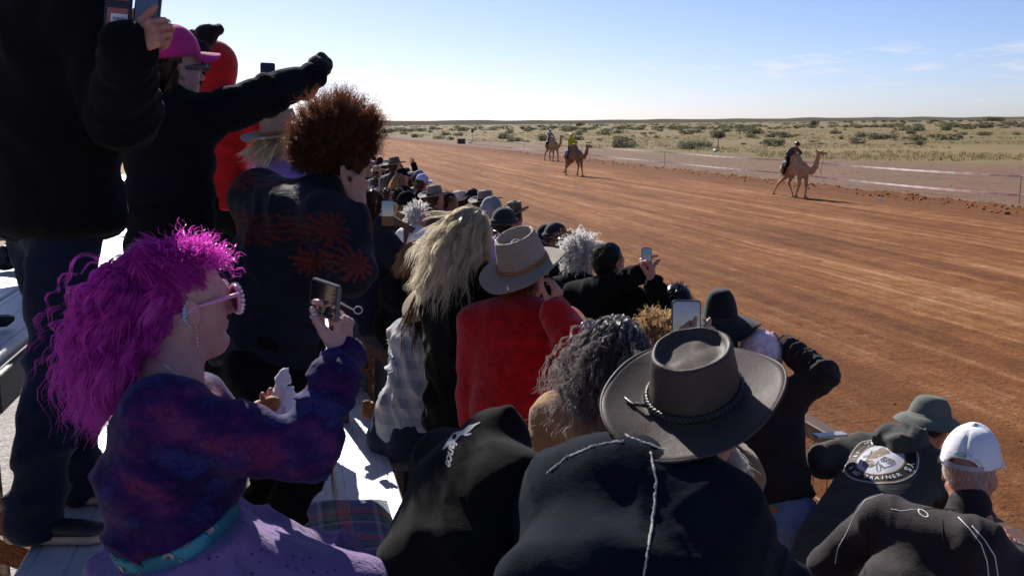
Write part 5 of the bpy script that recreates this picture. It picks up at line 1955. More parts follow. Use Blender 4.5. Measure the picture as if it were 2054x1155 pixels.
def beads(pts, r, n=6):
    """small round beads at pts"""
    g = Geo()
    for p in pts:
        th = np.linspace(-PI / 2, PI / 2, 5)
        v = [(math.cos(t) * math.cos(a), math.cos(t) * math.sin(a), math.sin(t)) for t in th for a in np.arange(n) / n * 2 * PI]
        f = [[i * n + j, i * n + (j + 1) % n, (i + 1) * n + (j + 1) % n, (i + 1) * n + j] for i in range(4) for j in range(n)]
        g.add(np.asarray(p) + np.array(v) * r, np.array(f))
    return g
# ------------------------------------------------------------------ the grandstand, its rails, the track fence
def m_alu():
    t = NT('weathered_aluminium')
    v = t.obj()
    n1 = t.noise(v, 3.0, 5)
    n2 = t.noise(t.obj((60, 3, 60)), 1.0, 4)
    c = t.ramp(n1, [(0.3, (0.50, 0.52, 0.55)), (0.7, (0.62, 0.64, 0.66))])
    c = t.mix(t.ramp(t.noise(v, 70, 3), [(0.62, 0.0), (0.70, 0.6)]), c, (0.22, 0.21, 0.20))
    t.col(t.mix(t.ramp(n2, [(0.5, 0.0), (0.8, 0.4)]), c, (0.38, 0.38, 0.39)))
    t.bump((n2, 0.0015), (t.noise(v, 240, 3), 0.0006))
    return t.set(0.48, 0.25, spec=0.5)


def m_rust(name, paint, amount):
    t = NT(name)
    v = t.obj()
    n1 = t.noise(v, 16, 6, 0.65)
    n2 = t.noise(v, 90, 4, 0.7)
    rust = t.ramp(n2, [(0.3, (0.09, 0.030, 0.012)), (0.7, (0.26, 0.10, 0.038))])
    k = t.ramp(n1, [(0.56 - amount * 0.3, 0.0), (0.62 - amount * 0.25, 1.0)])
    t.col(t.mix(k, paint, rust))
    t.l(t.mix(k, (0.62, 0.62, 0.62), (0.9, 0.9, 0.9)), t.p.inputs['Roughness'])
    t.bump((n1, 0.001), (n2, 0.0012))
    t.p.inputs['Specular IOR Level'].default_value = 0.22
    return t.m


M_ALU = m_alu()
M_RUST = m_rust('rusted_cream_steel', (0.36, 0.27, 0.18), 0.55)
M_BROWN = m_rust('brown_painted_steel', (0.085, 0.046, 0.034), 0.02)
M_RUBBER = plain('black_rubber', (0.012, 0.012, 0.012), 0.7, var=0.2)
M_DARKST = plain('dark_painted_timber', (0.022, 0.020, 0.020), 0.6, nsc=60, nd=0.004, var=0.3)
M_WIRE = plain('dark_galvanised_wire', (0.06, 0.055, 0.05), 0.5, 0.4, var=0.2)

stand = empty('grandstand', (0, 0, 0), 'open steel grandstand with stepped aluminium planks and brown handrails', 'grandstand')


def plank(x0, x1, y0, y1, z, name='plank', mat=None, th=0.045, grooves=(0.12, 0.5, 0.88)):
    w = x1 - x0
    pr = [(x0 + 0.004, z - th), (x0, z - th + 0.004), (x0, z - 0.006), (x0 + 0.004, z - 0.0015), (x0 + 0.007, z)]
    for g in grooves:
        gx = x0 + w * g
        pr += [(gx - 0.004, z), (gx - 0.0025, z - 0.004), (gx + 0.0025, z - 0.004), (gx + 0.004, z)]
    pr += [(x1 - 0.007, z), (x1 - 0.004, z - 0.0015), (x1, z - 0.006), (x1, z - th + 0.004), (x1 - 0.004, z - th)]
    m = len(pr)
    v = [(x, y0, zz) for x, zz in pr] + [(x, y1, zz) for x, zz in pr]
    f = [np.array([[i, i + m, (i + 1) % m + m, (i + 1) % m] for i in range(m)]), np.array([list(range(m))]), np.array([[m + i for i in range(m)][::-1]])]
    return obj(name, v, f, mat or M_ALU, stand, smooth=False)


ROWS = {'C': (2.52, ((-1.62, -1.32), (-1.30, -1.0))), 'B': (2.12, ((-0.76, -0.49), (-0.47, -0.20))), 'A': (1.72, ((-0.12, 0.145), (0.165, 0.43))),
        'D': (1.15, ((0.50, 0.80), (0.82, 1.20)))}
for rname, (z, strips) in ROWS.items():
    for x0, x1 in strips:
        for y0 in (-2.4, 1.6, 5.6, 9.6, 13.6, 17.6):
            plank(x0, x1, y0 + 0.004, y0 + 3.996, z)
for k in range(4):
    for y0 in (-2.4, 3.6, 9.6, 15.6, 21.6, 27.6):
        plank(1.55 + k * 0.32, 1.86 + k * 0.32, y0 + 0.004, y0 + 5.996, 0.55, grooves=(0.5,))
# black grip blocks on the plank joint
for k in range(3):
    g = Geo()
    g.bbox((0.154, 4.86 + k * 0.17, 1.7235), 0.062, 0.085, 0.007, 0.002)
    g.build('grip_strip', M_RUBBER, stand)
# dark fascia boards under the back edge of the rows
for (x, z, y0, y1) in ((-0.985, 2.41, -2.4, 3.55), (-0.985, 2.41, 3.57, 9.5)):
    g = Geo(); g.bbox((x, (y0 + y1) / 2, z), 0.03, y1 - y0, 0.13, 0.004)
    g.build('fascia_board', M_DARKST, stand)
# stringers and posts
for y in (-1.8, 0.6, 3.06, 5.55, 8.0, 10.4, 12.8, 15.2, 17.6, 20.0):
    for x, z in ((-1.58, 2.47), (-1.02, 2.34 if y != 3.06 else 2.34), (-0.45, 2.07), (0.16, 1.67), (0.86, 1.10)):
        g = Geo(); g.bbox((x, y, z / 2), 0.06, 0.06, z, 0.006)
        g.build('post', M_RUST, stand)
    g = Geo()
    a, b = V(-1.6, y + 0.045, 2.43), V(1.1, y + 0.045, 1.0)
    dv = nrm(b - a); nn = np.cross(V(0, 1, 0), dv)
    g.bbox((a + b) / 2, np.linalg.norm(b - a), 0.03, 0.07, 0.004, ax=(dv, V(0, 1, 0), nn))
    g.build('stringer', M_RUST, stand)
    for k in range(2):
        g = Geo(); z = (0.55, 0.25)[k]
        if y < 6 and k: continue
        g.bbox((2.15, y, z / 2), 0.06, 0.06, z, 0.005)
        g.build('post', M_RUST, stand)
        break


def bar(a, b, w, h, mat, parent, name='handrail'):
    a, b = np.asarray(a, float), np.asarray(b, float)
    dv = nrm(b - a)
    s = nrm(np.cross(UP, dv)) if abs(dv[2]) < 0.95 else V(1, 0, 0)
    g = Geo(); g.bbox((a + b) / 2, np.linalg.norm(b - a), w, h, 0.005, ax=(dv, s, np.cross(dv, s)))
    return g.build(name, mat, parent)


def stair_rail(p0, p1, ext0, ext1, posts=(), drop=0.9, lower=None):
    d = p1 - p0
    a, b = p0 - d * ext0, p1 + d * ext1
    bar(a, b, 0.05, 0.055, M_BROWN, stand)
    if lower: bar(a - UP * lower, b - UP * lower, 0.045, 0.05, M_BROWN, stand)
    for t in posts:
        q = a + (b - a) * t
        bar(q - UP * 0.03, q - UP * drop, 0.045, 0.045, M_BROWN, stand, 'rail_post')


stair_rail(W(744, 503, 6.0), W(838, 572, 6.0), 1.6, 1.1, (0.12, 0.55, 0.93), 1.0)
stair_rail(W(740, 548, 6.6), W(818, 585, 6.6), 1.6, 0.6, (0.2, 0.85), 0.9)
stair_rail(W(706, 677, 5.3), W(790, 724, 5.3), 0.5, 1.0, (0.1, 0.62), 0.75)
stair_rail(W(450, 312, 6.0), W(506, 348, 6.0), 2.6, 0.8, (0.2, 0.7), 1.0, None)
stair_rail(W(600, 330, 9.5), W(800, 446, 9.5), 0.5, 0.15, (0.3, 0.95), 1.0)
bar(W(233, 406, 7.5), W(262, 402, 7.5), 0.05, 0.05, M_BROWN, stand)
# rusty seat frame seen between the planks
fr_ = Geo()
for a, b in (((702, 712), (742, 716)), ((702, 742), (748, 744)), ((746, 715), (744, 840)), ((706, 700), (704, 800))):
    A_, B_ = W(*a, 5.9), W(*b, 5.9)
    dv = nrm(B_ - A_); s_ = nrm(np.cross(dv, F))
    fr_.bbox((A_ + B_) / 2, np.linalg.norm(B_ - A_), 0.035, 0.035, 0.003, ax=(dv, s_, np.cross(dv, s_)))
fr_.build('seat_frame', M_RUST, stand)

# fence along the track: brown top rail, posts, wire mesh panels
fence = empty('track_fence', (2.9, 0, 0), 'brown steel top rail fence with dark wire mesh along the near edge of the track', 'fence')
FX, FZ = 2.90, 1.60
for y0, y1 in ((1.0, 4.30), (4.36, 7.2), (7.2, 12.0), (12.0, 20.0), (20.0, 30.0), (30.0, 42.0)):
    g = Geo(); g.bbox((FX, (y0 + y1) / 2, FZ - 0.045), 0.095, y1 - y0 - 0.004, 0.09, 0.006)
    g.build('top_rail', M_BROWN, fence)
for y in (1.9, 4.33, 6.9, 9.4, 11.9, 14.4, 17, 20, 24, 28, 33, 38, 41.8):
    g = Geo(); g.bbox((FX, y, FZ / 2 - 0.047), 0.05, 0.05, FZ - 0.094, 0.005)
    g.build('fence_post', M_BROWN, fence)
g = Geo()
g.bbox(W(1665, 872, 4.75), 0.16, 0.06, 0.012, 0.003)
g.build('rail_bracket', plain('bare_steel', (0.42, 0.40, 0.38), 0.4, 0.6), fence)
wires = Geo()
for z in np.arange(0.12, FZ - 0.1, 0.17): wires.tube([V(FX + 0.03, 1.0, z), V(FX + 0.03, 42, z)], 0.0035, 4, cap=False)
for y in np.arange(1.0, 16.0, 0.15): wires.tube([V(FX + 0.034, y, 0.03), V(FX + 0.034, y, FZ - 0.09)], 0.003, 4, cap=False)
wires.build('wire_mesh', M_WIRE, fence, kind='stuff')

# ------------------------------------------------------------------ barrier tape beyond the track
TFX = 28.2
M_TAPE_T = NT('red_and_white_tape')
_tc = M_TAPE_T.n('TexCoord'); _sp = M_TAPE_T.n('SeparateXYZ'); M_TAPE_T.l(_tc.outputs['Object'], _sp.inputs[0])
_s = M_TAPE_T.math('GREATER_THAN', M_TAPE_T.math('SINE', M_TAPE_T.math('MULTIPLY', _sp.outputs['Y'], 2 * PI / 1.1)), 0.0)
M_TAPE_T.col(M_TAPE_T.mix(_s, (0.84, 0.80, 0.78), (0.78, 0.50, 0.45)))
M_TAPE_T.p.inputs['Transmission Weight'].default_value = 0.0
_tr = M_TAPE_T.n('BsdfTranslucent'); _tr.inputs['Color'].default_value = (0.85, 0.62, 0.58, 1)
_mx = M_TAPE_T.n('MixShader'); _mx.inputs[0].default_value = 0.55
M_TAPE_T.l(M_TAPE_T.p.outputs[0], _mx.inputs[1]); M_TAPE_T.l(_tr.outputs[0], _mx.inputs[2]); M_TAPE_T.l(_mx.outputs[0], M_TAPE_T.o.inputs['Surface'])
M_TAPE = M_TAPE_T.set(0.5)
_ys = [13, 34, 52, 72, 94, 118, 138, 158]
for hz, nm in ((1.06, 'upper'), (0.32, 'lower')):
    v, n = [], 0
    for a, b in zip(_ys[:-1], _ys[1:]):
        for t in np.linspace(0, 1, 15)[:-1]:
            y = a + (b - a) * t
            z = hz - 0.07 * (1 - (2 * t - 1) ** 2) * (0.6 + 0.8 * ((a * 7) % 3) / 3) + 0.02 * math.sin(a)
            tw = 0.5 * math.sin(t * 5 + a)
            hw = 0.042
            v += [(TFX - math.sin(tw) * hw, y, z + math.cos(tw) * hw), (TFX + 0.0008 - math.sin(tw) * hw, y, z + math.cos(tw) * hw),
                  (TFX + 0.0008 + math.sin(tw) * hw, y, z - math.cos(tw) * hw), (TFX + math.sin(tw) * hw, y, z - math.cos(tw) * hw)]
            n += 1
    f = [[i * 4 + j, i * 4 + (j + 1) % 4, (i + 1) * 4 + (j + 1) % 4, (i + 1) * 4 + j] for i in range(n - 1) for j in range(4)]
    tag(obj('barrier_tape', v, np.array(f), M_TAPE, smooth=False),
        'upper line of red and white plastic tape strung beyond the track' if nm == 'upper' else 'lower line of red and white plastic tape strung beyond the track', 'tape', 'tape lines beyond the track')
M_PICKET = plain('dark_steel_picket', (0.10, 0.085, 0.075), 0.7)
g = Geo(); g.bbox((0, 0, 0.56), 0.020, 0.020, 1.12, 0.003); g.bbox((0.012, 0, 0.56), 0.02, 0.006, 1.10, 0.002)
_me = make_mesh('tape_picket', np.concatenate(g.v), [np.concatenate([x for x in g.f if x.shape[1] == 4]), np.concatenate([x for x in g.f if x.shape[1] == 3])], False)
_me.materials.append(M_PICKET)
for y in _ys:
    o = link(bpy.data.objects.new('tape_picket', _me)); o.location = (TFX + 0.03, y, 0)
    tag(o, 'thin dark steel picket holding the two tape lines', 'picket', 'pickets of the tape barrier')

# a dark equipment box, pale tub and a sign post on the far verge
_g = ground_at(925, 289)
bx = empty('storage_box', _g, 'dark grey storage box standing on the far verge at the start of the tape', 'box')
g = Geo(); g.bbox(_g + V(0, 0, 0.42), 1.25, 0.9, 0.78, 0.03); g.build('box_body', plain('dark_grey_metal', (0.06, 0.06, 0.06), 0.6), bx)
g = Geo(); g.bbox(_g + V(0, 0, 0.85), 1.32, 0.97, 0.07, 0.02); g.build('lid', plain('grey_metal', (0.12, 0.12, 0.12), 0.5), bx)
_g = ground_at(942, 288)
g = Geo(); g.bbox(_g + V(0, 0, 0.12), 0.8, 0.5, 0.22, 0.04)
tag(g.build('plastic_tub', plain('white_plastic', (0.7, 0.69, 0.66), 0.5)), 'small white plastic tub lying beside the dark storage box', 'tub')
_g = ground_at(948, 286)
sg = empty('sign_post', _g, 'thin post with a small dark board near the storage box', 'post')
g = Geo(); g.bbox(_g + V(0, 0, 1.05), 0.07, 0.07, 2.1, 0.01); g.build('pole', M_PICKET, sg)
g = Geo(); g.bbox(_g + V(0, -0.06, 2.1), 0.5, 0.04, 0.62, 0.01); g.build('board', plain('weathered_board', (0.11, 0.10, 0.09), 0.8), sg)
_g = ground_at(1764, 405)
g = Geo(); g.tube([_g + V(-0.08, 0, 0.11), _g + V(0.0, 0, 0.13), _g + V(0.12, 0.02, 0.12)], [0.04, 0.05, 0.03], 7)
tag(g.build('plastic_bottle', plain('clear_white_plastic', (0.8, 0.8, 0.8), 0.3)), 'white plastic bottle dropped on the dirt berm right of the leading camel', 'bottle')
_g = ground_at(1438, 304)
g = Geo(); g.bbox(_g + V(0, 0, 0.12), 0.7, 0.5, 0.24, 0.05)
tag(g.build('plastic_crate', plain('pale_plastic', (0.6, 0.6, 0.58), 0.5)), 'pale plastic crate on bare ground below the flat-topped tree', 'crate')


# ------------------------------------------------------------------ parked cars behind the stand
def parked_car(x, y, az, paint, label, L=4.9, Wd=1.9, Hh=1.85):
    root = empty('parked_car', (x, y, 0), label, 'car')
    fw, sd = azv(az), azv(az + 90)

    def P3(l, w, h): return V(x, y, 0) + fw * l + sd * w + UP * h
    def prism(prof, w, name, mat, inset=0.0, parent=root):
        m = len(prof)
        v = [P3(l, -w / 2 + (inset if h > 1.1 else 0), h) for l, h in prof] + [P3(l, w / 2 - (inset if h > 1.1 else 0), h) for l, h in prof]
        f = [np.array([[i, (i + 1) % m, (i + 1) % m + m, i + m] for i in range(m)]), np.array([list(range(m))[::-1]]), np.array([list(range(m, 2 * m))])]
        return obj(name, v, f, mat, parent, smooth=False)
    h = L / 2
    prism([(-h, 0.45), (-h + 0.05, 0.35), (h - 0.1, 0.35), (h, 0.5), (h - 0.02, 0.95), (h - 0.25, 1.08), (h - 1.35, 1.14), (h - 1.95, Hh - 0.05), (h - 2.3, Hh), (-h + 0.25, Hh), (-h + 0.05, Hh - 0.1), (-h, 1.1)], Wd, 'body', paint, 0.12)
    gl = plain('car_glass', (0.02, 0.025, 0.03), 0.08, var=0.0)
    for s in (-1, 1):
        for a, b in ((h - 1.95, h - 2.75), (h - 2.85, h - 3.75), (h - 3.85, -h + 0.35)):
            v = [P3(a + (0.22 if a > h - 2 else 0), s * (Wd / 2 - 0.10), 1.18), P3(b, s * (Wd / 2 - 0.10), 1.18), P3(b, s * (Wd / 2 - 0.115), Hh - 0.14), P3(a - (0.12 if a > h - 2 else 0), s * (Wd / 2 - 0.115), Hh - 0.14)]
            v = v + [q + sd * s * 0.012 for q in v]
            obj('window', v, np.array([[0, 1, 2, 3], [7, 6, 5, 4], [0, 4, 5, 1], [1, 5, 6, 2], [2, 6, 7, 3], [3, 7, 4, 0]]), gl, root, smooth=False)
        for l in (h - 0.95, -h + 0.95):
            g = Geo(); c = P3(l, s * (Wd / 2 - 0.12), 0.36)
            g.tube([c - sd * 0.11, c + sd * 0.11], 0.36, 18)
            w = g.build('wheel', PLASTIC_BLK, root)
            g = Geo(); g.tube([c + sd * s * 0.112, c + sd * s * 0.118], 0.21, 14); g.build('rim', SILVER, w)
        g = Geo(); g.bbox(P3(-h - 0.012, s * (Wd / 2 - 0.18), 0.98), 0.03, 0.16, 0.3, 0.01, ax=(fw, sd, UP)); g.build('tail_light', plain('red_lens', (0.4, 0.01, 0.01), 0.2), root)
    v = [P3(-h + 0.0, -0.72, 1.15), P3(-h + 0.0, 0.72, 1.15), P3(-h + 0.05, 0.66, Hh - 0.16), P3(-h + 0.05, -0.66, Hh - 0.16)]
    v = v + [q - fw * 0.014 for q in v]
    obj('window', v, np.array([[3, 2, 1, 0], [4, 5, 6, 7], [0, 1, 5, 4], [1, 2, 6, 5], [2, 3, 7, 6], [3, 0, 4, 7]]), gl, root, smooth=False)
    g = Geo(); g.bbox(P3(-h - 0.03, 0, 0.5), 0.1, Wd * 0.96, 0.2, 0.03, ax=(fw, sd, UP)); g.build('bumper', PLASTIC_GRY, root)


WHITE_PAINT = plain('white_car_paint', (0.78, 0.78, 0.77), 0.25, var=0.0)
parked_car(-1.6, 33.0, 175, WHITE_PAINT, 'white four wheel drive parked behind the stand, seen below the pointing arm')
parked_car(-4.4, 31.0, 165, WHITE_PAINT, 'white wagon parked behind the stand, mostly hidden behind the puffer jacket')
parked_car(-8.9, 36.0, 160, plain('silver_car_paint', (0.45, 0.46, 0.48), 0.3, 0.4, var=0.0), 'silver wagon parked at the far left behind the stand')

# ------------------------------------------------------------------ foreground people
def person(P, label, group=None):
    c = P.pel
    return empty('person', (c[0], c[1], P.floor), label, 'person', group)


def seam(name, garment, pts, r, mat, lift=0.0, n=40, rough=0.0, toward=None):
    """a raised seam or piping laid along the garment through the given rough points"""
    me = garment.data
    w = world_loc(garment)
    vs = np.empty(len(me.vertices) * 3, dtype=np.float32); me.vertices.foreach_get('co', vs)
    vs = vs.reshape(-1, 3) + w
    t = BVHTree.FromPolygons([tuple(x) for x in vs], [tuple(p.vertices) for p in me.polygons])
    pts = np.asarray(pts, float)
    s = np.linspace(0, len(pts) - 1, n)
    q = np.stack([np.interp(s, np.arange(len(pts)), pts[:, k]) for k in range(3)], 1)
    out = []
    for p in q:
        if toward is not None:
            h = t.ray_cast(Vector(CAM_POS), Vector(nrm(p - CAM_POS)), 30)
            co, nn = h[0], h[1]
            if co is None: co, nn, _, _ = t.find_nearest(Vector(p))
        else:
            co, nn, _, _ = t.find_nearest(Vector(p))
        out.append(np.array(co) + np.array(nn) * lift)
    out = np.array(out)
    g = Geo()
    rr = np.full(n, r)
    if rough:
        rr = r * (1 + rough * (vnoise(np.arange(n) * 0.9, np.zeros(n), np.zeros(n), 2) - 0.4) * 2)
        out = out + (np.stack([vnoise(np.arange(n) * 0.8, np.zeros(n), np.zeros(n), 4 + k) for k in range(3)], 1) - 0.5) * r * 1.2
    g.tube(out, rr, 6)
    return g.build(name, mat, garment, True)


# --- man in black at the far left, standing on the upper plank, filming with a wallet phone
P = Person(W(112, -118, 2.86), 52, 2.12, h=1.80, lean=3, width=1.18)
P.an = [V(*W(150, 985, 3.18)[:2], 2.205), V(*W(70, 1062, 2.88)[:2], 2.205)]
P.kn = [ik(P.hipj[i], P.an[i], 0.46, 0.455, P.bf) for i in (0, 1)]
P.arm(1, W(258, 92, 2.52), W(345, 190, 2.5) - P.sh[1] - UP * 0.2)
P.arm(0, W(250, 88, 2.72), -UP + P.br * 0.2)
r = person(P, 'person in black jacket and navy jeans with tan-soled shoes, standing tall at the far left')
body(P, r, SKIN_R, 0.009, False, detail=False, hands=(dict(d=UP * 0.9 + R * 0.35, pn=R * 0.6 + F * 0.3, curl=(0.35, 0.4, 0.4, 0.4)),
     dict(d=UP * 0.35 + R * 0.75, pn=-U * 0.2 + F * 0.9 - R * 0.3, curl=(0.7, 0.8, 0.95, 1.05), thumb=(0.4, 0.1), sc=0.92, vox=0.0033)))
top(P, r, 'jacket', BLK_DEEP, 0.010, bulk=0.048, fold=0.010, fw=0.07, sleeve=(0.070, 0.064, 0.044), hem=0.10, collar=0.05, belly=1)
trousers(P, r, 'jeans', NAVY_JEAN, 0.011, fold=0.014, r=(0.104, 0.080, 0.070))
shoes(P, r, SHOE_BLK, SOLE, az=103, ln=0.30)
hair(P, r, H_DRK, 'short', 500, 0.03)
wb = [P.wr[1] + nrm(P.wr[1] - P.el[1]) * 0.012 + (nrm(np.cross(nrm(P.wr[1] - P.el[1]), UP)) * math.cos(a) + nrm(np.cross(nrm(P.wr[1] - P.el[1]), np.cross(nrm(P.wr[1] - P.el[1]), UP))) * math.sin(a)) * 0.036 for a in np.arange(14) / 14 * 2 * PI]
beads(wb, 0.008).build('bracelet', PLASTIC_BLK, r, True)

wp = empty('wallet_phone', W(268, 20, 2.56), 'open black wallet phone case with cards, held up by the man in black', 'phone')
_c = W(268, 20, 2.56)
lr, lu = nrm(R + F * 0.35), nrm(U + R * 0.06)
rr_, ru = nrm(R - F * 0.12), nrm(U + R * 0.10)
g = Geo(); g.bbox(_c - lr * 0.036 * 1.0, 0.066, 0.006, 0.150, 0.003, ax=(lr, np.cross(lu, lr), lu)); g.build('case_flap', PLASTIC_BLK, wp)
ln_ = np.cross(lr, lu) * 1.0
for dz, hh, mat in ((0.050, 0.040, plain('orange_bank_card', (0.30, 0.09, 0.03), 0.4, vs=60, var=0.6)), (0.022, 0.006, plain('rose_card_edge', (0.36, 0.10, 0.08), 0.4)), (-0.030, 0.060, plain('rose_card', (0.36, 0.10, 0.09), 0.4))):
    g = Geo(); g.bbox(_c - lr * 0.037 + lu * dz + ln_ * 0.0045, 0.050, 0.003, hh, 0.001, ax=(lr, np.cross(lu, lr), lu)); cd = g.build('card', mat, wp)
g = Geo(); g.bbox(_c - lr * 0.033 - lu * 0.030 + ln_ * 0.0068, 0.040, 0.001, 0.030, 0.0004, ax=(lr, np.cross(lu, lr), lu)); lb = g.build('card_label', PAPER, cd)
g = Geo()
for k in range(9): g.box(_c - lr * (0.046 - k * 0.0034) - lu * 0.028 + ln_ * 0.0079, 0.0012 + 0.001 * (k % 3 == 0), 0.0004, 0.007, ax=(lr, np.cross(lu, lr), lu))
g.build('barcode', plain('blue_black_ink', (0.02, 0.02, 0.05), 0.6), cd, kind='stuff')
g = Geo(); g.bbox(_c + rr_ * 0.038, 0.072, 0.011, 0.150, 0.004, ax=(rr_, np.cross(ru, rr_), ru)); g.build('phone_case', PLASTIC_BLK, wp)
rn_ = np.cross(rr_, ru)
g = Geo(); g.bbox(_c + rr_ * 0.038 + rn_ * 0.006, 0.060, 0.0015, 0.140, 0.0007, ax=(rr_, np.cross(ru, rr_), ru)); g.build('screen', plain('phone_glass_showing_sky', (0.10, 0.13, 0.20), 0.15), wp)

# --- woman with magenta ponytail
P2 = P = Person(W(370, 606, 2.15), 78, 1.72, h=1.58, faz=64, fpitch=2, lean=1, sit=True, width=1.16)
P.pel = W(335, 1165, 2.08); P.chest = W(330, 850, 2.08); P.neck = W(338, 765, 2.12)
P.su = nrm(P.neck - P.pel); P.sf = nrm(P.tf - P.su * np.dot(P.tf, P.su))
P.sh = [W(395, 815, 2.28), W(325, 835, 1.98)]
P.hipj = [P.pel - P.br * 0.1, P.pel + P.br * 0.1]
P.kn = [W(700, 1165, 2.42), W(728, 1200, 2.13)]
P.an = [P.kn[0] - UP * 0.42 - P.bf * 0.05, P.kn[1] - UP * 0.40 - P.bf * 0.05]
P.el = [W(520, 920, 2.42), W(612, 902, 2.03)]
P.wr = [W(628, 838, 2.30), W(691, 716, 2.12)]
r = person(P, 'person with a long magenta ponytail and pink sunglasses, purple print top and lilac skirt')
body(P, r, SKIN_P, 0.0034, True, hands=(dict(d=-R * 0.85 + U * 0.25, pn=U * 0.5 - F * 0.6, curl=(0.5, 0.55, 0.6, 0.6), thumb=(0.5, 0.2), vox=0.004),
     dict(d=U * 0.97 - R * 0.03, pn=-R * 0.92 + F * 0.25, curl=(0.50, 0.78, 0.88, 0.95), thumb=(0.60, 0.60), sc=1.05, vox=0.0026, spread=0.05)),
     neck_r=0.060, full=0.55)
S = Sdf(0.05)
S.ell(W(350, 1062, 2.07), W(335, 945, 2.06), P.bf, 0.130, 0.155, 0.126, 0.155, fold=0.014, fw=0.06, cap=0.2, seed=1)
S.ell(W(335, 955, 2.07), W(322, 850, 2.08), P.bf, 0.128, 0.158, 0.110, 0.158, fold=0.010, fw=0.08, cap=0.5, seed=2)
S.ball(W(395, 905, 2.10), (0.10, 0.13, 0.10), (P.bf, P.br, UP))
S.cone(P.sh[0], P.sh[1], 0.066, 0.070, k=0.05)
S.cone(W(338, 800, 2.16), P.sh[1], 0.050, 0.068, k=0.04)
S.cone(P.sh[1], W(470, 876, 1.99), 0.070, 0.066, k=0.04, fold=0.010, fw=0.05, seed=3)
S.cone(W(470, 876, 1.99), P.el[1], 0.066, 0.057, k=0.03, fold=0.012, fw=0.05, seed=3)
S.cone(P.el[1], W(672, 760, 2.06), 0.062, 0.050, k=0.03, fold=0.011, fw=0.035, seed=5)
S.cone(W(672, 762, 2.06), P.wr[1] - V(0, 0, 0.0), 0.050, 0.043, k=0.012, fold=0.008, fw=0.03, seed=6)
S.cone(P.sh[0], P.el[0], 0.066, 0.056, fold=0.008, fw=0.05); S.cone(P.el[0], P.wr[0], 0.054, 0.042)
c_ = W(372, 742, 2.12)
S.ball(c_ + P.bf * 0.02, (0.092, 0.092, 0.075), k=0.02, op='-')
S.cone(W(375, 752, 2.08), W(405, 800, 2.16), 0.055, 0.020, k=0.012, op='-')
M_COSMIC = m_cosmic()
WC = W(350, 1050, 2.07)
WN = nrm(UP * math.cos(rad(20)) - P.bf * math.sin(rad(20)))


def wcut(X, Y, Z): return -((X - WC[0]) * WN[0] + (Y - WC[1]) * WN[1] + (Z - WC[2]) * WN[2])


v, f = S.mesh(0.0065, noise=(0.003, 14.0), cut=wcut)
tp = obj('top', v, f, M_COSMIC, r)
S = Sdf(0.05)
S.ell(WC - WN * 0.06, WC + WN * 0.06, P.bf, 0.134, 0.158, 0.134, 0.158, cap=0.2)
v, f = S.mesh(0.005, cut=lambda X, Y, Z: np.abs(wcut(X, Y, Z) - 0.006) - 0.017)
obj('waistband', v, f, m_band(), r)
S = Sdf(0.06)
S.ell(WC - UP * 0.16, WC - WN * 0.012, P.bf, 0.19, 0.205, 0.146, 0.168, fold=0.012, fw=0.4, cap=0.25)
for i in (0, 1):
    S.cone(WC - UP * 0.10 + P.bf * 0.06 + P.br * (-0.09, 0.09)[i], P.kn[i] - P.bf * 0.02 + UP * 0.012, 0.115, 0.090, fold=0.020, fw=0.16, seed=i)
S.cone(WC - UP * 0.14 + P.bf * 0.08, (P.kn[0] + P.kn[1]) / 2 - UP * 0.03, 0.13, 0.075, fold=0.02, fw=0.2)
S.ball(P.kn[1] + P.bf * 0.055 - UP * 0.03, 0.075, k=0.02, op='-')
v, f = S.mesh(0.007, noise=(0.006, 13.0), cut=lambda X, Y, Z: np.maximum(2.0 - Z, np.where((X - WC[0]) * P.bf[0] + (Y - WC[1]) * P.bf[1] > 0.17, -1.0, -wcut(X, Y, Z) + 0.016)))
# gathers: soft pleats running down from the waist
th_ = np.arctan2((v - WC) @ P.br, (v - WC) @ P.bf)
pl = vnoise(th_ * 7, (v - WC) @ P.bf * 6, 0 * th_, 3) - 0.5
dn = v - WC; dn[:, 2] *= 0.4; dn /= np.linalg.norm(dn, axis=1)[:, None] + 1e-9
v = v + dn * (pl * 0.030 * np.clip(-(v[:, 2] - WC[2]) / 0.05, 0, 1))[:, None]
obj('skirt', v, f, m_eyelet(), r)
S = Sdf(0.03)
for i in (0, 1):
    S.cone(P.hipj[i] + P.bf * 0.25, P.kn[i], 0.045, 0.058); S.cone(P.kn[i], P.an[i], 0.058, 0.04)
v, f = S.mesh(0.010)
obj('bare_leg', v, f, SKIN_P, r)
shoes(P, r, SHOE_BLK)
# hair: swept back to a high ponytail, curly fringe on top, long wavy tail blowing back
fr = P.head
pony = fr.p(-0.096, 0.0, 0.104)
pv, pf, pt, pn0 = [], [], [], 0


def push(v, f, t):
    global pn0
    pv.append(v); pf.append(f + pn0); pt.append(t); pn0 += len(v)


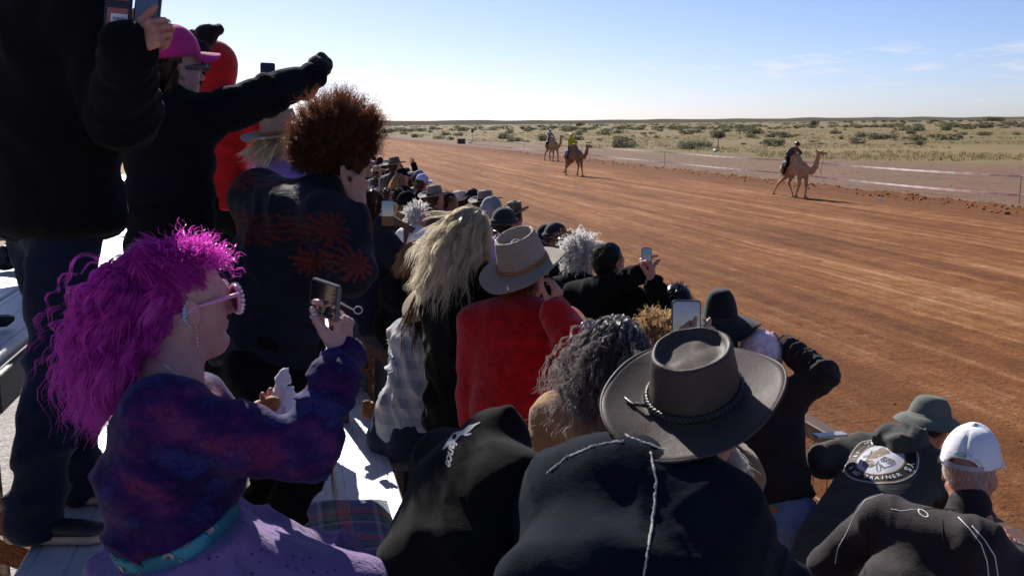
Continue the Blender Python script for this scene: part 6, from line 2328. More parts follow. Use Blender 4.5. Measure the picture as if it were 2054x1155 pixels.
ro, nn, du = scalp(fr, 2600, 21, lambda f_, r_, u_: ((u_ > -0.05) & (f_ < 0.80) & (f_ + 0.9 * u_ > -0.6) | (f_ < -0.05) & (u_ > -0.5)) & ~((f_ > 0.45) & (u_ < 0.42)), 0.001)
push(*strands(ro, (pony - ro) + nn * 0.02, np.linalg.norm(pony - ro, axis=1) * 1.08, 12, 0.0012, curl=0.10, cfreq=30, helix=0.003, hfreq=70, avoid=[skull_avoid(fr, 0.004)], seed=3))
ro, nn, du = scalp(fr, 260, 22, lambda f_, r_, u_: (f_ > 0.15) & (u_ > 0.42) & (f_ < 0.85), 0.003)
push(*strands(ro, nn * 0.6 + fr.f * 0.5 + RNG.normal(size=ro.shape) * 0.35, 0.035 + 0.040 * RNG.random(len(ro)), 14, 0.0011, grav=0.16, curl=0.35, cfreq=30, helix=0.006, hfreq=190, avoid=[skull_avoid(fr, 0.006)], seed=4))
ro, nn, du = scalp(fr, 120, 24, lambda f_, r_, u_: (u_ > 0.55) & (f_ > -0.5), 0.004)
push(*strands(ro, nn * 0.55 - fr.f * 0.5 + RNG.normal(size=ro.shape) * 0.35, 0.035 + 0.02 * RNG.random(len(ro)), 14, 0.0011, grav=0.14, curl=0.35, cfreq=25, helix=0.005, hfreq=150, avoid=[skull_avoid(fr, 0.006)], seed=6))
n_ = 350
ro = pony + RNG.normal(size=(n_, 3)) * 0.009
dv = -fr.f * (0.34 + 0.42 * RNG.random((n_, 1))) - fr.u * 0.10 + RNG.normal(size=(n_, 3)) * 0.15 - UP * 0.1
ln = 0.26 + 0.15 * RNG.random(n_)
Pg, Lg = strands(ro, dv, ln, 20, 0.001, grav=0.33, wind=-R * 0.008, curl=0.22, cfreq=13.0, avoid=[skull_avoid(fr, 0.012), (W(330, 900, 2.07), (P.bf, P.br, UP), np.array([0.115, 0.19, 0.22]))], seed=8, path_only=True)
push(*locks(Pg, Lg, 14, 0.00068, 0.015, 0.011, 58, fray=1.3, seed=8))
n_ = 110
ro = pony - fr.f * 0.012 + RNG.normal(size=(n_, 3)) * 0.008
Pg, Lg = strands(ro, -fr.f * 0.95 - fr.u * 0.1 + RNG.normal(size=(n_, 3)) * 0.20, 0.20 + 0.16 * RNG.random(n_), 26, 0.0007, grav=0.24, wind=-R * 0.035, curl=0.20, cfreq=12, avoid=[skull_avoid(fr, 0.01)], seed=9, path_only=True)
push(*locks(Pg, Lg, 5, 0.0007, 0.005, 0.013, 90, fray=1.2, seed=9))
ro, nn, du = scalp(fr, 120, 41, lambda f_, r_, u_: (f_ < -0.35) & (u_ < 0.25) & (u_ > -0.62), 0.002)
Pg, Lg = strands(ro, -fr.f * 0.55 - fr.u * 0.5 + RNG.normal(size=ro.shape) * 0.2, 0.19 + 0.10 * RNG.random(len(ro)), 14, 0.001, grav=0.22, curl=0.18, cfreq=14.0, avoid=[skull_avoid(fr, 0.008), (W(338, 880, 2.07), (P.bf, P.br, UP), np.array([0.120, 0.19, 0.22]))], seed=19, path_only=True)
push(*locks(Pg, Lg, 10, 0.00068, 0.013, 0.009, 60, fray=1.1, seed=19))
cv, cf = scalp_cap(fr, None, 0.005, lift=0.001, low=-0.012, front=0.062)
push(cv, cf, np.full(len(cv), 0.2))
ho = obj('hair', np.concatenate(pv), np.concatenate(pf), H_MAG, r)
add_tone(ho, np.concatenate(pt))
g = Geo(); th = np.linspace(0, 2 * PI, 13)[:-1]
a1, a2 = nrm(fr.u + fr.f * 0.4), fr.r
g.tube([pony + (a1 * math.cos(t) + a2 * math.sin(t)) * 0.020 for t in th], 0.006, 6, closed=True)
g.build('hair_tie', plain('purple_elastic', (0.12, 0.02, 0.14), 0.7), ho, True)
# sunglasses
sg_ = Geo()
for s in (-1, 1):
    c = fr.p(0.111, s * 0.034, -0.004)
    sg_.tube([c + fr.r * math.cos(t) * 0.031 + fr.u * math.sin(t) * 0.029 - fr.f * 0.006 * (math.cos(t) * s > 0) * abs(math.cos(t)) for t in np.linspace(0, 2 * PI, 25)[:-1]], 0.0042, 8, closed=True)
    sg_.tube([fr.p(0.104, s * 0.066, 0.012), fr.p(0.096, s * 0.076, 0.013), fr.p(0.040, s * 0.081, 0.006), fr.p(-0.012, s * 0.083, 0.0), fr.p(-0.030, s * 0.081, -0.014), fr.p(-0.042, s * 0.079, -0.028)], [0.0045, 0.0046, 0.0042, 0.0036, 0.0040, 0.0034], 8)
sg_.tube([fr.p(0.112, -0.006, 0.004), fr.p(0.117, 0, 0.007), fr.p(0.112, 0.006, 0.004)], 0.003, 6)
so = sg_.build('sunglasses', PINK_PLAS, r, True)
lz = Geo()
for s in (-1, 1):
    c = fr.p(0.110, s * 0.034, -0.004)
    lz.add(np.array([c + fr.f * q] + [c + fr.r * math.cos(t) * 0.029 + fr.u * math.sin(t) * 0.027 + fr.f * q for q in (0.0,) for t in np.linspace(0, 2 * PI, 25)[:-1]]) if False else
           np.array([c + fr.f * 0.003 + fr.r * math.cos(t) * rr2 + fr.u * math.sin(t) * rr2 * 0.93 - fr.f * (rr2 / 0.03) ** 2 * 0.004 for rr2 in (0.0005, 0.015, 0.029) for t in np.linspace(0, 2 * PI, 25)[:-1]]),
           np.array([[i * 24 + j, i * 24 + (j + 1) % 24, (i + 1) * 24 + (j + 1) % 24, (i + 1) * 24 + j] for i in range(2) for j in range(24)]))
lz.build('lens', PINK_LENS, so, True)
bp_ = [fr.p(0.113, s * 0.034, -0.004) + fr.r * math.cos(t) * 0.034 + fr.u * math.sin(t) * 0.032 for s in (-1, 1) for t in np.linspace(0, 2 * PI, 20)[:-1]]
beads(bp_, 0.0042).build('pearls', PEARL, so, True, kind='stuff')
# ear jewellery and necklace
ear = [fr.p(-0.020 - 0.016 * math.sin(t), 0.0895, -0.012 + 0.030 * math.cos(t)) for t in np.linspace(0.5, 2.9, 9)]
beads(ear[2:6], 0.0042).build('ear_cuff', OPAL, r, True)
beads([ear[0], ear[1]] + ear[6:] + [fr.p(-0.012, 0.088, -0.044 - 0.0085 * k) for k in range(6)], 0.0025).build('earring', SILVER, r, True)
nk = [W(300, 712, 2.055), W(325, 727, 2.035), W(350, 748, 2.035), W(372, 762, 2.05), W(392, 772, 2.08)]
g = Geo(); g.tube(nk, 0.0012, 5); g.build('necklace', SILVER, r, True)
g = Geo(); rng_c = P.tips[1][4][0] - P.tips[1][4][1] * 0.012; tv = P.tips[1][4][1]; s1 = nrm(np.cross(tv, F)); s2 = np.cross(tv, s1)
g.tube([rng_c + (s1 * math.cos(t) + s2 * math.sin(t)) * 0.0108 for t in np.linspace(0, 2 * PI, 15)[:-1]], 0.0018, 6, closed=True)
rg_ = g.build('ring', SILVER, r, True)
for (tp_, tv_) in (P.tips[1][4], P.tips[1][0]):
    S = Sdf(0.002)
    nd_ = nrm(-F - tv_ * np.dot(-F, tv_))
    S.ball(tp_ + nd_ * 0.0068 - tv_ * 0.001, (0.0075, 0.0058, 0.0022), (tv_, np.cross(tv_, nd_), nd_))
    v, f = S.mesh(0.0012); obj('fingernail', v, f, NAIL, r)
PH2 = phone(W(652, 600, 2.10), R * 0.53 - F * 0.85 - U * 0.13, U + R * 0.04, 0.152, 0.076, 'dark phone in a clear grey case held sideways by the magenta-haired person', screen=GLASS_DK, body_mat=plain('clear_grey_case', (0.10, 0.10, 0.11), 0.25), lens=False)
# wrist strap loop of the phone
g = Geo(); c = W(722, 622, 2.16)
g.tube([c + R * 0.006 * math.cos(t) * (1.5) + U * 0.008 * math.sin(t) - R * 0.004 for t in np.linspace(0, 2 * PI, 17)[:-1]], 0.0013, 6, closed=True)
g.tube([c - R * 0.012, c - R * 0.035 + U * 0.012, c - R * 0.05 + U * 0.02], 0.002, 6)
o = g.build('wrist_strap', plain('grey_cord', (0.5, 0.5, 0.5), 0.7), PH2, True)
# food in crumpled paper
fd = empty('food_wrap', W(560, 830, 2.28), 'bread roll in crumpled white paper held by the magenta-haired person', 'snack')
S = Sdf(0.02); c = W(560, 838, 2.28)
S.ell(c - U * 0.05 - R * 0.005, c + U * 0.02, R, 0.030, 0.030, 0.042, 0.036, cap=0.4)
S.cone(c + U * 0.015 + R * 0.0, c + U * 0.075 + R * 0.004, 0.030, 0.016); S.cone(c + U * 0.07 + R * 0.004, c + U * 0.105 + R * 0.012, 0.012, 0.004)
S.cone(c + U * 0.02 - R * 0.03, c + U * 0.03 - R * 0.048, 0.022, 0.010)
S.cone(c + U * 0.05 + R * 0.02, c + U * 0.03 + R * 0.045, 0.016, 0.006)
v, f = S.mesh(0.0038, noise=(0.016, 42.0))
obj('paper_wrap', v, f, PAPER, fd)
S = Sdf(0.01); S.ell(c + U * 0.030 - R * 0.030 - F * 0.03, c + U * 0.038 - R * 0.004 - F * 0.035, U, 0.017, 0.017, 0.017, 0.015)
v, f = S.mesh(0.004, noise=(0.003, 70.0)); obj('bread_roll', v, f, BREAD, fd)

# --- pink cap, black puffer, mittens
P = Person(W(352, 140, 3.8), 46, 2.12, h=1.62, faz=58, lean=4, width=1.1)
P.arm(1, W(630, 152, 3.95), -UP * 0.3 - F * 0.8)
P.arm(0, W(392, 118, 4.25), -UP)
r = person(P, 'person in hot pink cap and black puffer jacket pointing with a mittened fist')
body(P, r, SKIN_P, 0.006, hands=(None, None))
S = top_sdf(P, bulk=0.034, fold=0.0, sleeve=(0.070, 0.060, 0.044), hem=0.22, hemw=1.03, collar=0.06, cuff=False)


def quilt(S, P):
    pass


v, f = S.mesh(0.010, noise=(0.005, 12.0))
# horizontal baffles of the quilting
zz = (v - P.pel) @ P.su
arm_t = np.abs((v - P.sh[1]) @ P.tr) + 0
q = np.abs(np.sin(zz * PI / 0.105))
d_ = v - (P.pel + np.outer(zz, P.su))
onarm = ((v - P.sh[1]) @ nrm(P.el[1] - P.sh[1]) > 0.04) & (zz > 0.28)
ta = (v - P.sh[1]) @ nrm(P.wr[1] - P.sh[1])
q = np.where(onarm, np.abs(np.sin((ta + 0.022 * np.sin(ta * 23)) * PI / 0.085 + 3 * (vnoise(v[:, 0] * 9, v[:, 1] * 9, v[:, 2] * 9, 2) - 0.5))), q)
ax_ = np.where(onarm[:, None], v - (P.sh[1] + np.outer(ta, nrm(P.wr[1] - P.sh[1]))), d_)
v = v + ax_ / (np.linalg.norm(ax_, axis=1)[:, None] + 1e-9) * ((q ** 0.55 - 0.75) * np.where(onarm, 0.012, 0.018))[:, None]
obj('puffer_jacket', v, f, BLK_PUFF, r)
trousers(P, r, 'trousers', BLK, 0.022)
shoes(P, r, vox=0.016)
for i, (a, b, thumb) in enumerate(((W(396, 108, 4.22), W(420, 66, 4.25), 1), (W(622, 160, 3.94), W(640, 128, 3.98), 1))):
    S = Sdf(0.012)
    dv = nrm(b - a)
    S.cone(a - dv * 0.05, a + dv * 0.02, 0.045, 0.045)
    if i == 0:
        S.ball(W(412, 74, 4.25), (0.048, 0.045, 0.052)); S.ell(W(415, 66, 4.25), W(438, 60, 4.25), U, 0.034, 0.034, 0.024, 0.026); S.cone(W(394, 80, 4.25), W(386, 66, 4.25), 0.02, 0.016)
    else:
        S.ball(W(640, 136, 3.96), (0.052, 0.045, 0.042)); S.cone(W(632, 125, 3.96), W(644, 113, 3.98), 0.022, 0.018); S.cone(W(648, 122, 3.98), W(658, 128, 3.98), 0.026, 0.02)
    v, f = S.mesh(0.005, noise=(0.005, 70.0))
    obj('mitten', v, f, MITT, r)
h = cap_hat(r, P.head.mat((-0.006, 0, 0.050), tilt=7), PINK_MESH, R=0.094, hgt=0.105, visor=0.082, crumple=0.0015)
hair(P, r, H_BRN, 'long', 500, 0.16, keep='low', cap=True, wind=-R * 0.02, rad0=0.0016)
g = Geo(); fr = P.head
for s in (-1, 1): g.tube([fr.p(0.10, s * 0.06, 0.012), fr.p(0.088, s * 0.078, 0.012), fr.p(0.0, s * 0.083, 0.004)], [0.012, 0.012, 0.006], 6)
g.tube([fr.p(0.104, -0.062, 0.01), fr.p(0.113, 0, 0.012), fr.p(0.104, 0.062, 0.01)], [0.016, 0.014, 0.016], 6)
g.build('sunglasses', plain('grey_sunglass_frame', (0.09, 0.09, 0.11), 0.25), r, True)

# --- added figure in black behind the tall man, put here to shade the top plank
P = Person(W(22, 40, 5.3), 45, 2.52, h=1.74, lean=4, width=1.25)
r = person(P, 'added person in black shading the top row, almost hidden behind the tall man in black')
body(P, r, SKIN_R, 0.010, detail=False)
top(P, r, 'jacket', BLK_DEEP, 0.014, bulk=0.03, fold=0.010)
trousers(P, r, 'trousers', BLK, 0.024); shoes(P, r, vox=0.018)
hair(P, r, H_DRK, 'short', 300, 0.04)

P = Person(V(-1.22, 4.25, 4.15), 45, 2.52, h=1.76, lean=4, width=1.15)  # second added figure, stands here to keep sun off the top row plank
r = person(P, 'added person in dark clothes shading the top row at the left edge of the picture')
body(P, r, SKIN_R, 0.012, detail=False, hands=({'vox': 0.009}, {'vox': 0.009}))
top(P, r, 'jacket', BLK_DEEP, 0.018, bulk=0.04, fold=0.010)
trousers(P, r, 'trousers', BLK, 0.024); shoes(P, r, vox=0.02)
hair(P, r, H_DRK, 'short', 200, 0.04)

# --- red hooded person behind
P = Person(W(437, 142, 5.2), 40, 2.12, h=1.66, lean=4, width=1.1)
P.arm(1, W(536, 205, 5.15), -UP)
r = person(P, 'person in bright red hooded jacket with the hood up, raising a phone')
body(P, r, SKIN_P, 0.008, detail=False, hands=({}, dict(d=U, pn=-R * 0.6 + F * 0.6, curl=(0.7,) * 4)))
def _hood(S):
    fr = P.head
    S.ball(fr.p(-0.02, 0, 0.03), (0.125, 0.108, 0.125), fr.ax()); S.cone(fr.p(-0.03, 0, -0.04), P.neck, 0.105, 0.10, k=0.04)
    S.ball(fr.p(0.10, 0, -0.01), (0.06, 0.06, 0.085), fr.ax(), k=0.02, op='-')
top(P, r, 'hooded_jacket', RED_CLOTH, 0.011, bulk=0.022, extra=_hood, fold=0.012)
trousers(P, r, 'trousers', BLK, 0.024); shoes(P, r, vox=0.018)
phone(W(537, 156, 5.1), R + F * 0.2, U, 0.074, 0.150, 'dark phone held high against the sky by the red hooded person', lens=True)

# --- person in a felt hat with fair hair blowing, behind the auburn afro
P = Person(W(566, 292, 5.0), 52, 1.72, h=1.62, lean=5)
P.arm(0, W(507, 320, 5.5), -UP)
r = person(P, 'person in a tan felt hat with wind-blown fair hair, half hidden behind the auburn afro')
body(P, r, SKIN_P, 0.007, detail=False, hands=(dict(d=UP + R * 0.1, pn=F + R * 0.3, curl=(0.5,) * 4), None))
top(P, r, 'jacket', LILAC, 0.012, bulk=0.02)
trousers(P, r, 'trousers', BLK, 0.024); shoes(P, r, vox=0.018)
brim_hat(r, P.head.mat((-0.01, 0, 0.060), tilt=8, roll=0), FELT_TAN, crown=0.12, brim=0.085, curl=0.012, top_kind='tear', dent=0.028, band=LEATH_TAN)
hair(P, r, H_BLO, 'long', 300, 0.15, keep='low', wind=-R * 0.16 + UP * 0.10, rad0=0.0013)
phone(W(506, 268, 5.5), R + F * 0.15, U, 0.076, 0.15, 'phone in a lilac case held up beside the tan felt hat', body_mat=plain('lilac_case', (0.42, 0.32, 0.55), 0.4), screen=m_screen('screen_of_sky_a', (0.10, 0.16, 0.24), (0.2, 0.22, 0.25), (0.10, 0.07, 0.05), 0.07, strength=0.22))

# --- auburn afro, dark floral jacket
P5 = P = Person(W(682, 325, 3.4), 60, 1.72, h=1.70, faz=70, fpitch=-8, lean=14, side=5, width=1.12, hunch=0.03)
P.neck = W(640, 392, 3.36); P.pel = W(512, 690, 3.34); P.su = nrm(P.neck - P.pel); P.chest = P.neck - P.su * 0.17
P.sh = [W(520, 400, 3.45), W(655, 440, 3.18)]
P.hipj = [P.pel - P.br * 0.09, P.pel + P.br * 0.09]
P.an = [V(*(P.hipj[i] + P.br * (0.02, -0.03)[i] - R * 0.06)[:2], 1.805) for i in (0, 1)]
P.kn = [ik(P.hipj[i], P.an[i], 0.44, 0.43, P.bf) for i in (0, 1)]
P.el = [W(610, 560, 3.42), W(706, 545, 3.14)]; P.wr = [W(690, 500, 3.4), W(716, 408, 3.22)]
r = person(P, 'person with a big auburn afro in a dark jacket printed with red flowers')
body(P, r, SKIN_T, 0.005, hands=(None, dict(d=U * 0.85 + R * 0.1 + F * 0.1, pn=-R * 0.8 + F * 0.4, curl=(1.25, 1.3, 1.3, 1.3), thumb=(0.5, 0.6), sc=1.0)))
FLORAL = m_floral()
S = Sdf(0.05)
S.ell(W(530, 720, 3.34), W(545, 560, 3.36), P.br, 0.185, 0.160, 0.185, 0.150, fold=0.016, fw=0.08, cap=0.3)
S.ell(W(545, 570, 3.36), W(580, 440, 3.36), P.br, 0.190, 0.150, 0.200, 0.130, fold=0.014, fw=0.10, cap=0.5, seed=2)
S.cone(P.sh[0], P.sh[1], 0.095, 0.085, k=0.06)
S.cone(W(622, 410, 3.36), W(648, 385, 3.36), 0.085, 0.078, k=0.04)
S.cone(P.sh[1], P.el[1], 0.078, 0.064, fold=0.012, fw=0.06, k=0.04, seed=3)
S.cone(P.el[1], W(716, 432, 3.2), 0.066, 0.046, fold=0.012, fw=0.045, k=0.03, seed=4)
S.cone(P.sh[0], P.el[0], 0.09, 0.075, fold=0.012, fw=0.06); S.cone(P.el[0], P.wr[0], 0.07, 0.055, fold=0.012, fw=0.05)
v, f = S.mesh(0.009, noise=(0.006, 9.0))
obj('floral_jacket', v, f, FLORAL, r)
trousers(P, r, 'trousers', BLK, 0.011, fold=0.012, r=(0.100, 0.074, 0.072), seat=0.01)
shoes(P, r, vox=0.011)
fr = P.head
ro, nn, du = scalp(fr, 1000, 31, lambda f_, r_, u_: ((u_ > -0.05) & (f_ < 0.72)) | ((f_ < 0.05) & (u_ > -0.55)) | (u_ > 0.55), 0.0)
L_ = 0.085 + 0.055 * np.clip(du[:, 2], 0, 1) - 0.02 * np.clip(-du[:, 2], 0, 1)
Pg, Lg = strands(ro, nn + RNG.normal(size=nn.shape) * 0.22, L_ * (0.8 + 0.35 * RNG.random(len(ro))), 15, 0.001, grav=-0.004, curl=0.22, cfreq=30, avoid=[skull_avoid(fr)], seed=31, path_only=True)
v1, f1, t1 = locks(Pg, Lg, 8, 0.00066, 0.007, 0.0075, 210, fray=1.6, seed=31)
S = Sdf(0.03); S.ball(fr.p(-0.018, 0, 0.055), (0.136, 0.120, 0.126), fr.ax()); S.ball(fr.p(0.115, 0, -0.045), (0.062, 0.10, 0.11), fr.ax(), k=0.02, op='-')
v2, f2 = S.mesh(0.007, noise=(0.018, 42.0))
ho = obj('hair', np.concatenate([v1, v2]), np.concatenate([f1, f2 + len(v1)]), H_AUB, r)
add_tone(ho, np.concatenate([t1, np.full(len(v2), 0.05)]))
beads([fr.p(-0.006, 0.088, -0.048)], 0.006).build('earring', SILVER, r, True)

# --- blonde in black
P8 = P = Person(W(946, 474, 4.4), 46, 1.15, h=1.73, faz=58, lean=4, width=1.05)
P.arm(1, W(1000, 640, 4.35) , -UP); P.arm(0, W(905, 800, 4.5), -UP - P.br)
r = person(P, 'person with long ash-blonde hair blowing loose, black jacket, gold-rimmed glasses')
body(P, r, SKIN_P, 0.0065)
top(P, r, 'black_jacket', BLK_LINT, 0.010, bulk=0.016, fold=0.014, fw=0.09, hem=0.20, hemw=0.98)
trousers(P, r, 'trousers', BLK, 0.022); shoes(P, r, vox=0.016)
hair(P, r, H_BLO, 'long', 3700, 0.34, seed=5, wind=-P.head.f * 0.055 - R * 0.01, curl=0.17, helix=0.007, hfreq=45, rad0=0.00062, grav=0.19, nseg=14, per=16, spread=0.013)
ho = hair(P, r, H_BLO, 'long', 160, 0.20, seed=15, cap=False, wind=-R * 0.17 + UP * 0.08, curl=0.18, helix=0.005, rad0=0.0008, grav=0.15, nseg=16, per=6, spread=0.006, keep=lambda f, r_, u: (f < 0.1) & (u > -0.4), name='stray_hair')
fr = P.head
g = Geo()
for s in (-1, 1): g.tube([fr.p(0.105, s * 0.062, 0.008), fr.p(0.09, s * 0.077, 0.008), fr.p(0.0, s * 0.082, 0.004)], 0.0022, 6)
for s in (-1, 1): g.tube([fr.p(0.108, s * 0.034, -0.003) + fr.r * math.cos(t) * 0.026 + fr.u * math.sin(t) * 0.021 for t in np.linspace(0, 2 * PI, 19)[:-1]], 0.002, 6, closed=True)
g.build('glasses', GOLD, r, True)

# --- woman in taupe straw hat and red knitted jumper
P10 = P = Person(W(1052, 560, 4.15), 30, 1.15, h=1.60, faz=48, fpitch=-4, lean=8, width=1.14)
P.arm(1, W(1113, 622, 3.93), W(1150, 690, 3.9) - P.sh[1])
P.arm(0, W(960, 900, 4.3), -UP - P.br * 0.4)
r = person(P, 'person in a taupe woven brimmed hat and red knitted jumper, hand raised to face')
body(P, r, SKIN_R, 0.0062, hands=(None, dict(d=U * 0.95 + R * 0.12, pn=-R * 0.75 + F * 0.5, curl=(0.55, 0.6, 0.7, 0.7), thumb=(0.4, 0.15), sc=1.02)))
def _roll(S):
    k = 1.0
    for a in range(16):
        t0, t1 = a / 16 * 2 * PI, (a + 1) / 16 * 2 * PI
        q = lambda t: P.neck + UP * 0.012 + P.tr * 0.078 * math.cos(t) + P.tf * 0.078 * math.sin(t)
        S.cone(q(t0), q(t1), 0.026, k=0.015)
top(P, r, 'jumper', RED_KNIT, 0.008, bulk=0.036, fold=0.005, fw=0.14, sleeve=(0.070, 0.066, 0.056), hem=0.16, hemw=1.0, collar=0.03, extra=_roll, noise=(0.006, 9.0))
trousers(P, r, 'trousers', cloth('mauve_print_cloth', (0.12, 0.07, 0.13)), 0.014); shoes(P, r, vox=0.016)
h = brim_hat(r, P.head.mat((-0.020, 0.0, 0.070), tilt=25, roll=-3), STRAW_GREY, R=0.106, crown=0.132, taper=0.80, brim=0.080, curl=0.014, front=-0.022, back=-0.004, top_kind='tear', dent=0.042, band=LEATH_TAN, band_h=0.014, wob=0.007, sag=0.016)
hair(P, r, H_GIN, 'short', 500, 0.06, keep='low', rad0=0.0014, down=0.9, cap=True)
fo = nrm(P.wr[1] - P.el[1]); s1 = nrm(np.cross(fo, F)); s2 = np.cross(fo, s1)
for k, (mt, rad_) in enumerate(((PLASTIC_BLK, 0.010), (RED_BEAD, 0.008), (SILVER, 0.007))):
    beads([P.wr[1] - fo * (0.012 + 0.014 * k) + (s1 * math.cos(a) + s2 * math.sin(a)) * (0.040 + 0.001 * k) for a in np.arange(14) / 14 * 2 * PI], rad_).build('bracelet', mt, r, True)

# --- girl in grey plaid shirt seated on the plank
P = Person(W(880, 600, 4.85), 58, 1.15, h=1.58, faz=60, lean=14, side=12, sit=True, width=0.98)
P.pel = W(808, 862, 4.9); P.su = nrm(P.neck - P.pel); P.chest = P.neck - P.su * 0.17
P.hipj = [P.pel - P.br * 0.09, P.pel + P.br * 0.09]
P.kn = [P.hipj[i] + P.bf * 0.42 - UP * 0.02 for i in (0, 1)]; P.an = [V(*(P.kn[i] - P.bf * 0.02)[:2], 1.24) for i in (0, 1)]
P.arm(1, P.kn[1] + UP * 0.12 - P.bf * 0.05, P.br - UP * 0.5); P.arm(0, P.kn[0] + UP * 0.12 - P.bf * 0.1, -P.br - UP * 0.5)
r = person(P, 'person in a pale grey plaid shirt and straw hat seated on the plank')
body(P, r, SKIN_P, 0.007, detail=False)
PLAID = m_plaid_shirt()
top(P, r, 'plaid_shirt', PLAID, 0.009, bulk=0.018, fold=0.020, fw=0.055, hem=0.03, hemw=1.02, collar=0.02, noise=(0.008, 8.0))
trousers(P, r, 'jeans', DARK_JEAN, 0.010, fold=0.012, r=(0.105, 0.075, 0.062), seat=0.015)
shoes(P, r, vox=0.016)
brim_hat(r, P.head.mat((-0.02, 0, 0.050), tilt=24), STRAW_PALE, R=0.088, crown=0.10, brim=0.085, curl=0.0, back=-0.03, top_kind='dome', dent=0.012, band=LEATH_TAN, sag=0.02)
hair(P, r, H_BRN, 'long', 1100, 0.34, keep='low', seed=8, rad0=0.0013, curl=0.12, grav=0.25)
g = Geo(); a_ = W(786, 848, 4.72); b_ = W(868, 850, 4.74)
S = Sdf(0.01)
c = W(735, 822, 4.75)
S.ell(c - U * 0.03, c + U * 0.035 + R * 0.01, R, 0.026, 0.022, 0.030, 0.026, cap=0.4); S.ell(c + U * 0.01 + R * 0.003 - F * 0.03, c + U * 0.06 + R * 0.012 - F * 0.01, R, 0.02, 0.02, 0.022, 0.02, op='-', k=0.004)
v, f = S.mesh(0.006)
tag(obj('leather_pouch', v, f, LEATH_TAN), 'open tan leather pouch hanging at the hip of the plaid shirt', 'pouch')

# --- child with sandy hair, dark top
P = Person(W(840, 520, 5.6), 40, 1.15, h=1.42, lean=8, froll=5)
r = person(P, 'child with tousled sandy hair and dark top standing by the handrail')
body(P, r, SKIN_P, 0.008, detail=False)
top(P, r, 'dark_top', BLK, 0.012, bulk=0.02, fold=0.012)
trousers(P, r, 'trousers', NAVY_JEAN, 0.024); shoes(P, r, vox=0.018)
hair(P, r, H_SND, 'long', 1500, 0.115, seed=12, rad0=0.0012, wind=-R * 0.09 + UP * 0.05, curl=0.15, grav=0.2, body_avoid=False, nseg=8)

# --- long brown hair, navy puffer, filming
P = Person(W(742, 420, 6.0), 52, 1.15, h=1.70, faz=60, lean=8, width=1.05)
P.arm(0, W(772, 446, 5.8), -UP - P.br * 0.5); P.arm(1, W(880, 500, 5.75), -UP * 0.8 + F * 0.2)
r = person(P, 'person with long straight brown hair in navy puffer jacket by the handrail')
body(P, r, SKIN_P, 0.0065, detail=False, hands=(dict(d=U, pn=R * 0.6 + F * 0.4, curl=(0.6, 0.7, 0.8, 0.8)), dict(curl=(0.8, 0.9, 0.9, 0.9))))
top(P, r, 'puffer_jacket', NAVY, 0.011, bulk=0.028, fold=0.014, fw=0.08)
trousers(P, r, 'jeans', denim('dark_grey_denim', (0.055, 0.06, 0.075)), 0.012, r=(0.11, 0.075, 0.065)); shoes(P, r, vox=0.016)
hair(P, r, H_BRN, 'long', 1300, 0.36, seed=14, rad0=0.0012, curl=0.06, helix=0.001, grav=0.3, nseg=12)
phone(W(778, 428, 5.75), R + F * 0.1, U, 0.074, 0.15, 'phone with a lit screen held by the long-haired person in navy', screen=m_screen('screen_of_sky_b', (0.12, 0.22, 0.42), (0.35, 0.38, 0.42), (0.10, 0.05, 0.03), 0.07, strength=0.24))

# --- grey-black curls, tan coat
P15 = P = Person(W(1240, 716, 3.0), 38, 1.15, h=1.60, faz=42, lean=10, width=1.05)
r = person(P, 'person with a mass of long grey-black curls over a tan coat')
body(P, r, SKIN_T, 0.006, detail=False)
top(P, r, 'tan_coat', TAN, 0.010, bulk=0.026, fold=0.014, fw=0.07, collar=0.05)
trousers(P, r, 'trousers', BLK, 0.022); shoes(P, r, vox=0.016)
hair(P, r, H_SLT, 'long', 4000, 0.27, seed=17, rad0=0.0008, grav=0.20, curl=0.30, cfreq=18, helix=0.010, hfreq=110, nseg=20, per=8, spread=0.009, lift=0.012, wind=-R * 0.012)
S = Sdf(0.02); fr = P.head
S.ball(fr.p(-0.03, 0, -0.06), (0.085, 0.09, 0.13), fr.ax(), k=0.06); S.ball(fr.p(-0.016, 0, 0.038), (0.099, 0.080, 0.089), fr.ax()); S.ball(fr.p(0.12, 0, -0.06), (0.075, 0.08, 0.12), fr.ax(), k=0.03, op='-')
v, f = S.mesh(0.008, noise=(0.010, 40.0)); ho = obj('hair_mass', v, f, H_SLT, r); add_tone(ho, np.full(len(v), 0.02))
S = Sdf(0.02)
for a in range(14):
    t0, t1 = rad(100 + a * 12), rad(112 + a * 12)
    q = lambda t: P.neck + UP * 0.01 + P.tr * 0.10 * math.cos(t) + P.tf * 0.10 * math.sin(t) - P.tr * 0.01
    S.cone(q(t0), q(t1), 0.034, k=0.02)
v, f = S.mesh(0.007, noise=(0.006, 40.0)); obj('scarf', v, f, knit('navy_purple_knit', (0.045, 0.035, 0.13), 140, 0.006), r)
g = Geo()
c = W(1186, 652, 2.95)
for s in (-1, 1):
    g.tube([c + R * (0.016 * s + 0.014 * math.cos(t)) + nrm(U + F * 0.8) * 0.011 * math.sin(t) + F * 0.008 * (s > 0) for t in np.linspace(0, 2 * PI, 17)[:-1]], 0.0028, 6, closed=True)
tag(g.build('sunglasses', plain('lilac_clear_plastic', (0.20, 0.19, 0.32), 0.1), None, True), 'lilac sunglasses pushed up on the grey-black curls', 'sunglasses')

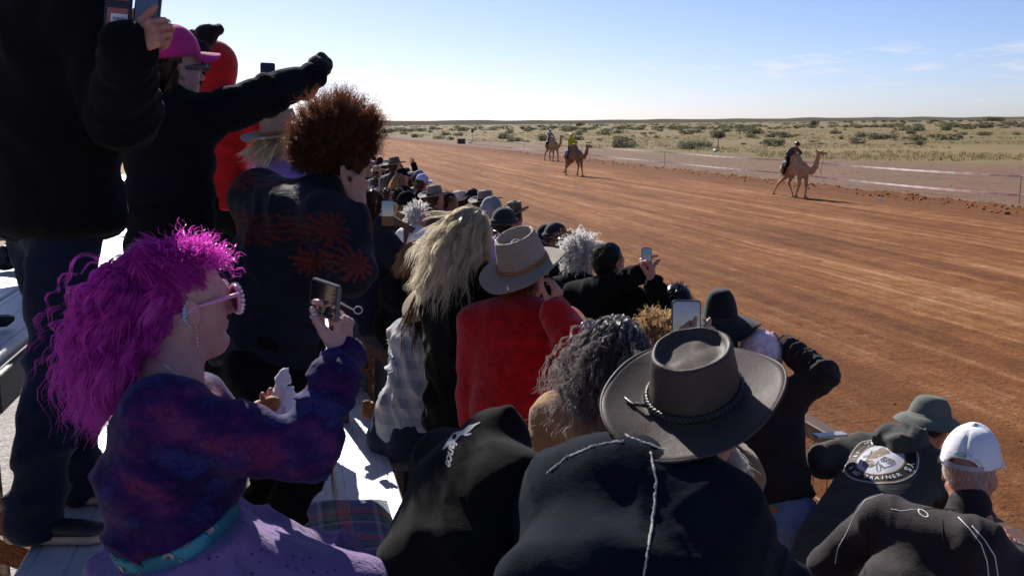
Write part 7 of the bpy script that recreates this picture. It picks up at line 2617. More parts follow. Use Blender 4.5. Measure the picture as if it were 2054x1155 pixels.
# --- khaki suede jacket, head hidden behind the leather hat
P = Person(W(1375, 800, 2.95), 36, 1.15, h=1.55, lean=8, width=1.0)
P.arm(1, W(1432, 1150, 2.85), -UP - P.bf); P.arm(0, W(1372, 712, 2.66), -UP - P.br)
r = person(P, 'person in brown suede jacket, head hidden behind the big leather hat')
body(P, r, SKIN_T, 0.007, detail=False, hands=(dict(d=U, pn=F * 0.6 + R * 0.4, curl=(0.5, 0.5, 0.5, 0.5)), None))
top(P, r, 'suede_jacket', KHAKI, 0.010, bulk=0.028, fold=0.018, fw=0.07, collar=0.05)
trousers(P, r, 'trousers', TAN, 0.014); shoes(P, r, vox=0.016)
hair(P, r, H_BRN, 'short', 500, 0.03)
phone(W(1376, 660, 2.66), R, U - F * 0.05, 0.078, 0.155, 'phone with a lit picture of sky held above the leather hat', screen=m_screen('screen_of_sky_c', (0.10, 0.16, 0.36), (0.30, 0.30, 0.36), (0.17, 0.10, 0.07), 0.075, horizon=0.05, strength=0.25))

# --- black hoodie bent forward, white print on the back
P17 = P = Person(W(1013, 985, 2.50), 52, 1.15, h=1.66, faz=58, fpitch=-40, lean=34, width=1.12)
P.neck = W(978, 925, 2.40); P.pel = W(883, 1235, 2.25); P.su = nrm(P.neck - P.pel); P.chest = P.neck - P.su * 0.17; P.sf = nrm(P.tf - P.su * np.dot(P.tf, P.su))
P.sh = [W(898, 935, 2.50), W(1018, 985, 2.22)]
P.hipj = [P.pel - P.br * 0.1, P.pel + P.br * 0.1]
P.kn = [P.hipj[i] + P.bf * 0.42 for i in (0, 1)]; P.an = [V(*P.kn[i][:2], 1.24) for i in (0, 1)]
P.arm(0, W(960, 1180, 2.75), -P.br - UP); P.arm(1, W(1058, 1250, 2.5), P.br - UP)
r = person(P, 'person hunched in a black hooded top with white script on the back')
body(P, r, SKIN_P, 0.007, detail=False)
S = Sdf(0.06)
S.ell(W(930, 1290, 2.16), W(925, 1120, 2.20), P.br, 0.17, 0.16, 0.175, 0.155, cap=0.4, fold=0.01, fw=0.1)
S.ell(W(925, 1120, 2.20), W(950, 960, 2.32), P.br, 0.178, 0.150, 0.165, 0.110, fold=0.008, fw=0.12, cap=0.5, seed=2)
S.cone(P.sh[0], P.sh[1], 0.085, 0.085, k=0.06)
S.cone(P.sh[0], P.el[0], 0.08, 0.07, fold=0.008, fw=0.06); S.cone(P.el[0], P.wr[0], 0.066, 0.05)
S.cone(P.sh[1], P.el[1], 0.08, 0.07, fold=0.008, fw=0.06); S.cone(P.el[1], P.wr[1], 0.066, 0.05)
S.cone(W(953, 945, 2.34), W(996, 888, 2.36), 0.085, 0.085, k=0.05)
S.ball(W(990, 905, 2.37), (0.075, 0.08, 0.075), k=0.03)
S.cone(W(983, 895, 2.36), W(1020, 822, 2.34), 0.062, 0.014, k=0.03, fold=0.006, fw=0.03)
S.cone(W(1018, 850, 2.35), W(1030, 930, 2.30), 0.022, 0.03, k=0.03)
v, f = S.mesh(0.007, noise=(0.004, 11.0))
hd = obj('hooded_top', v, f, BLK_LINT, r)
trousers(P, r, 'trousers', BLK, 0.024); shoes(P, r, vox=0.018)
M_WPRINT = m_print('white_print', (0.72, 0.70, 0.64))
DC = Decal(hd, W(905, 905, 2.2), R * 0.62 + F * 0.78, U * 0.9 + F * 0.2)


def px2(dc, pts):
    """photograph pixels on the garment's print, turned into the print's own plane"""
    out = []
    for px, py in pts:
        a = W(px, py, 1.0) - CAM_POS
        t = np.dot(dc.o - CAM_POS, dc.n) / np.dot(a, dc.n)
        q = CAM_POS + a * t - dc.o
        out.append((np.dot(q, dc.r), np.dot(q, dc.u)))
    return np.array(out)


DC = Decal(hd, W(908, 900, 2.2), R, U)
for nm, pts, wd in (('printed_figure', [(884, 912), (895, 900), (906, 892), (914, 886), (924, 881)], (0.002, 0.008, 0.012, 0.009, 0.005)),
                    ('printed_figure', [(918, 884), (930, 878), (938, 872), (948, 866), (960, 860)], (0.006, 0.009, 0.010, 0.004, 0.0015)),
                    ('printed_figure', [(922, 882), (930, 884), (936, 883), (942, 881)], (0.005, 0.0035, 0.003, 0.002))):
    q = px2(DC, pts)
    t = np.linspace(0, len(q) - 1, 18)
    q2 = np.stack([np.interp(t, np.arange(len(q)), q[:, k]) for k in (0, 1)], 1)
    v2, f2 = stroke(q2, 0.0, np.interp(t, np.arange(len(q)), wd))
    DC.put(nm, v2, f2, M_WPRINT)
for w_, (a, b), sz in (('iance', (908, 902), 0.026),):
    v2, f2 = text2d(w_, sz, True, shear=0.25, space=0.92)
    an = rad(-100) if w_ == 'iance' else rad(-140)
    v2 = np.stack([v2[:, 0] * math.cos(an) - v2[:, 1] * math.sin(an), v2[:, 0] * math.sin(an) + v2[:, 1] * math.cos(an)], 1)
    off = px2(DC, [((903, 915) if w_ == 'iance' else (916, 878))])[0]
    DC.put('printed_script', v2 + off, f2, M_WPRINT)

# --- man in leather hat, navy suede with shearling seams
P16 = P = Person(W(1400, 850, 2.18), 22, 1.15, h=1.72, faz=44, lean=17, side=6, width=1.24, hunch=0.01)
P.pel = W(1235, 1330, 1.86); P.su = nrm(P.neck - P.pel); P.chest = P.neck - P.su * 0.17; P.sf = nrm(P.tf - P.su * np.dot(P.tf, P.su))
P.sh = [W(1150, 1010, 2.14), W(1415, 1050, 1.99)]
P.arm(1, W(1560, 1300, 2.3), P.br - UP); P.arm(0, W(1100, 1330, 2.35), -P.br - UP)
P.hipj = [P.pel - P.br * 0.1, P.pel + P.br * 0.1]
P.kn = [P.hipj[i] + P.bf * 0.30 - UP * 0.25 for i in (0, 1)]; P.an = [V(*(P.kn[i] - P.bf * 0.15)[:2], 1.24) for i in (0, 1)]
r = person(P, 'person in a wide dark leather hat and navy suede coat with fleecy seams')
body(P, r, SKIN_R, 0.006, False, ears=True)
S = Sdf(0.07)
S.ell(W(1240, 1420, 1.86), W(1245, 1190, 1.93), P.br, 0.225, 0.18, 0.235, 0.165, cap=0.4, fold=0.010, fw=0.12)
S.ell(W(1245, 1190, 1.93), W(1272, 1020, 2.08), P.br, 0.225, 0.16, 0.185, 0.12, fold=0.008, fw=0.14, cap=0.5, seed=2)
S.cone(P.sh[0], P.sh[1], 0.098, 0.104, k=0.10)
S.ball(W(1240, 960, 2.08), (0.12, 0.10, 0.09), k=0.08)
S.cone(W(1310, 985, 2.08), W(1360, 925, 2.12), 0.105, 0.082, k=0.06)
for i in (0, 1):
    S.cone(P.sh[i], P.el[i], 0.108, 0.095, fold=0.010, fw=0.08); S.cone(P.el[i], P.wr[i], 0.09, 0.07, fold=0.010, fw=0.06)
v, f = S.mesh(0.008, noise=(0.005, 8.0))
jk = obj('suede_coat', v, f, SUEDE, r)
for pts in ([(1040, 905), (1100, 868), (1160, 852), (1218, 846), (1232, 852)], [(1226, 850), (1262, 876), (1300, 890), (1345, 905), (1392, 922)], [(1305, 905), (1316, 960), (1312, 1020), (1302, 1090), (1290, 1155), (1284, 1230)]):
    seam('fleece_seam', jk, [W(a, b, 2.0) for a, b in pts], 0.0024, FLEECE_W, n=60, rough=0.5, lift=-0.0008, toward=1)
S = Sdf(0.01)
S.cone(W(1405, 905, 2.16), W(1448, 985, 2.10), 0.030, 0.026, fold=0.004, fw=0.03)
S.cone(W(1448, 985, 2.10), W(1452, 1000, 2.10), 0.026, 0.01)
v, f = S.mesh(0.005, noise=(0.006, 60.0)); obj('fleece_collar', v, f, FLEECE_W, r)
trousers(P, r, 'trousers', NAVY_JEAN, 0.024); shoes(P, r, vox=0.018)
fr = P.head
# white beard
rgb_ = np.random.default_rng(3)
bd = [];
while len(bd) < 900:
    d = rgb_.normal(size=3); d /= np.linalg.norm(d)
    if d[0] > -0.15 and d[2] < -0.15: bd.append(d)
bd = np.array(bd); A = np.array(fr.ax())
ro = fr.p(0.02, 0, -0.045) + (bd * np.array([0.085, 0.072, 0.075])) @ A
v, f, tn = strands(ro, bd @ A * 0.7 - UP * 0.7, 0.05 + 0.04 * RNG.random(len(ro)), 7, 0.001, grav=0.1, curl=0.3, cfreq=30, helix=0.003, hfreq=120)
bo = obj('beard', v, f, H_WHT, r); add_tone(bo, tn)
hair(P, r, H_WHT, 'short', 700, 0.035, keep='low', rad0=0.0011, down=1.3, out=0.12, cap=False)
g = Geo()
for s in (1,): g.tube([fr.p(0.10, s * 0.06, 0.01), fr.p(0.088, s * 0.079, 0.01), fr.p(-0.005, s * 0.084, 0.004)], 0.002, 6)
g.build('glasses', GOLD, r, True)
HM = P.head.mat((-0.014, -0.004, 0.066), tilt=17, roll=2)
h = brim_hat(r, HM, LEATH_HAT, R=0.103, crown=0.118, taper=0.86, brim=0.110, curl=0.024, front=-0.012, back=0.004, top_kind='flat', dent=0.015, wob=0.006, thick=0.0025, sag=0.004, n=96, rim=0.80, binding=0.0032)
# stitched brim edge and rolled crown rim are in the lathe; the plaited band is three strands
for k in range(3):
    g = Geo(); pts = []
    for a in np.linspace(0, 2 * PI, 150)[:-1]:
        rr_b = 0.1070 + 0.0032 * math.cos(a * 19 * 2 + k * 2 * PI / 3 * 2)
        z = 0.013 + 0.0065 * math.sin(a * 19 + k * 2 * PI / 3)
        pts.append((rr_b * math.sin(a) * 0.93, rr_b * math.cos(a) * 1.14, z))
    g.tube(pts, 0.0042, 6, closed=True)
    me = make_mesh('plaited_band', np.concatenate(g.v), g.f[0], True); me.materials.append(LEATH_BRAID)
    o = link(bpy.data.objects.new('plaited_band', me)); o.parent = h
g = Geo()
for dx, ln_k in ((0.0, 0.045), (0.006, 0.055)):
    a = rad(180 + 42)
    b0 = V(0.1085 * math.sin(a) * 0.93, 0.1085 * math.cos(a) * 1.14, 0.014)
    t = nrm(V(b0[0], b0[1], 0)); s = np.cross(UP, t)
    g.tube([b0, b0 + t * 0.012 + UP * 0.004 - s * (0.010 + dx), b0 + t * 0.020 - UP * 0.002 - s * (ln_k * 0.6), b0 + t * 0.026 + UP * 0.004 - s * ln_k], [0.004, 0.004, 0.0035, 0.003], 6)
me = make_mesh('band_tail', np.concatenate(g.v), [x for x in g.f], True); me.materials.append(LEATH_BRAID)
o = link(bpy.data.objects.new('band_tail', me)); o.parent = h
g = Geo()
for a in np.linspace(0, 2 * PI, 200)[:-1]:
    pass

# --- person in pale fluffy beanie, dark jersey, pale jeans, camera to the eye
P18 = P = Person(W(1524, 722, 4.95), 34, 0.55, h=1.72, faz=36, lean=10, width=1.08)
P.pel = W(1555, 1030, 4.75); P.su = nrm(P.neck - P.pel); P.chest = P.neck - P.su * 0.17
P.hipj = [P.pel - P.br * 0.09, P.pel + P.br * 0.09]
P.an = [V(*(P.hipj[i] + P.br * (-0.06, 0.05)[i])[:2], 0.635) for i in (0, 1)]; P.kn = [ik(P.hipj[i], P.an[i], 0.44, 0.43, P.bf) for i in (0, 1)]
P.sh[1] = W(1582, 800, 4.82)
P.wr[1] = W(1575, 692, 4.95); P.el[1] = W(1648, 752, 4.78)
P.arm(0, W(1530, 720, 5.15), -UP - P.br)
r = person(P, 'person in a pale pink fluffy beanie, dark jersey and faded jeans')
body(P, r, SKIN_R, 0.0065, detail=False, hands=(None, dict(d=-R * 0.75 + U * 0.45, pn=F * 0.5 - U * 0.6, curl=(0.5, 0.6, 0.7, 0.7), thumb=(0.4, 0.2))))
top(P, r, 'jersey', BROWN_KNIT, 0.0085, bulk=0.014, fold=0.013, fw=0.05, sleeve=(0.074, 0.066, 0.048), hem=-0.085, hemw=0.96)
trousers(P, r, 'jeans', BLUE_JEAN, 0.009, fold=0.008, r=(0.112, 0.078, 0.070), seat=0.02)
g = Geo(); g.bbox(P.pel - P.bf * 0.139 + UP * 0.075, 0.05, 0.004, 0.035, 0.001, ax=(P.br, P.bf, UP)); g.build('waist_patch', LEATH_TAN, r)
shoes(P, r, vox=0.016)
beanie(P, r, BEANIE_PNK, cuff=False, fuzz=1500, lift=0.017, low=-0.035)
hair(P, r, H_BLO, 'short', 200, 0.04, keep='low', cap=False)
cm_ = W(1543, 716, 5.08)
g = Geo(); g.bbox(cm_, 0.13, 0.07, 0.09, 0.008, ax=(P.br, P.bf, UP)); cmo = empty('camera_body', cm_, 'black camera held to the eye under the pink beanie', 'camera')
g.build('housing', PLASTIC_BLK, cmo); g = Geo(); g.tube([cm_ + P.bf * 0.03, cm_ + P.bf * 0.13], 0.035, 14); g.build('lens', PLASTIC_BLK, cmo, True)

# --- grey hooded top with round print, bucket hat, leaning over the rail
P19 = P = Person(W(1864, 852, 4.9), 62, 0.55, h=1.74, faz=62, fpitch=-10, lean=44, width=1.16)
P.pel = W(1668, 1135, 4.35); P.neck = W(1822, 905, 4.75); P.su = nrm(P.neck - P.pel); P.chest = P.neck - P.su * 0.17; P.sf = nrm(P.tf - P.su * np.dot(P.tf, P.su))
P.sh = [P.neck - P.su * 0.07 - P.tr * 0.19, P.neck - P.su * 0.07 + P.tr * 0.19]
P.hipj = [P.pel - P.br * 0.09, P.pel + P.br * 0.09]
P.an = [V(*(P.hipj[i] - P.bf * 0.05)[:2], 0.635) for i in (0, 1)]; P.kn = [ik(P.hipj[i], P.an[i], 0.44, 0.43, P.bf) for i in (0, 1)]
P.wr[0] = W(1760, 905, 5.05); P.el[0] = W(1652, 925, 4.85)
P.arm(1, V(2.98, P.neck[1] - 0.05, 1.62), P.br - UP)
r = person(P, 'person in olive bucket hat and charcoal hooded top with a round skull print')
body(P, r, SKIN_R, 0.006, False, detail=False)
S = Sdf(0.05)
S.ell(P.pel - P.su * 0.07, P.pel + P.su * 0.10, P.br, 0.19, 0.135, 0.20, 0.140, cap=0.35, fold=0.010, fw=0.07)
S.ell(P.pel + P.su * 0.08, P.chest + P.su * 0.02, P.tr, 0.205, 0.140, 0.235, 0.112, fold=0.003, fw=0.14, cap=0.5, seed=2)
S.ell(P.pel - P.su * 0.085, P.pel - P.su * 0.03, P.br, 0.168, 0.128, 0.168, 0.128, cap=0.3, k=0.01)
S.cone(P.sh[0], P.sh[1], 0.088, 0.088, k=0.06)
for i in (0, 1):
    S.cone(P.sh[i], P.el[i], 0.085, 0.074, fold=0.012, fw=0.06, k=0.04, seed=4 + i); S.cone(P.el[i], P.wr[i], 0.070, 0.050, fold=0.012, fw=0.05)
v, f = S.mesh(0.007, noise=(0.002, 10.0))
hd = obj('hooded_top', v, f, GREY_HOOD, r)
S = Sdf(0.02)
hood_down(S, P, 0.95)
v, f = S.mesh(0.006, noise=(0.006, 18.0))
obj('hood', v, f, GREY_HOOD, hd)
trousers(P, r, 'trousers', GREY_HOOD, 0.013); shoes(P, r, vox=0.016)
hair(P, r, H_BRN, 'short', 400, 0.03, keep='low')
brim_hat(r, P.head.mat((-0.012, 0, 0.046), tilt=0), OLIVE_CAN, R=0.104, crown=0.092, taper=0.90, brim=0.064, curl=0.0, sag=0.044, top_kind='dome', dent=0.008, wob=0.006, thick=0.0018, name='bucket_hat')
# the round print on the back
_u = nrm(P.su); _n = -P.sf
DC = Decal(hd, P.neck - P.su * 0.205 + P.tr * 0.0 - P.sf * 0.12, -np.cross(-P.sf, P.su) * -1.0, P.su)
DC = Decal(hd, P.neck - P.su * 0.195 - P.sf * 0.12 - P.tr * 0.02, np.cross(P.su, -P.sf), P.su)
M_LOGOW = m_print('white_ink', (0.74, 0.73, 0.72)); M_LOGOG = m_print('gold_ink', (0.36, 0.22, 0.11)); M_LOGOK = m_print('black_ink', (0.012, 0.012, 0.013)); M_LOGOP = m_print('pale_grey_ink', (0.52, 0.52, 0.58)); M_LOGOB = m_print('bronze_ink', (0.24, 0.165, 0.10)); M_LOGOD = m_print('grey_ink', (0.05, 0.05, 0.07))
RL = 0.168
v2, f2 = tri_disc(RL * 0.66, RL * 0.965, 72, 3); DC.put('printed_ring', v2, f2, M_LOGOK, 0.0012)
v2, f2 = tri_disc(RL * 0.975, RL, 72, 1); DC.put('printed_ring', v2, f2, M_LOGOW, 0.002)
v2, f2 = tri_disc(RL * 0.94, RL * 0.962, 72, 1); DC.put('printed_ring', v2, f2, M_LOGOG, 0.002)
v2, f2 = tri_disc(0.0, RL * 0.63, 72, 6); DC.put('printed_disc', v2, f2, M_LOGOP, 0.0014)
v2, f2 = tri_disc(RL * 0.64, RL * 0.665, 72, 1); DC.put('printed_ring', v2, f2, M_LOGOG, 0.002)
for word, am, sz, fl, sp in (('THE', rad(128), 0.042, False, 1.0), ('YS', rad(2), 0.042, False, 1.0), ("IT'S A NO BRAINER", rad(250), 0.030, True, 1.12)):
    v2, f2 = on_circle(word, RL * 0.80, am, sz, fl, sp); DC.put('printed_lettering', v2, f2, M_LOGOW, 0.004)
for am in (rad(160), rad(312)):
    vs_, fs_, n_ = [], [], 0
    for k in range(7):
        a = am + (k - 3) * 0.075
        c = np.array([math.cos(a), math.sin(a)]) * RL * 0.80; t = np.array([-math.sin(a), math.cos(a)])
        q = np.array([c - t * 0.003, c + t * 0.003]); v2, f2 = stroke(q, 0.004 if k % 2 else 0.0075); vs_.append(v2); fs_.append(f2 + n_); n_ += len(v2)
    DC.put('printed_ornament', np.concatenate(vs_), np.concatenate(fs_), M_LOGOG, 0.0026)
# inside the disc: a generic cartoon skull with folded brain above
vs_, fs_, n_ = [], [], 0


def addst(pts, w, store):
    v2, f2 = stroke(np.array(pts) * RL, w * RL)
    store.append((v2, f2))


brain, lines = [], []
rgb2 = np.random.default_rng(12)
for k in range(26):
    a0 = 0.2 + k * 0.12
    c = np.array([-0.12 + 0.22 * math.cos(a0 * 1.9) * (0.4 + 0.6 * rgb2.random()), 0.20 + 0.20 * math.sin(a0 * 2.3) * (0.4 + 0.6 * rgb2.random())])
    t = np.linspace(0, 1.4 * PI, 9); rr2 = 0.05 + 0.03 * rgb2.random(); ph = rgb2.random() * 6
    addst(np.stack([c[0] + rr2 * np.cos(t + ph), c[1] + rr2 * np.sin(t + ph)], 1), 0.035, brain)
t = np.linspace(0, 2 * PI, 24)
for k in range(3): addst(np.stack([-0.22 + (0.15 - 0.045 * k) * np.cos(t), -0.25 + (0.14 - 0.045 * k) * np.sin(t)], 1), 0.03, brain)
for k in range(8):
    a = PI * 0.62 + k * 0.12
    addst([(-0.38 + 0.08 * math.cos(a * 3), 0.0 + 0.35 * math.cos(k)), (-0.30, 0.05 * math.sin(k * 2))], 0.02, lines) if False else None
addst([(-0.38, 0.30), (-0.36, 0.1), (-0.33, -0.08), (-0.36, -0.22), (-0.33, -0.36), (-0.2, -0.42), (-0.06, -0.36), (0.02, -0.2), (0.0, -0.08)], 0.025, lines)
addst([(0.05, 0.12), (0.2, 0.1), (0.38, 0.06), (0.46, -0.02), (0.42, -0.12), (0.36, -0.22), (0.30, -0.30), (0.22, -0.26), (0.1, -0.2), (0.02, -0.16)], 0.022, lines)
for cx, cy, q in ((0.30, -0.02, 0.09), (0.12, 0.0, 0.08), (0.30, -0.02, 0.04), (0.12, 0.0, 0.03)): addst(np.stack([cx + q * np.cos(t), cy + q * np.sin(t)], 1), 0.022, lines)
addst([(0.02, -0.22), (0.12, -0.42), (0.2, -0.5), (0.24, -0.42), (0.16, -0.28)], 0.024, lines)
for k in range(5): addst([(0.10 + 0.045 * k, -0.20 - 0.02 * k), (0.12 + 0.045 * k, -0.27 - 0.02 * k)], 0.016, lines)
addst([(-0.52, 0.02), (-0.40, 0.10), (-0.42, 0.0)], 0.02, lines); addst([(-0.50, -0.04), (-0.40, 0.02)], 0.02, lines)
for nm, st, mt in (('printed_brain', brain, M_LOGOB), ('printed_skull', lines, M_LOGOD)):
    vs_, fs_, n_ = [], [], 0
    for v2, f2 in st: vs_.append(v2); fs_.append(f2 + n_); n_ += len(v2)
    DC.put(nm, np.concatenate(vs_), np.concatenate(fs_), mt, 0.0026 if nm == 'printed_skull' else 0.0022)

# --- white cap, black track top with white piping
P20 = P = Person(W(1946, 950, 3.5), 40, 0.55, h=1.74, faz=52, fpitch=-6, lean=30, side=-6, width=1.18)
P.pel = W(1800, 1270, 3.35); P.su = nrm(P.neck - P.pel); P.chest = P.neck - P.su * 0.17; P.sf = nrm(P.tf - P.su * np.dot(P.tf, P.su))
P.sh = [W(1775, 1042, 3.55), W(1962, 1092, 3.28)]
P.hipj = [P.pel - P.br * 0.09, P.pel + P.br * 0.09]
P.an = [V(*(P.hipj[i] - P.bf * 0.05)[:2], 0.635) for i in (0, 1)]; P.kn = [ik(P.hipj[i], P.an[i], 0.44, 0.43, P.bf) for i in (0, 1)]
P.arm(0, W(1725, 1240, 3.75), -P.br - UP * 0.4); P.arm(1, W(2040, 1120, 3.6), P.br - UP)
r = person(P, 'person in a white cap with green stitching and black track top with white piping')
body(P, r, SKIN_R, 0.0062, False)
S = Sdf(0.05)
S.ell(P.pel - P.su * 0.08, P.pel + P.su * 0.13, P.br, 0.185, 0.15, 0.19, 0.15, cap=0.35, fold=0.010, fw=0.08)
S.ell(P.pel + P.su * 0.11, P.chest, P.tr, 0.19, 0.145, 0.20, 0.112, fold=0.008, fw=0.14, cap=0.5, seed=2)
S.cone(P.sh[0], P.sh[1], 0.082, 0.082, k=0.06)
S.cone(P.neck - P.su * 0.03, P.neck + nrm(P.head.c - P.neck) * 0.055 - P.tf * 0.008, 0.082, 0.073, k=0.015)
for i in (0, 1):
    S.cone(P.sh[i], P.el[i], 0.082, 0.070, fold=0.010, fw=0.06, k=0.04, seed=4 + i); S.cone(P.el[i], P.wr[i], 0.066, 0.050, fold=0.010, fw=0.05)
v, f = S.mesh(0.007, noise=(0.004, 9.0))
jk = obj('track_top', v, f, TRACK_BLK, r)
M_PIPE = plain('white_piping', (0.72, 0.70, 0.72), 0.6, var=0.05)
for pts in ([(1675, 1130), (1680, 1100), (1700, 1065), (1712, 1035), (1735, 1002), (1780, 986), (1835, 988)], [(1922, 1036), (1945, 1060), (1968, 1090), (1980, 1125), (1984, 1160)], [(1950, 1054), (1975, 1082), (1996, 1115), (2003, 1160)]):
    seam('white_piping', jk, [W(a, b, 3.4) for a, b in pts], 0.0019, M_PIPE, n=40, lift=-0.0004, toward=1)
for pts in ([(1838, 990), (1850, 1004), (1880, 1015), (1915, 1022)], [(1890, 1040), (1892, 1080), (1886, 1155)], [(1738, 1030), (1740, 1080), (1735, 1150)]):
    seam('seam', jk, [W(a, b, 3.4) for a, b in pts], 0.0022, TRACK_BLK, n=30, toward=1)
DC = Decal(jk, W(1849, 1027, 3.4), R, U)
v2, f2 = tri_disc(0.0085, 0.0110, 28, 1); v2 = v2 * np.array([1.0, 0.85]); DC.put('printed_emblem', v2, f2, M_WPRINT)
trousers(P, r, 'trousers', BLK, 0.022); shoes(P, r, vox=0.016)
hair(P, r, H_GRY, 'short', 1300, 0.012, keep='low', cap=False, rad0=0.0008, down=0.8)
CM = P.head.mat((-0.008, 0, 0.046), tilt=4)
h = cap_hat(r, CM, WHITE_CAN, R=0.104, hgt=0.120, visor=0.07, opening=True, strap=plain('grey_plastic_strap', (0.32, 0.32, 0.36), 0.5), crumple=0.006, seam=0.004)
M_GREEN = m_print('green_stitching', (0.03, 0.30, 0.08))
vs_, fs_, n_ = [], [], 0
txt = 'IT ANYWHERE TO LOVE'
for i, ch in enumerate(txt):
    if ch == ' ': continue
    v2, f2 = text2d(ch, 0.0125, True)
    q = (i - (len(txt) - 1) / 2) * 0.0078
    a = PI - q / 0.105
    hgt0 = 0.060 - 0.9 * q * q / 0.105
    el = rad(32)
    rr3 = 0.112
    c = V(rr3 * math.sin(a) * 0.93, rr3 * math.cos(a) * 1.12, hgt0)
    tx = nrm(V(math.cos(a) * 0.93, -math.sin(a) * 1.12, 1.8 * q / 0.105 * 0.9)); ot = nrm(V(math.sin(a), math.cos(a), 0.45))
    ot = nrm(ot - tx * np.dot(ot, tx)); ty = np.cross(ot, tx)
    if np.dot(np.cross(tx, ty), ot) < 0: ty = -ty
    tx2 = -tx if np.dot(np.cross(-tx, UP), ot) > 0 else tx
    v3 = c + v2[:, :1] * tx2 + v2[:, 1:] * nrm(UP - ot * ot[2])
    vs_.append(v3); fs_.append(f2 + n_); n_ += len(v3)
CAPTXT = (np.concatenate(vs_), np.concatenate(fs_))
# press the stitching onto the crown
_me = h.data
_t = BVHTree.FromPolygons([tuple(x.co) for x in _me.vertices], [tuple(p.vertices) for p in _me.polygons])
vv = []
for p in CAPTXT[0]:
    co, nn, _, _ = _t.find_nearest(Vector(p)); nn = nn if nn.dot(Vector(p)) > 0 else -nn
    vv.append(np.array(co) + np.array(nn) * 0.0012)
me = make_mesh('green_lettering', np.array(vv), CAPTXT[1], False); me.materials.append(M_GREEN)
o = link(bpy.data.objects.new('green_lettering', me)); o.parent = h

# --- phone lying on the rail
phone(V(FX, W(1658, 856, 4.75)[1], FZ + 0.0045), V(0.35, -0.93, 0), V(0.93, 0.35, 0), 0.15, 0.075, 'phone lying face up on the brown top rail', screen=plain('glass_reflecting_sky', (0.05, 0.07, 0.10), 0.05, var=0.0))

# --- folded tartan blanket over the plank
nx_, ny_ = 26, 26
bx = np.linspace(0.0, 1.0, nx_); by = np.linspace(0.0, 1.0, ny_)
A_, B_ = np.meshgrid(bx, by, indexing='ij')
X_ = -0.04 + 0.40 * A_; Y_ = 3.35 + 0.68 * B_ + 0.02 * np.sin(A_ * 7)
Z_ = 1.724 + 0.05 * np.sqrt(np.clip(np.sin(np.clip(A_, 0.01, 0.99) * PI), 0, 1)) * np.clip(np.sin(np.clip(B_, 0.02, 0.98) * PI) * 5, 0, 1) ** 0.5 + 0.012 * vnoise(A_ * 5, B_ * 5, 0 * A_)
top_ = np.stack([X_.ravel(), Y_.ravel(), Z_.ravel()], 1); bot_ = top_.copy(); bot_[:, 2] = 1.7235
i_, j_ = np.meshgrid(np.arange(nx_ - 1), np.arange(ny_ - 1), indexing='ij'); k_ = (i_ * ny_ + j_).ravel()
q1 = np.stack([k_, k_ + ny_, k_ + ny_ + 1, k_ + 1], 1)
ed = []
N_ = nx_ * ny_
for i in range(nx_ - 1): ed += [[i * ny_, i * ny_ + N_, (i + 1) * ny_ + N_, (i + 1) * ny_], [(i + 1) * ny_ - 1 + ny_, (i + 1) * ny_ - 1 + ny_ + N_, i * ny_ + ny_ - 1 + N_, i * ny_ + ny_ - 1]]
for j in range(ny_ - 1): ed += [[j + 1, j + 1 + N_, j + N_, j], [(nx_ - 1) * ny_ + j, (nx_ - 1) * ny_ + j + N_, (nx_ - 1) * ny_ + j + 1 + N_, (nx_ - 1) * ny_ + j + 1]]
tag(obj('blanket', np.concatenate([top_, bot_]), [np.concatenate([q1, q1[:, ::-1] + N_, np.array(ed)])], m_plaid_blanket()), 'folded blue, red and green tartan blanket lying on the plank', 'blanket')
# ------------------------------------------------------------------ the rest of the crowd, the camels and their riders
def floor_for(x):
    return 0.55 if x > 1.5 else (1.15 if x > 0.45 else 1.72)


def spectator(px, py, d, label, az=50, faz=None, topm=None, botm=None, hat=None, hairm_=None, hstyle='short', hlen=0.04, hn=260, lean=7, bulk=0.015, skinm=None, arms=None, cname='jacket', width=1.0, kw=None, fpitch=0, group=None):
    c = W(px, py, d)
    fl = floor_for(c[0])
    h = min(1.86, max(1.45, (c[2] - fl) / 0.925))
    P = Person(c, az, fl, h=h, faz=az if faz is None else faz, lean=lean, width=width, fpitch=fpitch)
    if arms: arms(P)
    r = person(P, label, group)
    far = d > 11
    hv = 0.015 if far else 0.0092
    body(P, r, skinm or SKIN_R, hv, detail=not far, hands=({'vox': 0.0084}, {'vox': 0.0084}) if not far else ({'vox': 0.013}, {'vox': 0.013}))
    top(P, r, cname, topm or BLK, 0.022 if far else 0.0135, bulk=bulk, fold=0.012, fw=0.08)
    trousers(P, r, 'trousers', botm or NAVY_JEAN, 0.034 if far else 0.026)
    shoes(P, r, vox=0.03 if far else 0.022)
    if hairm_ is not None:
        hair(P, r, hairm_, hstyle, hn, hlen, seed=int(px), rad0=0.0022 if far else 0.0014, keep='low' if hat else 'all', vox=0.012 if far else 0.008, body_avoid=not far, **(kw or {}))
    if hat:
        k, m = hat[0], hat[1]
        o = hat[2] if len(hat) > 2 else {}
        n = 28 if far else 48
        tl = o.pop('tilt', 6) if o else 6
        if k == 'felt': brim_hat(r, P.head.mat((-0.012, 0, 0.060), tilt=tl), m, n=n, **{**dict(crown=0.115, brim=0.088, curl=0.034, front=-0.012, band=BLK), **o})
        elif k == 'cap': cap_hat(r, P.head.mat((-0.008, 0, 0.048), tilt=tl), m, n=30 if far else 48, button=not far, **o)
        elif k == 'beanie': beanie(P, r, m, vox=0.011 if far else 0.007, **o)
    return P, r


def lift(i, px, py, d):
    return lambda P: P.arm(i, W(px, py, d), -UP + P.tr * (0.5 if i else -0.5))


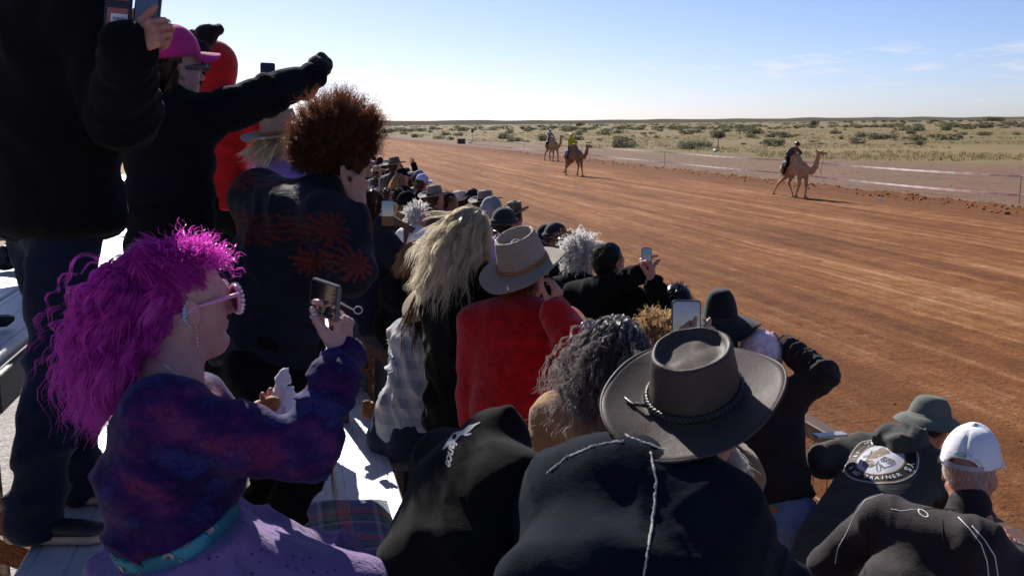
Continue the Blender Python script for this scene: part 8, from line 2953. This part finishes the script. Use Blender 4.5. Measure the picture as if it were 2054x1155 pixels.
# along the fence, nearest first
P, r = spectator(1446, 664, 5.0, 'person in a large black floppy felt hat at the fence', 42, 44, BLK, hat=('felt', FLOPPY, dict(R=0.092, crown=0.125, taper=0.86, brim=0.115, curl=-0.012, front=-0.075, back=-0.055, top_kind='dome', dent=0.030, band=None, wob=0.008, sag=0.012)), hairm_=H_DRK, hstyle='long', hlen=0.2)
P, r = spectator(1322, 694, 5.0, 'person with curly golden-blonde hair beside the black floppy hat', 40, 36, BLK, hairm_=hairm('golden_hair', (0.20, 0.11, 0.045), (0.62, 0.42, 0.21), 0.42, 0.45), hstyle='curly', hlen=0.10, hn=1500, kw=dict(grav=0.12, helix=0.007, hfreq=150, curl=0.3))
P, r = spectator(1358, 612, 6.0, 'person with sleek black hair just behind the phone of the hidden person', 42, 40, BLK, hairm_=hairm('glossy_black_hair', (0.006, 0.006, 0.007), (0.02, 0.02, 0.022), 0.25, 0.1), hstyle='short', hn=900, hlen=0.05)


def two_up(P):
    P.arm(0, W(1284, 550, 5.85), -UP * 0.8 - P.tr * 0.6); P.arm(1, W(1312, 566, 5.72), -UP * 0.8 + P.tr * 0.6)


c = W(1222, 528, 6.2)
P = Person(c, 44, 0.55, h=1.78, faz=58, lean=6, width=1.15)
two_up(P)
r = person(P, 'person with slicked dark hair and black jersey filming with both hands at the fence')
body(P, r, SKIN_R, 0.006, False, hands=(dict(d=U * 0.9 + R * 0.3, pn=R * 0.7 + F * 0.5, curl=(0.5, 0.6, 0.7, 0.7), sc=1.05), dict(d=U * 0.95 - R * 0.15, pn=-R * 0.8 + F * 0.3, curl=(0.6, 0.7, 0.8, 0.8), sc=1.05)))
top(P, r, 'jersey', BLK, 0.010, bulk=0.022, fold=0.012, fw=0.06, collar=0.0)
trousers(P, r, 'trousers', NAVY_JEAN, 0.018); shoes(P, r, vox=0.014)
S = Sdf(0.01)
for a in range(14):
    t0, t1 = a / 14 * 2 * PI, (a + 1) / 14 * 2 * PI
    q = lambda t: P.neck + UP * 0.012 + P.tr * 0.068 * math.cos(t) + P.tf * 0.068 * math.sin(t)
    S.cone(q(t0), q(t1), 0.016, k=0.006)
v, f = S.mesh(0.007); obj('collar', v, f, WHITECL, r)
hair(P, r, H_DRK, 'short', 900, 0.06, seed=33, backw=1.2, out=0.15, down=0.25, mess=0.08, rad0=0.0012)
phone(W(1297, 519, 5.78), R, U - R * 0.02, 0.060, 0.128, 'phone with a sky picture held in both hands by the dark-haired person at the fence', screen=m_screen('screen_of_sky_d', (0.10, 0.20, 0.34), (0.22, 0.25, 0.30), (0.05, 0.02, 0.015), 0.06, strength=0.22))

spectator(1168, 520, 7.4, 'person with a mop of grey curls and black coat at the fence', 46, 50, BLK, hairm_=H_GRY, hstyle='curly', hlen=0.13, hn=1700, kw=dict(grav=0.16, helix=0.009, hfreq=120, curl=0.3))
spectator(1137, 503, 8.4, 'person with short brown curls behind the grey curly head', 46, 50, BLK, hairm_=H_BRN, hstyle='curly', hlen=0.07, hn=600)
spectator(1116, 478, 9.3, 'person in a charcoal knitted beanie, right one of the two beanies', 46, 50, BLK, hat=('beanie', BEANIE_BLK), hairm_=H_DRK)
spectator(1097, 478, 10.0, 'person in a black knitted beanie, left one of the two beanies', 46, 52, BLK, hat=('beanie', BEANIE_BLK), hairm_=H_DRK)
spectator(1033, 436, 11.2, 'person in a dark brown creased felt hat with upturned brim', 46, 40, BLK, hat=('felt', FELT_BRN, dict(curl=0.055, brim=0.092)), hairm_=H_BRN)
spectator(1013, 452, 8.6, 'person in a black beanie and lilac top beside the blonde hair', 44, 46, LILAC, hat=('beanie', BEANIE_BLK), hairm_=H_DRK)
spectator(988, 430, 9.6, 'red-faced person in a grey cap beyond the blonde hair', 60, 82, BLK, hat=('cap', GREYCL), hairm_=H_GRY, skinm=SKIN_R)
spectator(976, 412, 12.0, 'person in a grey-brown felt hat with sunlit pale brim, above the blonde hair', 52, 66, BLK, hat=('felt', FELT_GRYBRN, dict(brim=0.10)), hairm_=H_BRN)
spectator(949, 404, 13.5, 'person in a navy cap between two pale hats', 50, 56, NAVY, hat=('cap', NAVY), hairm_=H_BRN)
spectator(924, 410, 13.5, 'person in a white felt cowboy hat with a black band', 52, 60, WHITECL, hat=('felt', FELT_CRM, dict(curl=0.05)), hairm_=H_BRN)
spectator(903, 408, 12.6, 'person with dark hair and sunglasses in a magenta top', 60, 95, cloth('magenta_cloth', (0.40, 0.02, 0.18)), hairm_=H_DRK, hlen=0.08, skinm=SKIN_D)
spectator(874, 402, 12.0, 'person in a taupe felt hat and brown coat standing tall by the rail', 52, 62, BROWNCL, hat=('felt', FELT_GRYBRN, dict(brim=0.095)), hairm_=H_BRN, cname='coat', width=1.1, bulk=0.02)
spectator(817, 415, 10.2, 'person in a black cap with orange edging, pale panel on the back', 48, 66, BLK, hat=('cap', BLK, dict(vmat=cloth('orange_cloth', (0.35, 0.08, 0.03)))), hairm_=H_SND, hstyle='long', hlen=0.22, hn=500)
spectator(838, 436, 9.6, 'person with pale grey hair and cream top, half hidden by the blonde hair', 48, 60, WHITECL, hairm_=H_GRY, hstyle='curly', hlen=0.10, hn=450)
spectator(848, 372, 15.0, 'person in a lavender cap and black shirt', 52, 66, BLK, hat=('cap', cloth('lavender_cloth', (0.46, 0.44, 0.66))), hairm_=H_BRN, skinm=SKIN_R)
spectator(842, 362, 16.8, 'person in a faded blue cap behind the lavender cap', 52, 66, GREYCL, hat=('cap', cloth('faded_blue_cloth', (0.16, 0.19, 0.36))), hairm_=H_BRN)
spectator(829, 366, 17.4, 'person in a pinkish grey felt hat left of the caps', 52, 64, BLK, hat=('felt', felt('rose_grey_felt', (0.32, 0.25, 0.24)), {}), hairm_=H_BRN)
spectator(807, 358, 16.4, 'person in a black cap with long fair hair down the back', 52, 66, BLK, hat=('cap', BLK), hairm_=H_SND, hstyle='long', hlen=0.28, hn=420)
spectator(800, 346, 19.0, 'person in a dark cap behind the long fair hair', 52, 60, BLK, hat=('cap', BLK), hairm_=H_BRN, hstyle='long', hlen=0.2)
spectator(793, 336, 17.0, 'tall person in a brown felt hat and dark coat far along the crowd', 52, 62, cloth('dark_brown_coat_cloth', (0.035, 0.022, 0.022)), hat=('felt', FELT_BRN, dict(brim=0.095)), hairm_=H_BRN, cname='coat', width=1.15)
spectator(816, 350, 20.0, 'person raising a fist above the far crowd', 52, 60, BLK, hairm_=H_DRK, arms=lift(1, 830, 329, 19.6))
spectator(768, 366, 19.6, 'person in a purple jacket far along the crowd', 50, 70, cloth('violet_cloth', (0.13, 0.04, 0.30)), hairm_=H_DRK, hlen=0.09)
spectator(757, 366, 20.6, 'person in a red and white jacket beside the purple jacket', 50, 60, cloth('red_white_cloth', (0.52, 0.05, 0.05)), hairm_=H_DRK, hlen=0.09)
spectator(757, 348, 23.0, 'person in a pale-brimmed tan hat at the far end of the crowd', 50, 60, GREYCL, hat=('felt', FELT_TAN, dict(brim=0.11)), hairm_=H_BRN)
spectator(777, 336, 25.0, 'person in a black broad hat at the far end of the crowd', 50, 60, BLK, hat=('felt', FLOPPY, {}), hairm_=H_DRK)
spectator(763, 328, 27.5, 'person in a black cap at the far end of the crowd', 50, 60, BLK, hat=('cap', BLK), hairm_=H_DRK)
spectator(748, 322, 29.0, 'person in a black beanie over a red scarf at the far end of the crowd', 50, 60, MAROON, hat=('beanie', BEANIE_BLK), hairm_=H_DRK)
spectator(740, 328, 27.0, 'person in a white cap at the far left end of the crowd', 50, 60, NAVY, hat=('cap', WHITE_CAN), hairm_=H_BRN)
spectator(783, 352, 20.5, 'person with short dark hair in a maroon jacket among the far crowd', 50, 60, MAROON, hairm_=H_DRK)
spectator(778, 392, 14.5, 'person in dark coat with brown hair between purple and black jackets', 50, 60, BLK, hairm_=H_BRN, hlen=0.08)
spectator(801, 392, 13.4, 'person in black coat with dark hair below the long fair hair', 50, 58, BLK, hairm_=H_DRK, hlen=0.06)
spectator(758, 398, 12.4, 'person in navy coat behind the long brown hair', 50, 58, NAVY, hairm_=H_DRK, hlen=0.06)
spectator(1080, 520, 7.0, 'person with dark hair in black behind the taupe straw hat', 46, 50, BLK, hairm_=H_DRK)

# a yellow and white banner with red print glimpsed below the chin
bn = empty('banner', W(684, 425, 7.6), 'yellow and white banner with red print glimpsed under the raised chin', 'banner')
g = Geo(); g.bbox(W(679, 425, 7.6), 0.16, 0.012, 0.34, 0.003, ax=(R, F, U)); g.build('yellow_cloth', plain('yellow_cloth_print', (0.65, 0.40, 0.04), 0.7), bn)
g = Geo(); g.bbox(W(704, 423, 7.6), 0.07, 0.012, 0.30, 0.003, ax=(R, F, U)); g.build('pale_cloth', plain('pale_cloth_print', (0.62, 0.52, 0.44), 0.7), bn)
g = Geo()
for k in range(3):
    c = W(690 + 3 * k, 412 + 18 * k, 7.58)
    g.tube([c + R * 0.022 * math.cos(t) + U * 0.020 * math.sin(t) - F * 0.012 for t in np.linspace(0, 2 * PI, 13)[:-1]], 0.006, 5, closed=True)
g.build('red_print', plain('red_ink', (0.5, 0.03, 0.03), 0.6), bn)


# ------------------------------------------------------------------ camels
def m_camel(name, c):
    t = NT(name)
    v = t.obj()
    n1 = t.noise(v, 3.2, 5, 0.6)
    n2 = t.noise(t.obj((30, 30, 12)), 1.0, 4)
    t.col(t.mix(t.ramp(n2, [(0.4, 0.0), (0.7, 0.4)]), t.ramp(n1, [(0.3, tuple(x * 0.72 for x in c)), (0.7, tuple(x * 1.2 for x in c))]), tuple(x * 0.55 for x in c)))
    t.bump((n2, 0.02))
    return t.set(0.9, sheen=0.3, spec=0.15)


def camel(at, az, coat, label, legs, neck=0.0, sc=1.0, head_up=0.0, vox=0.022):
    root = empty('camel', at, label, 'camel', 'racing camels')
    fw, lf = azv(az), azv(az - 90)

    def q(x, y, z): return np.asarray(at, float) + (fw * x + lf * y) * sc + UP * z * sc
    S = Sdf(0.10)
    S.ell(q(-0.50, 0, 1.34), q(0.42, 0, 1.32), lf, 0.25 * sc, 0.29 * sc, 0.27 * sc, 0.35 * sc, cap=0.9)
    S.ball(q(-0.02, 0, 1.70), (0.36 * sc, 0.19 * sc, 0.30 * sc), (fw, lf, UP), k=0.16)
    S.ball(q(0.52, 0, 1.22), (0.26 * sc, 0.21 * sc, 0.32 * sc), (fw, lf, UP))
    S.ball(q(-0.68, 0, 1.32), (0.24 * sc, 0.23 * sc, 0.28 * sc), (fw, lf, UP))
    S.cone(q(0.66, 0, 1.30), q(1.00, 0, 1.24), 0.19 * sc, 0.145 * sc)
    S.cone(q(1.00, 0, 1.24), q(1.26, 0, 1.46), 0.145 * sc, 0.115 * sc, k=0.08)
    S.cone(q(1.26, 0, 1.46), q(1.40, 0, 1.92 + head_up), 0.115 * sc, 0.09 * sc, k=0.06)
    S.cone(q(1.38, 0, 1.98 + head_up), q(1.56, 0, 1.98 + head_up), 0.105 * sc, 0.085 * sc, k=0.04)
    S.cone(q(1.56, 0, 1.975 + head_up), q(1.80, 0, 1.93 + head_up * 1.2), 0.082 * sc, 0.062 * sc, k=0.04)
    S.ball(q(1.82, 0, 1.905 + head_up * 1.2), (0.065 * sc, 0.06 * sc, 0.07 * sc), (fw, lf, UP), k=0.02)
    for s in (-1, 1):
        S.cone(q(1.36, s * 0.075, 2.06 + head_up), q(1.30, s * 0.11, 2.15 + head_up), 0.030 * sc, 0.012 * sc, k=0.02)
        S.ball(q(1.52, s * 0.08, 2.01 + head_up), 0.028 * sc, k=0.02)
    S.cone(q(-0.88, 0, 1.42), q(-0.98, 0.02, 0.95), 0.035 * sc, 0.025 * sc, k=0.03); S.ball(q(-0.985, 0.02, 0.88), (0.04, 0.04, 0.09), k=0.02)
    # legs: (front left, front right, hind left, hind right): list of (x, z) for knee / fetlock / toe, relative to the hip
    for i, (kx, kz, fx, fz, tx, tz) in enumerate(legs):
        fr = i < 2
        s = 1 if i % 2 == 0 else -1
        hx = 0.46 if fr else -0.62
        y = s * 0.17
        if fr:
            S.cone(q(hx, y * 0.9, 1.18), q(hx + kx * 0.4, y, 0.95), 0.155 * sc, 0.105 * sc, k=0.08)
            S.cone(q(hx + kx * 0.4, y, 0.95), q(hx + kx, y * 0.9, kz), 0.10 * sc, 0.068 * sc, k=0.05)
            S.ball(q(hx + kx, y * 0.9, kz), 0.075 * sc, k=0.03)
        else:
            S.cone(q(hx, y * 0.9, 1.25), q(hx + 0.16, y, 0.95), 0.19 * sc, 0.125 * sc, k=0.08)
            S.cone(q(hx + 0.16, y, 0.95), q(hx + kx, y * 0.9, kz), 0.115 * sc, 0.062 * sc, k=0.05)
            S.ball(q(hx + kx - 0.01, y * 0.9, kz), 0.068 * sc, k=0.03)
        S.cone(q(hx + kx, y * 0.9, kz), q(hx + fx, y * 0.85, fz), 0.056 * sc, 0.042 * sc, k=0.03)
        S.cone(q(hx + fx, y * 0.85, fz), q(hx + tx - 0.02, y * 0.85, tz + 0.05), 0.046 * sc, 0.05 * sc, k=0.02)
        S.ell(q(hx + tx - 0.05, y * 0.85, tz + 0.045), q(hx + tx + 0.07, y * 0.85, tz + 0.04), lf, 0.075 * sc, 0.045 * sc, 0.068 * sc, 0.035 * sc, k=0.02)
    v, f = S.mesh(vox * sc, noise=(0.010, 9.0), cut=lambda X, Y, Z: at[2] + 0.012 - Z)
    obj('body', v, f, coat, root)
    g = Geo()
    for z, r_ in ((0.0, 0.085),):
        g.tube([q(1.66, 0, 1.955 + head_up * 1.1) + lf * 0.085 * sc * math.cos(t) + UP * 0.085 * sc * math.sin(t) for t in np.linspace(0, 2 * PI, 15)[:-1]], 0.012, 5, closed=True)
    g.tube([q(1.42, 0.10, 2.05 + head_up), q(1.66, 0.085, 1.955 + head_up)], 0.010, 5); g.tube([q(1.42, -0.10, 2.05 + head_up), q(1.66, -0.085, 1.955 + head_up)], 0.010, 5)
    g.build('halter', PLASTIC_BLK, root)
    rp = Geo(); pts = []
    for t in np.linspace(0, 1, 14): pts.append(q(1.70 - 0.02 * t + 0.05 * math.sin(t * 6), -0.05, 1.88 + head_up - 0.90 * t))
    rp.tube(pts, 0.010, 5)
    rp.build('lead_rope', plain('grey_rope', (0.16, 0.13, 0.11), 0.9), root, True)
    sd = Sdf(0.05)
    sd.ell(q(-0.62, 0, 1.54), q(-0.28, 0, 1.62), lf, 0.25 * sc, 0.16 * sc, 0.25 * sc, 0.16 * sc, cap=0.5)
    for s in (-1, 1): sd.ell(q(-0.48, s * 0.25, 1.55), q(-0.48, s * 0.30, 1.18), fw, 0.20 * sc, 0.035, 0.17 * sc, 0.03, cap=0.5)
    v, f = sd.mesh(vox, noise=(0.02, 7.0))
    t = NT('black_white_saddle_cloth')
    n = t.noise(t.obj(), 9, 3)
    t.col(t.ramp(n, [(0.0, (0.012, 0.012, 0.014)), (0.55, (0.6, 0.6, 0.6)), (0.62, (0.02, 0.02, 0.022))], 'CONSTANT')); t.set(0.8)
    obj('saddle_cloth', v, f, t.m, root)
    return root, q, fw, lf


def rider(q, fw, lf, az, label, topm, botm, helm, lean, hood=False):
    seat = q(-0.46, 0, 1.84)
    P = Person(seat + UP * 0.72, az, 0.0, h=1.70, lean=lean, faz=az, fpitch=-lean * 0.6)
    P.pel = seat.copy()
    a = rad(lean); P.su = nrm(UP * math.cos(a) + fw * math.sin(a)); P.sf = nrm(P.tf - P.su * np.dot(P.tf, P.su))
    P.neck = P.pel + P.su * 0.52; P.chest = P.neck - P.su * 0.17
    P.head = Frame(P.neck + nrm(P.su * 0.8 + UP * 0.2) * 0.16 + fw * 0.03, az, -lean * 0.4, 0, 1.0)
    P.sh = [P.neck - P.su * 0.055 - P.tr * 0.18, P.neck - P.su * 0.055 + P.tr * 0.18]
    for i, s in ((0, 1), (1, -1)):
        P.arm(i, q(-0.02, s * 0.18, 1.98), -UP + lf * s)
        P.hipj[i] = P.pel + lf * s * 0.09
        P.kn[i] = P.pel + lf * s * 0.30 + fw * 0.24 - UP * 0.26
        P.an[i] = P.pel + lf * s * 0.32 + fw * 0.02 - UP * 0.66
    P.floor = P.an[0][2] - 0.085
    r = empty('person', P.pel, label, 'person', 'camel riders')
    body(P, r, SKIN_R, 0.012, detail=False, hands=({'vox': 0.010, 'curl': (0.9,) * 4}, {'vox': 0.010, 'curl': (0.9,) * 4}))
    top(P, r, 'racing_top', topm, 0.018, bulk=0.014, fold=0.012)
    trousers(P, r, 'trousers', botm, 0.020)
    shoes(P, r, vox=0.016, az=az)
    S = Sdf(0.02); fr = P.head
    S.ball(fr.p(-0.012, 0, 0.05), (0.122, 0.102, 0.105), fr.ax()); S.cone(fr.p(0.10, -0.05, 0.04), fr.p(0.10, 0.05, 0.04), 0.02, k=0.03)
    c0 = fr.p(0, 0, 0.0); u_ = fr.u
    v, f = S.mesh(0.012, cut=lambda X, Y, Z: -((X - c0[0]) * u_[0] + (Y - c0[1]) * u_[1] + (Z - c0[2]) * u_[2]))
    obj('helmet', v, f, helm, r)
    return r


# leg poses: knee x, knee z, fetlock x, fetlock z, toe x, toe z
TROT = ((0.10, 0.62, 0.06, 0.13, 0.10, 0.0), (-0.02, 0.63, -0.22, 0.16, -0.20, 0.02), (0.02, 0.62, 0.30, 0.15, 0.34, 0.0), (-0.34, 0.60, -0.62, 0.22, -0.66, 0.06))
WALK = ((0.14, 0.63, 0.22, 0.13, 0.26, 0.0), (-0.04, 0.62, -0.12, 0.13, -0.10, 0.0), (-0.10, 0.60, 0.02, 0.13, 0.06, 0.0), (-0.28, 0.60, -0.42, 0.15, -0.40, 0.02))
RUN = ((0.12, 0.64, 0.20, 0.15, 0.24, 0.0), (0.22, 0.66, 0.06, 0.20, 0.06, 0.06), (-0.30, 0.62, -0.62, 0.26, -0.70, 0.14), (-0.08, 0.60, -0.10, 0.14, -0.06, 0.0))
C1 = m_camel('fawn_camel_coat', (0.50, 0.31, 0.16)); C2 = m_camel('brown_camel_coat', (0.27, 0.145, 0.07)); C3 = m_camel('tawny_camel_coat', (0.44, 0.28, 0.15))
g1 = ground_at(1594, 398); rt, q, fw, lf = camel(V(g1[0], g1[1], 0.03), 166, C1, 'fawn camel in the lead, striding past with a crouching rider behind its hump', TROT, head_up=0.12, sc=0.94)
rider(q, fw, lf, 166, 'rider in black and white crouching low behind the hump of the leading camel', cloth('black_white_silk', (0.06, 0.06, 0.075)), BLK, plain('black_helmet', (0.012, 0.012, 0.014), 0.3), 42)
g2 = ground_at(1152, 354); rt, q, fw, lf = camel(V(g2[0], g2[1], 0.03), 160, C2, 'dark brown camel running second towards the stand, ridden by the yellow rider', RUN, sc=0.98, head_up=-0.05)
rider(q, fw, lf, 160, 'rider in a yellow top and yellow helmet on the dark brown camel', cloth('yellow_silk', (0.55, 0.50, 0.02)), denim('blue_rider_jeans', (0.05, 0.08, 0.16)), plain('yellow_helmet', (0.62, 0.58, 0.03), 0.35), 8)
g3 = ground_at(1108, 324); rt, q, fw, lf = camel(V(g3[0], g3[1], 0.03), 164, C3, 'tawny camel trotting last and farthest away, near the tape', WALK, sc=1.05, head_up=0.1)
rider(q, fw, lf, 164, 'rider in grey with a dark vest and black helmet on the farthest camel', cloth('grey_silk', (0.26, 0.26, 0.30)), BLK, plain('black_helmet', (0.012, 0.012, 0.014), 0.3), 10)
